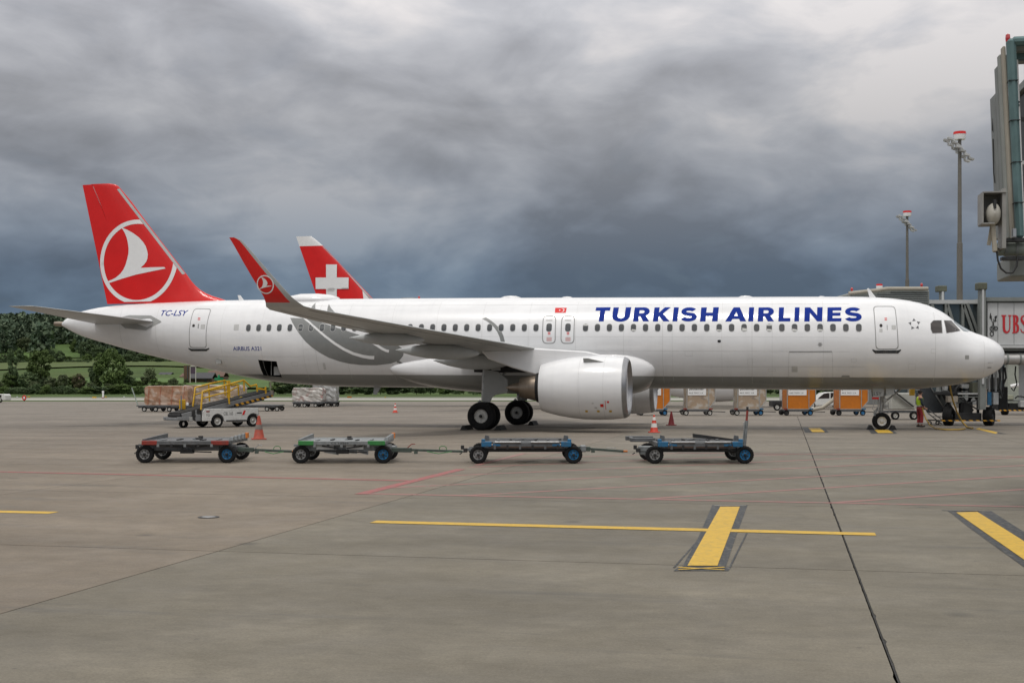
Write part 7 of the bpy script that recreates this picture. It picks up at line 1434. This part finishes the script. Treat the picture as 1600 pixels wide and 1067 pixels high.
for o in list(scene.objects):
    if o.name.startswith('bush') and o.get('group') == 'boundary tree row': o['label'] = 'dark bush in the row along the far boundary'; o['group'] = 'boundary bushes'
for j, xx in enumerate(np.arange(1170, 1330, 17)): tree(float(xx), 616.0, 597, 26, 'round', j % 3, 0, 'dark tree seen under the belly behind the containers', 'trees behind the containers', 330.0)
# forest on the hill: one mass
r = np.random.default_rng(5); vs_ = []
for _ in range(2600):
    D = r.uniform(900, 1550); x = r.uniform(-60, 520); X = (x - 800) * D / F; yb = YH - F * (hill(X, D) - HC) / D
    edge = 547 + 5 * math.sin(x * .045) + 7 * math.sin(x * .11 + 1) + (14 if x > 128 else 0)
    if 70 < x < 128: edge = 536 + (x - 70) * .16
    if yb > edge: continue
    h = r.uniform(15, 25); c = crown_clumps('round' if r.random() < .7 else 'conifer', r); wv = r.uniform(.7, 1.0); c = c * np.array([h * wv, h * wv, h, h * wv, h * wv, h]) + np.array([X, D, hill(X, D) - 1, 0, 0, 0])
    vs_.append(leaves(170, c, h * .055, r))
fo = link('forest', quad_mesh('forest', np.concatenate(vs_), M_forest)); tag(fo, 'dark green wood covering the top of the hill', 'wood', kind='stuff')
# hedges that divide the meadows, one mass
vs_ = []
for x0, x1, y in ((-40, 140, 567), (-40, 60, 565), (195, 340, 566), (-40, 220, 611)):
    for x in np.arange(x0, x1, 3.2):
        D = on_hill(x, y) if y < 600 else 330.0; X = (x - 800) * D / F; h = (2.5 if y < 600 else 1.6) * r.uniform(.6, 1.3); c = crown_clumps('bush', r) * h + np.array([X, D, hill(X, D) - .1, 0, 0, 0]); vs_.append(leaves(110, c, .22 if y < 600 else .12, r))
he = link('hedge_shrubbery', quad_mesh('hedge_shrubbery', np.concatenate(vs_), M_leaf[0])); tag(he, 'dark hedges dividing the meadows', 'hedge', kind='stuff')
# meadow strips: brighter and darker fields
M_f1 = mat('bright_field', (.085, .14, .04), .9, var=.15, scale=.03, spec=.2); M_f2 = mat('dull_field', (.085, .115, .036), .9, var=.15, scale=.04, spec=.2)
def field(name, m, x0, x1, D0_, D1_, label):
    mb = MB(); n, k_ = 16, 8
    for j in range(k_ + 1):
        D = D0_ + (D1_ - D0_) * j / k_
        for i in range(n + 1):
            x = x0 + (x1 - x0) * i / n; X = (x - 800) * D / F; mb.v.append((X, D, hill(X, D) + .6))
    mb.f = [(j * (n + 1) + i, j * (n + 1) + i + 1, (j + 1) * (n + 1) + i + 1, (j + 1) * (n + 1) + i) for j in range(k_) for i in range(n)]
    o = mb.obj(name, m, None, smooth=60); struct(o); o['label'] = label
field('meadow_field', M_f2, -120, 420, 600, 840, 'dull green field across the lower slope'); field('meadow_field', M_f1, 55, 175, 900, 1180, 'bright green meadow between hillside trees'); field('meadow_field', M_f1, 130, 420, 385, 470, 'bright lawn around the farm buildings'); field('meadow_field', M_f1, -90, 60, 900, 1010, 'bright meadow at the left of the hillside')
# farm buildings
M_wall = mat('house_plaster', (.55, .52, .46), .8, var=.1); M_roofb = mat('roof_brown', (.13, .075, .055), .8, var=.15); M_roofd = mat('roof_dark', (.06, .06, .065), .8, var=.15); M_timber = mat('timber_brown', (.12, .07, .045), .85, var=.2)
def house(x0, x1, yb, ye, yr, D, wm, rm, label, door_=True):
    X0, X1 = (x0 - 800) * D / F, (x1 - 800) * D / F; w = X1 - X0; xc = (X0 + X1) / 2; z0 = HC + (YH - yb) * D / F; gz = hill(xc, D) - .4; he_ = HC + (YH - ye) * D / F - gz; hr = HC + (YH - yr) * D / F - gz; dp = 8.0
    t = thing('farm_house', label, 'house', (xc, D, gz), 0, 'farm buildings'); mb = MB(); mb.box((0, dp / 2, he_ / 2), (w * .94, dp, he_)); mb.obj('wall', wm, t)
    mb = MB(); mb.prism([(-.8, he_ - .2), (dp / 2, hr), (dp + .8, he_ - .2), (dp + .8, he_ + .05), (dp / 2, hr + .3), (-.8, he_ + .05)], -w / 2, w / 2, lambda u, v, q: (q, u, v)); mb.obj('roof', rm, t)
    n = max(2, int(w / 3.2))
    for i in range(n): mb = MB(); mb.box((-w * .42 + w * .84 * (i + .5) / n, -.03, he_ * .62), (.9, .08, 1.1)); mb.obj('window', M_cock, t)
house(246, 266, 592, 587, 582.5, 520, M_wall, M_roofd, 'small pale house with dark roof behind the brown cartons'); house(281, 300, 592, 588.5, 584, 500, M_wall, M_roofb, 'long pale house with brown roof above the brown cartons'); house(294, 332, 601, 591, 583, 430, M_timber, M_roofd, 'low timber barn behind the belt loader'); house(322, 350, 596, 588, 580, 460, M_timber, M_roofb, 'timber barn under the rear belly'); house(115, 122, 600, 594, 590, 470, mat('house_pink', (.42, .2, .16), .8), M_roofb, 'tiny reddish house among the trees'); house(214, 224, 592, 588, 585, 540, M_wall, M_roofd, 'tiny white house beside the grey-green tree')
# tower and hoarding by the barn
t = thing('silo_tower', 'tall brown tower rising behind the belt loader', 'tower', (P(292, 600, 425).x, 425, hill(P(292, 600, 425).x, 425) - .3), 0); hh = P(292, 571, 425).z - t.location.z; mb = MB(); mb.box((0, 0, hh / 2), (1.7, 1.7, hh)); mb.obj('shaft', M_timber, t); mb = MB(); mb.box((.5, -.9, hh / 2), (.3, .2, hh)); mb.obj('ladder_rail', M_roofd, t)
t = thing('hoarding', 'white framed purple hoarding beside the brown tower', 'hoarding', (P(301.5, 600, 424).x, 424, hill(P(301.5, 600, 424).x, 424) - .3), 0); hh = P(301, 571, 424).z - t.location.z
for dx in (-.95, .95): mb = MB(); mb.box((dx, 0, hh / 2), (.22, .2, hh)); mb.obj('post', M_wall, t)
mb = MB(); mb.box((0, 0, hh - .2), (2.1, .2, .4)); mb.obj('crossbar', M_wall, t); mb = MB(); mb.box((0, .05, hh - 1.7), (1.7, .1, 2.2)); mb.obj('board', mat('hoarding_purple', (.08, .05, .08), .6), t)
ORD = ['first', 'second', 'third', 'fourth', 'fifth', 'sixth', 'seventh', 'eighth', 'ninth', 'tenth', 'eleventh', 'twelfth', 'thirteenth', 'fourteenth', 'fifteenth', 'sixteenth', 'seventeenth', 'eighteenth', 'nineteenth']
TEN = {2: 'twent', 3: 'thirt', 4: 'fort', 5: 'fift'}
def ordinal(i):
    if i < 19: return ORD[i]
    n = i + 1; return TEN[n // 10] + 'ieth' if n % 10 == 0 else TEN[n // 10] + 'y-' + ORD[n % 10 - 1]
for g, txt in (('boundary tree row', 'dark leafy tree, %s from the left in the far boundary row'), ('boundary bushes', 'dark bush, %s from the left among the far boundary bushes'), ('trees at the foot of the slope', 'lower tree, %s from the left at the foot of the slope'), ('trees along the hillside hedge', 'small hedge tree, %s from the left between the hillside fields'), ('trees behind the containers', 'dark tree under the belly, %s from the left behind the containers')):
    for i, o in enumerate(sorted((o for o in scene.objects if o.get('group') == g and o.get('category')), key=lambda o: o.location.x / o.location.y)): o['label'] = txt % ordinal(i)
# ------------------------------------------------------------------ airfield signs and markers along the grass
def board(x, yb, w, h, m, label, shape='board', D=None):
    p = G(x, yb); D = p.y; s = D / F; t = thing('airfield_sign', label, 'sign', (p.x, D, -.05), 0, 'small signs along the taxiway'); W, H = w * s, h * s
    if shape == 'oval':
        mb = MB(); mb.lathe([(-.06, W / 2), (.06, W / 2), (.061, 0)], (0, 0, H * .6), (0, 1, 0), 20, sx=1, sy=H * .42 / (W / 2)); mb.obj('board', m, t, smooth=40); mb = MB(); mb.box((0, 0, H * .1), (.08, .08, H * .4)); mb.obj('post', M_ddark, t); mb = MB(); mb.lathe([(0, W * .22), (.01, 0)], (0, -.075, H * .6), (0, -1, 0), 14, sx=1, sy=1.5); mb.obj('board_mark', M_lwht, t)
    elif shape == 'post':
        mb = MB(); mb.lathe([(0, W / 2.4), (H * .7, W / 2.4), (H * .72, W / 1.9), (H * .95, W / 1.9), (H, 0)], (0, 0, 0), (0, 0, 1), 12); mb.obj('post', M_lwht, t, smooth=40); mb = MB(); mb.lathe([(-.02, W * .62), (.15, W * .62)], (0, 0, .05), (0, 0, 1), 12); mb.obj('foot', M_dred, t)
    else:
        mb = MB(); mb.box((0, 0, H * .62), (W, .12, H * .7)); mb.obj('board', m, t, bevel=.02); mb = MB(); mb.box((-W * .35, 0, H * .2), (.06, .06, H * .4)); mb.box((W * .35, 0, H * .2), (.06, .06, H * .4)); mb.obj('leg', M_ddark, t)
board(38, 626.5, 6.4, 9.5, M_lred, 'red oval sign with pale centre on the grass at the left', 'oval'); board(45, 621, 4, 2.6, M_yell, 'tiny yellow board beside the red oval sign'); board(147.5, 622.3, 6.5, 3, M_yell, 'small yellow board left of the white marker post'); board(161, 622, 3.2, 12, M_lwht, 'white marker post on the grass below the tail', 'post'); board(165.5, 621, 3, 2.2, M_yell, 'tiny yellow board right of the white marker post'); board(527, 621.5, 3.5, 5, M_yell, 'small yellow board beside the silver film load'); board(546, 621.5, 7, 2.6, M_dora, 'small orange board seen under the rear belly'); board(602, 621.5, 2, 2, M_yell, 'tiny yellow board seen under the belly'); board(27, 621, 2.2, 2, M_lwht, 'tiny white marker left of the red oval sign'); board(194, 621, 2.2, 2.2, M_lwht, 'tiny white marker right of the white post')
v_ = thing('service_vehicle', 'white vehicle cut by the border beyond the apron', 'van', (G(-8, 629).x, G(-8, 629).y, 0)); mb = MB(); mb.prism([(-2.6, .3), (-2.6, .95), (-1.8, 1.05), (1.1, 1.05), (1.3, .9), (1.3, .3)], 0, 1.7); mb.obj('body', M_lwhite, v_, bevel=.05)
for x in (-1.8, .6): mb = MB(); mb.lathe(tyre_prof(.3, .2, .17), (x, .08, .3), (0, 1, 0), 18, closed=True); mb.obj('wheel', M_tyre, v_, smooth=40)
mb = MB(); mb.box((0, -.01, .8), (1.6, .02, .3)); mb.obj('window', M_cock, v_)

# ------------------------------------------------------------------ pier building far behind the bridges
pb = thing('pier_building', 'low grey pier building with dark windows behind the boarding bridges', 'building', (65, 135, 0))
mb = WB(); mb.box((65, 139, 3.4), (52, 8, 6.8)); mb.obj('wall', mat('pier_wall', (.20, .205, .2), .7, var=.1, scale=.5), pb)
mb = WB(); mb.box((65, 138.9, 6.95), (53, 9, .3)); mb.obj('roof', M_bgrey, pb)
for i in range(16):
    for z0, z1 in ((.9, 2.6), (3.6, 5.6)):
        mb = WB(); mb.box((41.5 + i * 3.1, 134.97, (z0 + z1) / 2), (2.5, .1, z1 - z0)); w_ = mb.obj('window', M_bglass, pb); mb = WB(); mb.box((41.5 + i * 3.1, 134.9, (z0 + z1) / 2), (.08, .06, z1 - z0)); mb.obj('mullion', M_bpan, w_, top=pb)
